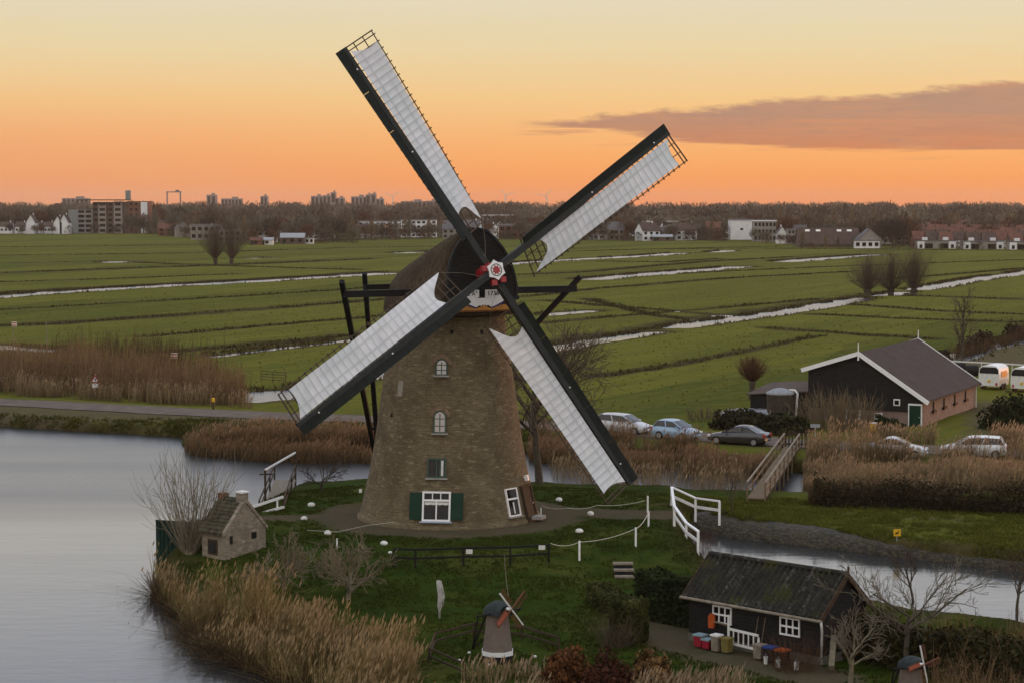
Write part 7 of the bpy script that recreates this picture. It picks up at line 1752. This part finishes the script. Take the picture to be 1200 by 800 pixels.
# ---- the black shed by the canal
M['plinth'] = mat('plinth', (.12, .11, .09), .9, .3, 3)
def shed():
    zg = .70; A, B = V3(P(808, 748, zg), 0), V3(P(962, 777, zg), 0); ex = (B - A); L = ex.length; ex.normalize(); ey = Vector((-ex.y, ex.x, 0)); W = 3.15; ze, zr = 2.62, 3.98
    p = lambda a, b, z: A + ex * a + ey * b + UP * z; t = thing('black_shed', 'black boarded shed with mossy pantile roof and small white windows', 'shed', (A.x, A.y, zg))
    mb = MB(); mb.add([p(0, 0, zg + .28), p(L, 0, zg + .28), p(L, W, zg + .28), p(0, W, zg + .28), p(0, 0, ze), p(L, 0, ze), p(L, W, ze), p(0, W, ze), p(0, W / 2, zr), p(L, W / 2, zr)], [(0, 1, 5, 4), (1, 2, 6, 9, 5), (2, 3, 7, 6), (3, 0, 4, 8, 7)])
    for i in range(10): mb.frame_box(p(L / 2, -.015, zg + .38 + i * .165), ex, ey, UP, L / 2, .018, .074)
    mb.build('wall', M['tarred_board'], t)
    mb = MB(); mb.frame_box(p(L / 2, W / 2, zg - .05), ex, ey, UP, L / 2 + .04, W / 2 + .04, .30); mb.build('plinth', M['plinth'], t)
    # pantiles: waves across, courses stepping up the slope
    mb = MB(); ov = .32; n = 168; cr = 13
    for s in (-1, 1):
        rows = []
        for j in range(cr):
            for e in (0, 1):
                f = (j + e) / cr; b = (W / 2 + ov) * (1 - f); zz = zr + .10 - (zr - ze + .22) * (1 - f) ; lift = .035 if e == 0 else 0.0
                rows.append([p(-.14 + (L + .30) * i / n, W / 2 + s * b, zz + lift + .085 * math.sin(i * 2 * math.pi * 24 / n)) for i in range(n + 1)])
        mb.grid(rows)
    rf = mb.build('roof', M['pantile'], t, smooth=False)
    mb = MB(); mb.tube([p(-.16, W / 2, zr + .14), p(L + .18, W / 2, zr + .14)], .11, 8); mb.build('ridge_tiles', M['pantile'], rf)
    for a in (-.17, L + .18):
        for s in (-1, 1): mb = MB(); mb.beam(p(a, W / 2 + s * (W / 2 + ov), ze - .16), p(a, W / 2, zr + .08), .05, .22); mb.build('barge_board', M['dark_wood'], rf)
    mb = MB(); mb.beam(p(L + .2, W / 2, zr - .1), p(L + .2, W / 2, zr + .45), .08); mb.build('finial', M['dark_wood'], rf)
    mb = MB(); mb.tube([p(-.2, -ov - .08, ze - .10), p(L + .27, -ov - .08, ze - .14)], .065, 8); gt = mb.build('gutter', M['weathered'], rf)
    mb = MB(); mb.tube([p(L + .25, -ov - .08, ze - .15), p(L + .25, -ov - .02, ze - .4), p(L + .1, -.1, ze - .6), p(L + .1, -.1, zg)], .05, 7); mb.build('drain_pipe', M['white_worn'], t, smooth=True)
    for a in (1.75, 5.15):
        w = thing_child('window', t, p(a, -.05, 1.98)); mb = MB(); hw, hh = .46, .34
        for z in (-hh, 0, hh): mb.frame_box(p(a, -.06, 1.98 + z), ex, ey, UP, hw + .03, .03, .035)
        for x in (-hw, -hw / 3, hw / 3, hw): mb.frame_box(p(a + x, -.062, 1.98), ex, ey, UP, .028, .03, hh + .03)
        mb.build('frame', M['white_paint'], w); mb = MB(); mb.frame_box(p(a, -.04, 1.98), ex, ey, UP, hw, .012, hh); mb.build('pane', M['glass'], w)
    return p, ex, ey, L, zg
def shed_things():
    p, ex, ey, L, zg = shed()
    def box_thing(name, label, cat, a, b, z, sx, sy, sz, m, lid=None, wheels=False):
        sx, sy, sz = sx * .84, sy * .84, sz * .84; q = p(a, b, zg + z); t = thing(name, label, cat, tuple(q)); mb = MB(); mb.prism([(-sx / 2 * .9, 0), (sx / 2 * .9, 0), (sx / 2, sz), (-sx / 2, sz)], q - ey * sy / 2, ex, UP, ey, sy); mb.build('body', M[m], t)
        mb = MB(); mb.frame_box(q + UP * (sz + .03), ex, ey, UP, sx / 2 + .04, sy / 2 + .04, .035); mb.build('lid', M[lid or m], t)
        if wheels:
            for s in (-1, 1): mb = MB(); mb.tube([q + ex * s * sx * .4 + ey * sy * .45 + UP * .1 - ex * .03, q + ex * s * sx * .4 + ey * sy * .45 + UP * .1 + ex * .03], .10, 10); mb.build('wheel', M['rubber'], t)
        return t
    box_thing('plastic_crate', 'red plastic crate with pale blue cover, leftmost before the shed', 'crate', 1.15, -.75, 0, .50, .45, .52, 'red_plastic', 'pale_cloth')
    box_thing('plastic_crate', 'red and pale crate standing right of the first red crate', 'crate', 1.62, -.85, 0, .42, .42, .40, 'red_plastic', 'pale_cloth')
    box_thing('tall_bin', 'pale grey tall bin before the shed', 'bin', 2.15, -.95, 0, .40, .40, .72, 'weathered', 'white_worn', True)
    box_thing('compost_bin', 'olive yellow bin beside the pale grey bin', 'bin', 2.60, -.85, 0, .42, .42, .62, 'ochre_dull', 'ochre_dull')
    box_thing('wooden_crate', 'pale square wooden tub right of the white rail', 'tub', 4.25, -.85, 0, .46, .46, .60, 'weathered', 'weathered')
    box_thing('waste_bin', 'dark waste bin with bright blue lid', 'bin', 4.85, -.95, 0, .52, .5, .62, 'black_timber', 'blue_plastic', True)
    box_thing('waste_bin', 'dark waste bin with orange lid', 'bin', 5.5, -1.05, 0, .52, .5, .62, 'black_timber', 'orange_plastic', True)
    q = p(1.35, -.25, zg + 1.0); t = thing('orange_jacket', 'orange work jacket hung on the shed wall', 'jacket', tuple(q)); mb = MB(); mb.prism([(-.13, -.30), (.14, -.28), (.16, .18), (.08, .30), (-.06, .30), (-.15, .16)], q + ey * .06, ex, UP, -ey, .12); mb.build('cloth', M['orange_plastic'], t); mb = MB(); mb.beam(q + ey * .25 + UP * .26, q + ey * -.02 + UP * .28, .03); mb.build('hook', M['steel'], t)
    # white post and railing
    pts = [p(2.45, -.55, zg), p(4.0, -.60, zg)]; t = thing('wooden_railing', 'short pale wooden railing with balusters along the shed wall', 'railing', tuple(pts[0])); mb = MB(); mb.beam(pts[0] - UP * .1, pts[0] + UP * 1.45, .09); mb.build('post', M['white_worn'], t); mb = MB(); mb.beam(pts[1] - UP * .1, pts[1] + UP * .75, .09); mb.build('post', M['white_worn'], t)
    for z in (.30, .88): mb = MB(); mb.beam(pts[0] + UP * z, pts[1] + UP * (z - .05), .05, .10); mb.build('rail', M['white_worn'], t)
    for i in range(1, 6): mb = MB(); r = pts[0] + (pts[1] - pts[0]) * i / 6; mb.beam(r + UP * .32, r + UP * .84, .05); mb.build('baluster', M['white_worn'], t)
    mb = MB(); mb.beam(p(1.55, -.35, zg + 1.02), p(2.4, -.45, zg + .98), .05, .06); tag(mb.build('timber_pole', M['wood'], None, tuple(p(1.55, -.35, zg + 1.0))), 'brown pole leaning level from the white post to the jacket', 'pole')
    for i, (a, b, r, lab) in enumerate(((5.05, -1.55, .09, 'white bucket before the blue lidded bin'), (5.75, -1.7, .11, 'white can before the orange lidded bin'), (6.5, -1.5, .11, 'small white pot right of the orange lidded bin'))):
        q = p(a, b, zg); t = thing('white_bucket', lab, 'bucket', tuple(q)); mb = MB(); mb.lathe(tuple(q), [(r * .8, 0), (r, .30), (r * .9, .30), (r * .7, .05)], 12); mb.build('pail', M['white_worn'], t); mb = MB(); mb.tube([q + ex * r + UP * .28, q + UP * .42, q - ex * r + UP * .28], .012, 5); mb.build('handle', M['steel'], t)
    for i, a in enumerate((3.6, 3.95)): mb = MB(); mb.tube([p(a, -.45, zg), p(a + .04, -.12, zg + 1.5)], .018, 6); tag(mb.build('garden_tool', M['wood'], None, tuple(p(a, -.4, zg))), ('garden tool handle leaning on the shed, left one', 'garden tool handle leaning on the shed, right one')[i], 'tool')
    mb = MB(); mb.beam(p(L + 1.1, -.9, zg + .15), p(L + .2, .6, zg + 1.0), .22, .22); tag(mb.build('fallen_beam', M['bark_pale'], None, tuple(p(L + 1.1, -.9, zg))), 'thick pale beam propped against the right end of the shed', 'beam')
M['ochre_dull'] = mat('ochre_dull', (.16, .13, .04), .7, .2, 4)
shed_things()

# ---- the little brick house, the green screen and the footbridge on the left shore
def brick_house():
    zg = .75; F = V3(P(265, 662, zg), 0); gd = Vector((.62, .785, 0)).normalized(); wd = Vector((-gd.y, gd.x, 0))      # along the gable to the right, along the side wall to the left and back
    W, Ld, ze, zr = 2.8, 1.75, 2.45, 3.85; p = lambda a, b, z: F + gd * a + wd * b + UP * z
    t = thing('brick_bakehouse', 'small old brick bakehouse with a chimney on the left shore', 'bakehouse', (F.x, F.y, zg))
    mb = MB(); mb.add([p(0, 0, zg - .6), p(W, 0, zg - .6), p(W, Ld, zg - .6), p(0, Ld, zg - .6), p(0, 0, ze), p(W, 0, ze), p(W, Ld, ze), p(0, Ld, ze), p(W / 2, 0, zr), p(W / 2, Ld, zr)], [(0, 1, 5, 8, 4), (1, 2, 6, 5), (2, 3, 7, 9, 6), (3, 0, 4, 7)]); mb.build('wall', M['old_brick'], t)
    mb = MB()
    for s in (0, 1):
        a0, a1 = (-.22, W / 2) if s == 0 else (W + .22, W / 2); q = [p(a0, .16, ze - .2), p(a0, Ld + .12, ze - .2), p(a1, Ld + .12, zr + .03), p(a1, .16, zr + .03)]; u = [x + UP * .12 for x in q]; mb.add(q + u, [(0, 1, 2, 3), (7, 6, 5, 4), (0, 4, 5, 1), (1, 5, 6, 2), (0, 3, 7, 4), (3, 2, 6, 7)])
        for i in range(10): f = i / 10; c = p(a0 + (a1 - a0) * f, Ld / 2 + .14, ze - .2 + (zr - ze + .23) * f + .135); mb.beam(c - wd * (Ld / 2 - .02), c + wd * (Ld / 2 - .02), .05, .03)
    rf = mb.build('roof', M['old_roof'], t)
    mb = MB(); mb.prism([(-.12, ze - .02), (W / 2, zr + .18), (W + .12, ze - .02), (W + .12, ze - .22), (W / 2, zr - .06), (-.12, ze - .22)], p(0, -.05, 0), gd, UP, wd, .24); mb.build('gable_coping', M['old_brick'], t)
    mb = MB(); mb.frame_box(p(W / 2, .25, zr + .12), gd, wd, UP, .22, .22, .30); ch = mb.build('chimney', M['old_brick'], t); mb = MB(); mb.frame_box(p(W / 2, .25, zr + .46), gd, wd, UP, .26, .26, .04); mb.build('chimney_cap', M['stone_white'], ch)
    mb = MB(); mb.frame_box(p(W / 2, Ld - .1, zr + .14), gd, wd, UP, .22, .18, .16); mb.build('rear_chimney', M['red_brick'], t)
    mb = MB(); mb.frame_box(p(1.95, -.02, 2.05), gd, wd, UP, .16, .03, .16); mb.build('vent_hole', M['black_timber'], t)
    mb = MB(); mb.frame_box(p(.35, -.02, 2.0), gd, wd, UP, .08, .03, .2); mb.build('wall_anchor', M['black_timber'], t)
    fr = MB(); fr.frame_box(p(-.02, .95, 1.6), wd, gd, UP, .34, .03, .38); wn = fr.build('window', M['dark_wood'], t); mb = MB(); mb.frame_box(p(-.06, .95, 1.6), wd, gd, UP, .25, .01, .29); mb.build('pane', M['glass'], wn)
M['old_brick'] = brick_mat('old_brick', (.27, .22, .165), (.15, .12, .09), (.28, .25, .20), .30, .10, uv=False, patch=(.40, .35, .28), bump=.4)
M['old_roof'] = mat('old_roof', (.055, .050, .038), .9, .5, 3, .3, 16, col2=(.10, .09, .055))
brick_house()
def screen():
    a, b = V3(P(183, 648, .6), .0), V3(P(241, 652, .6), .0); d = (b - a); L = d.length; d.normalize(); n = Vector((-d.y, d.x, 0)); t = thing('green_screen', 'dark green corrugated screen wall by the lake behind the pale willow', 'screen', (a.x, a.y, .6)); mb = MB(); rows = []
    for i in range(81):
        q = a + d * L * i / 80 + n * .04 * math.sin(i * .95); rows.append([q + UP * -.1, q + UP * 2.35])
    mb.grid(rows); k = len(mb.v); mb.grid([[x + n * .03 for x in r] for r in rows]); mb.build('sheet', M['screen_green'], t)
    mb = MB(); mb.beam(a + UP * 2.37, b + UP * 2.37, .10, .06); mb.build('top_rail', M['screen_green'], t)
    for f in (0, .5, 1): mb = MB(); mb.beam(a + d * L * f + n * .1 - UP * .3, a + d * L * f + n * .1 + UP * 2.3, .09); mb.build('post', M['black_timber'], t)
M['screen_green'] = mat('screen_green', (.008, .030, .022), .6, .25, 3, spec=.2)
screen()
def jetty():
    a, b = V3(P(318, 606, 1.0), 1.0), V3(P(334, 562, 0.9), .9); d = (b - a); L = d.length; d.normalize(); s = Vector((d.y, -d.x, 0)).normalized(); t = thing('drawbridge', 'narrow wooden drawbridge with white handrail over the water left of the mill', 'bridge', tuple(a))
    mb = MB(); n = int(L / .25)
    for i in range(n): mb.frame_box(a + d * (L * (i + .5) / n), d, s, UP, L / n * .46, .7, .04)
    mb.build('deck', M['weathered'], t)
    for sy in (-1, 1):
        for f in (0, .33, .66, 1): mb = MB(); q = a + d * L * f + s * sy * .68; mb.beam(q - UP * 1.2, q + UP * 1.0, .10); mb.build('post', M['dark_wood'], t)
        for z in (.55, 1.0): mb = MB(); mb.beam(a + s * sy * .68 + UP * z, b + s * sy * .68 + UP * z, .07, .09); mb.build('rail', M['dark_wood'], t)
    mb = MB(); mb.beam(a - d * .2 - s * 1.7 + UP * .45, a + s * .7 + UP * 1.2, .10, .14); mb.beam(a - d * .2 - s * .6 + UP * .28, a + s * .75 + UP * .62, .10, .14); mb.beam(a + s * .35 - UP * .2, a + s * .35 + UP * 1.05, .10); mb.build('white_railing', M['white_paint'], t)
    for f, h in ((.36, 2.0), (1.0, 1.75)): mb = MB(); q = a + d * L * f + s * (-.68 if f < .9 else .68); mb.beam(q - UP * .3, q + UP * h, .12); mb.build('gate_post', M['dark_wood'], t)
    q0, q1 = a + d * L * .36 - s * .68 + UP * 2.0, a + d * L + s * .68 + UP * 1.8; mb = MB(); mb.beam(q0, q1, .09, .10); mb.build('lift_beam', M['white_worn'], t); mb = MB(); mb.beam(q0 - s * .35 - UP * .25, q0 + s * .45 - UP * .25, .08); mb.build('cross_arm', M['dark_wood'], t)
jetty()

# ---- the evening air
def haze():
    m = bpy.data.materials.new('haze'); m.use_nodes = True; g = G(m.node_tree); m.node_tree.nodes.clear()
    out = g.n('ShaderNodeOutputMaterial'); v = g.n('ShaderNodeVolumePrincipled'); v.inputs['Color'].default_value = (.97, .80, .66, 1); v.inputs['Density'].default_value = .00005; v.inputs['Anisotropy'].default_value = .2
    g.l(v.outputs[0], out.inputs['Volume'])
    mb = MB(); mb.box((0, 4600, 32), (24000, 9400, 70)); tag(mb.build('haze', m), 'thin evening haze over the polder', kind='stuff')
haze()
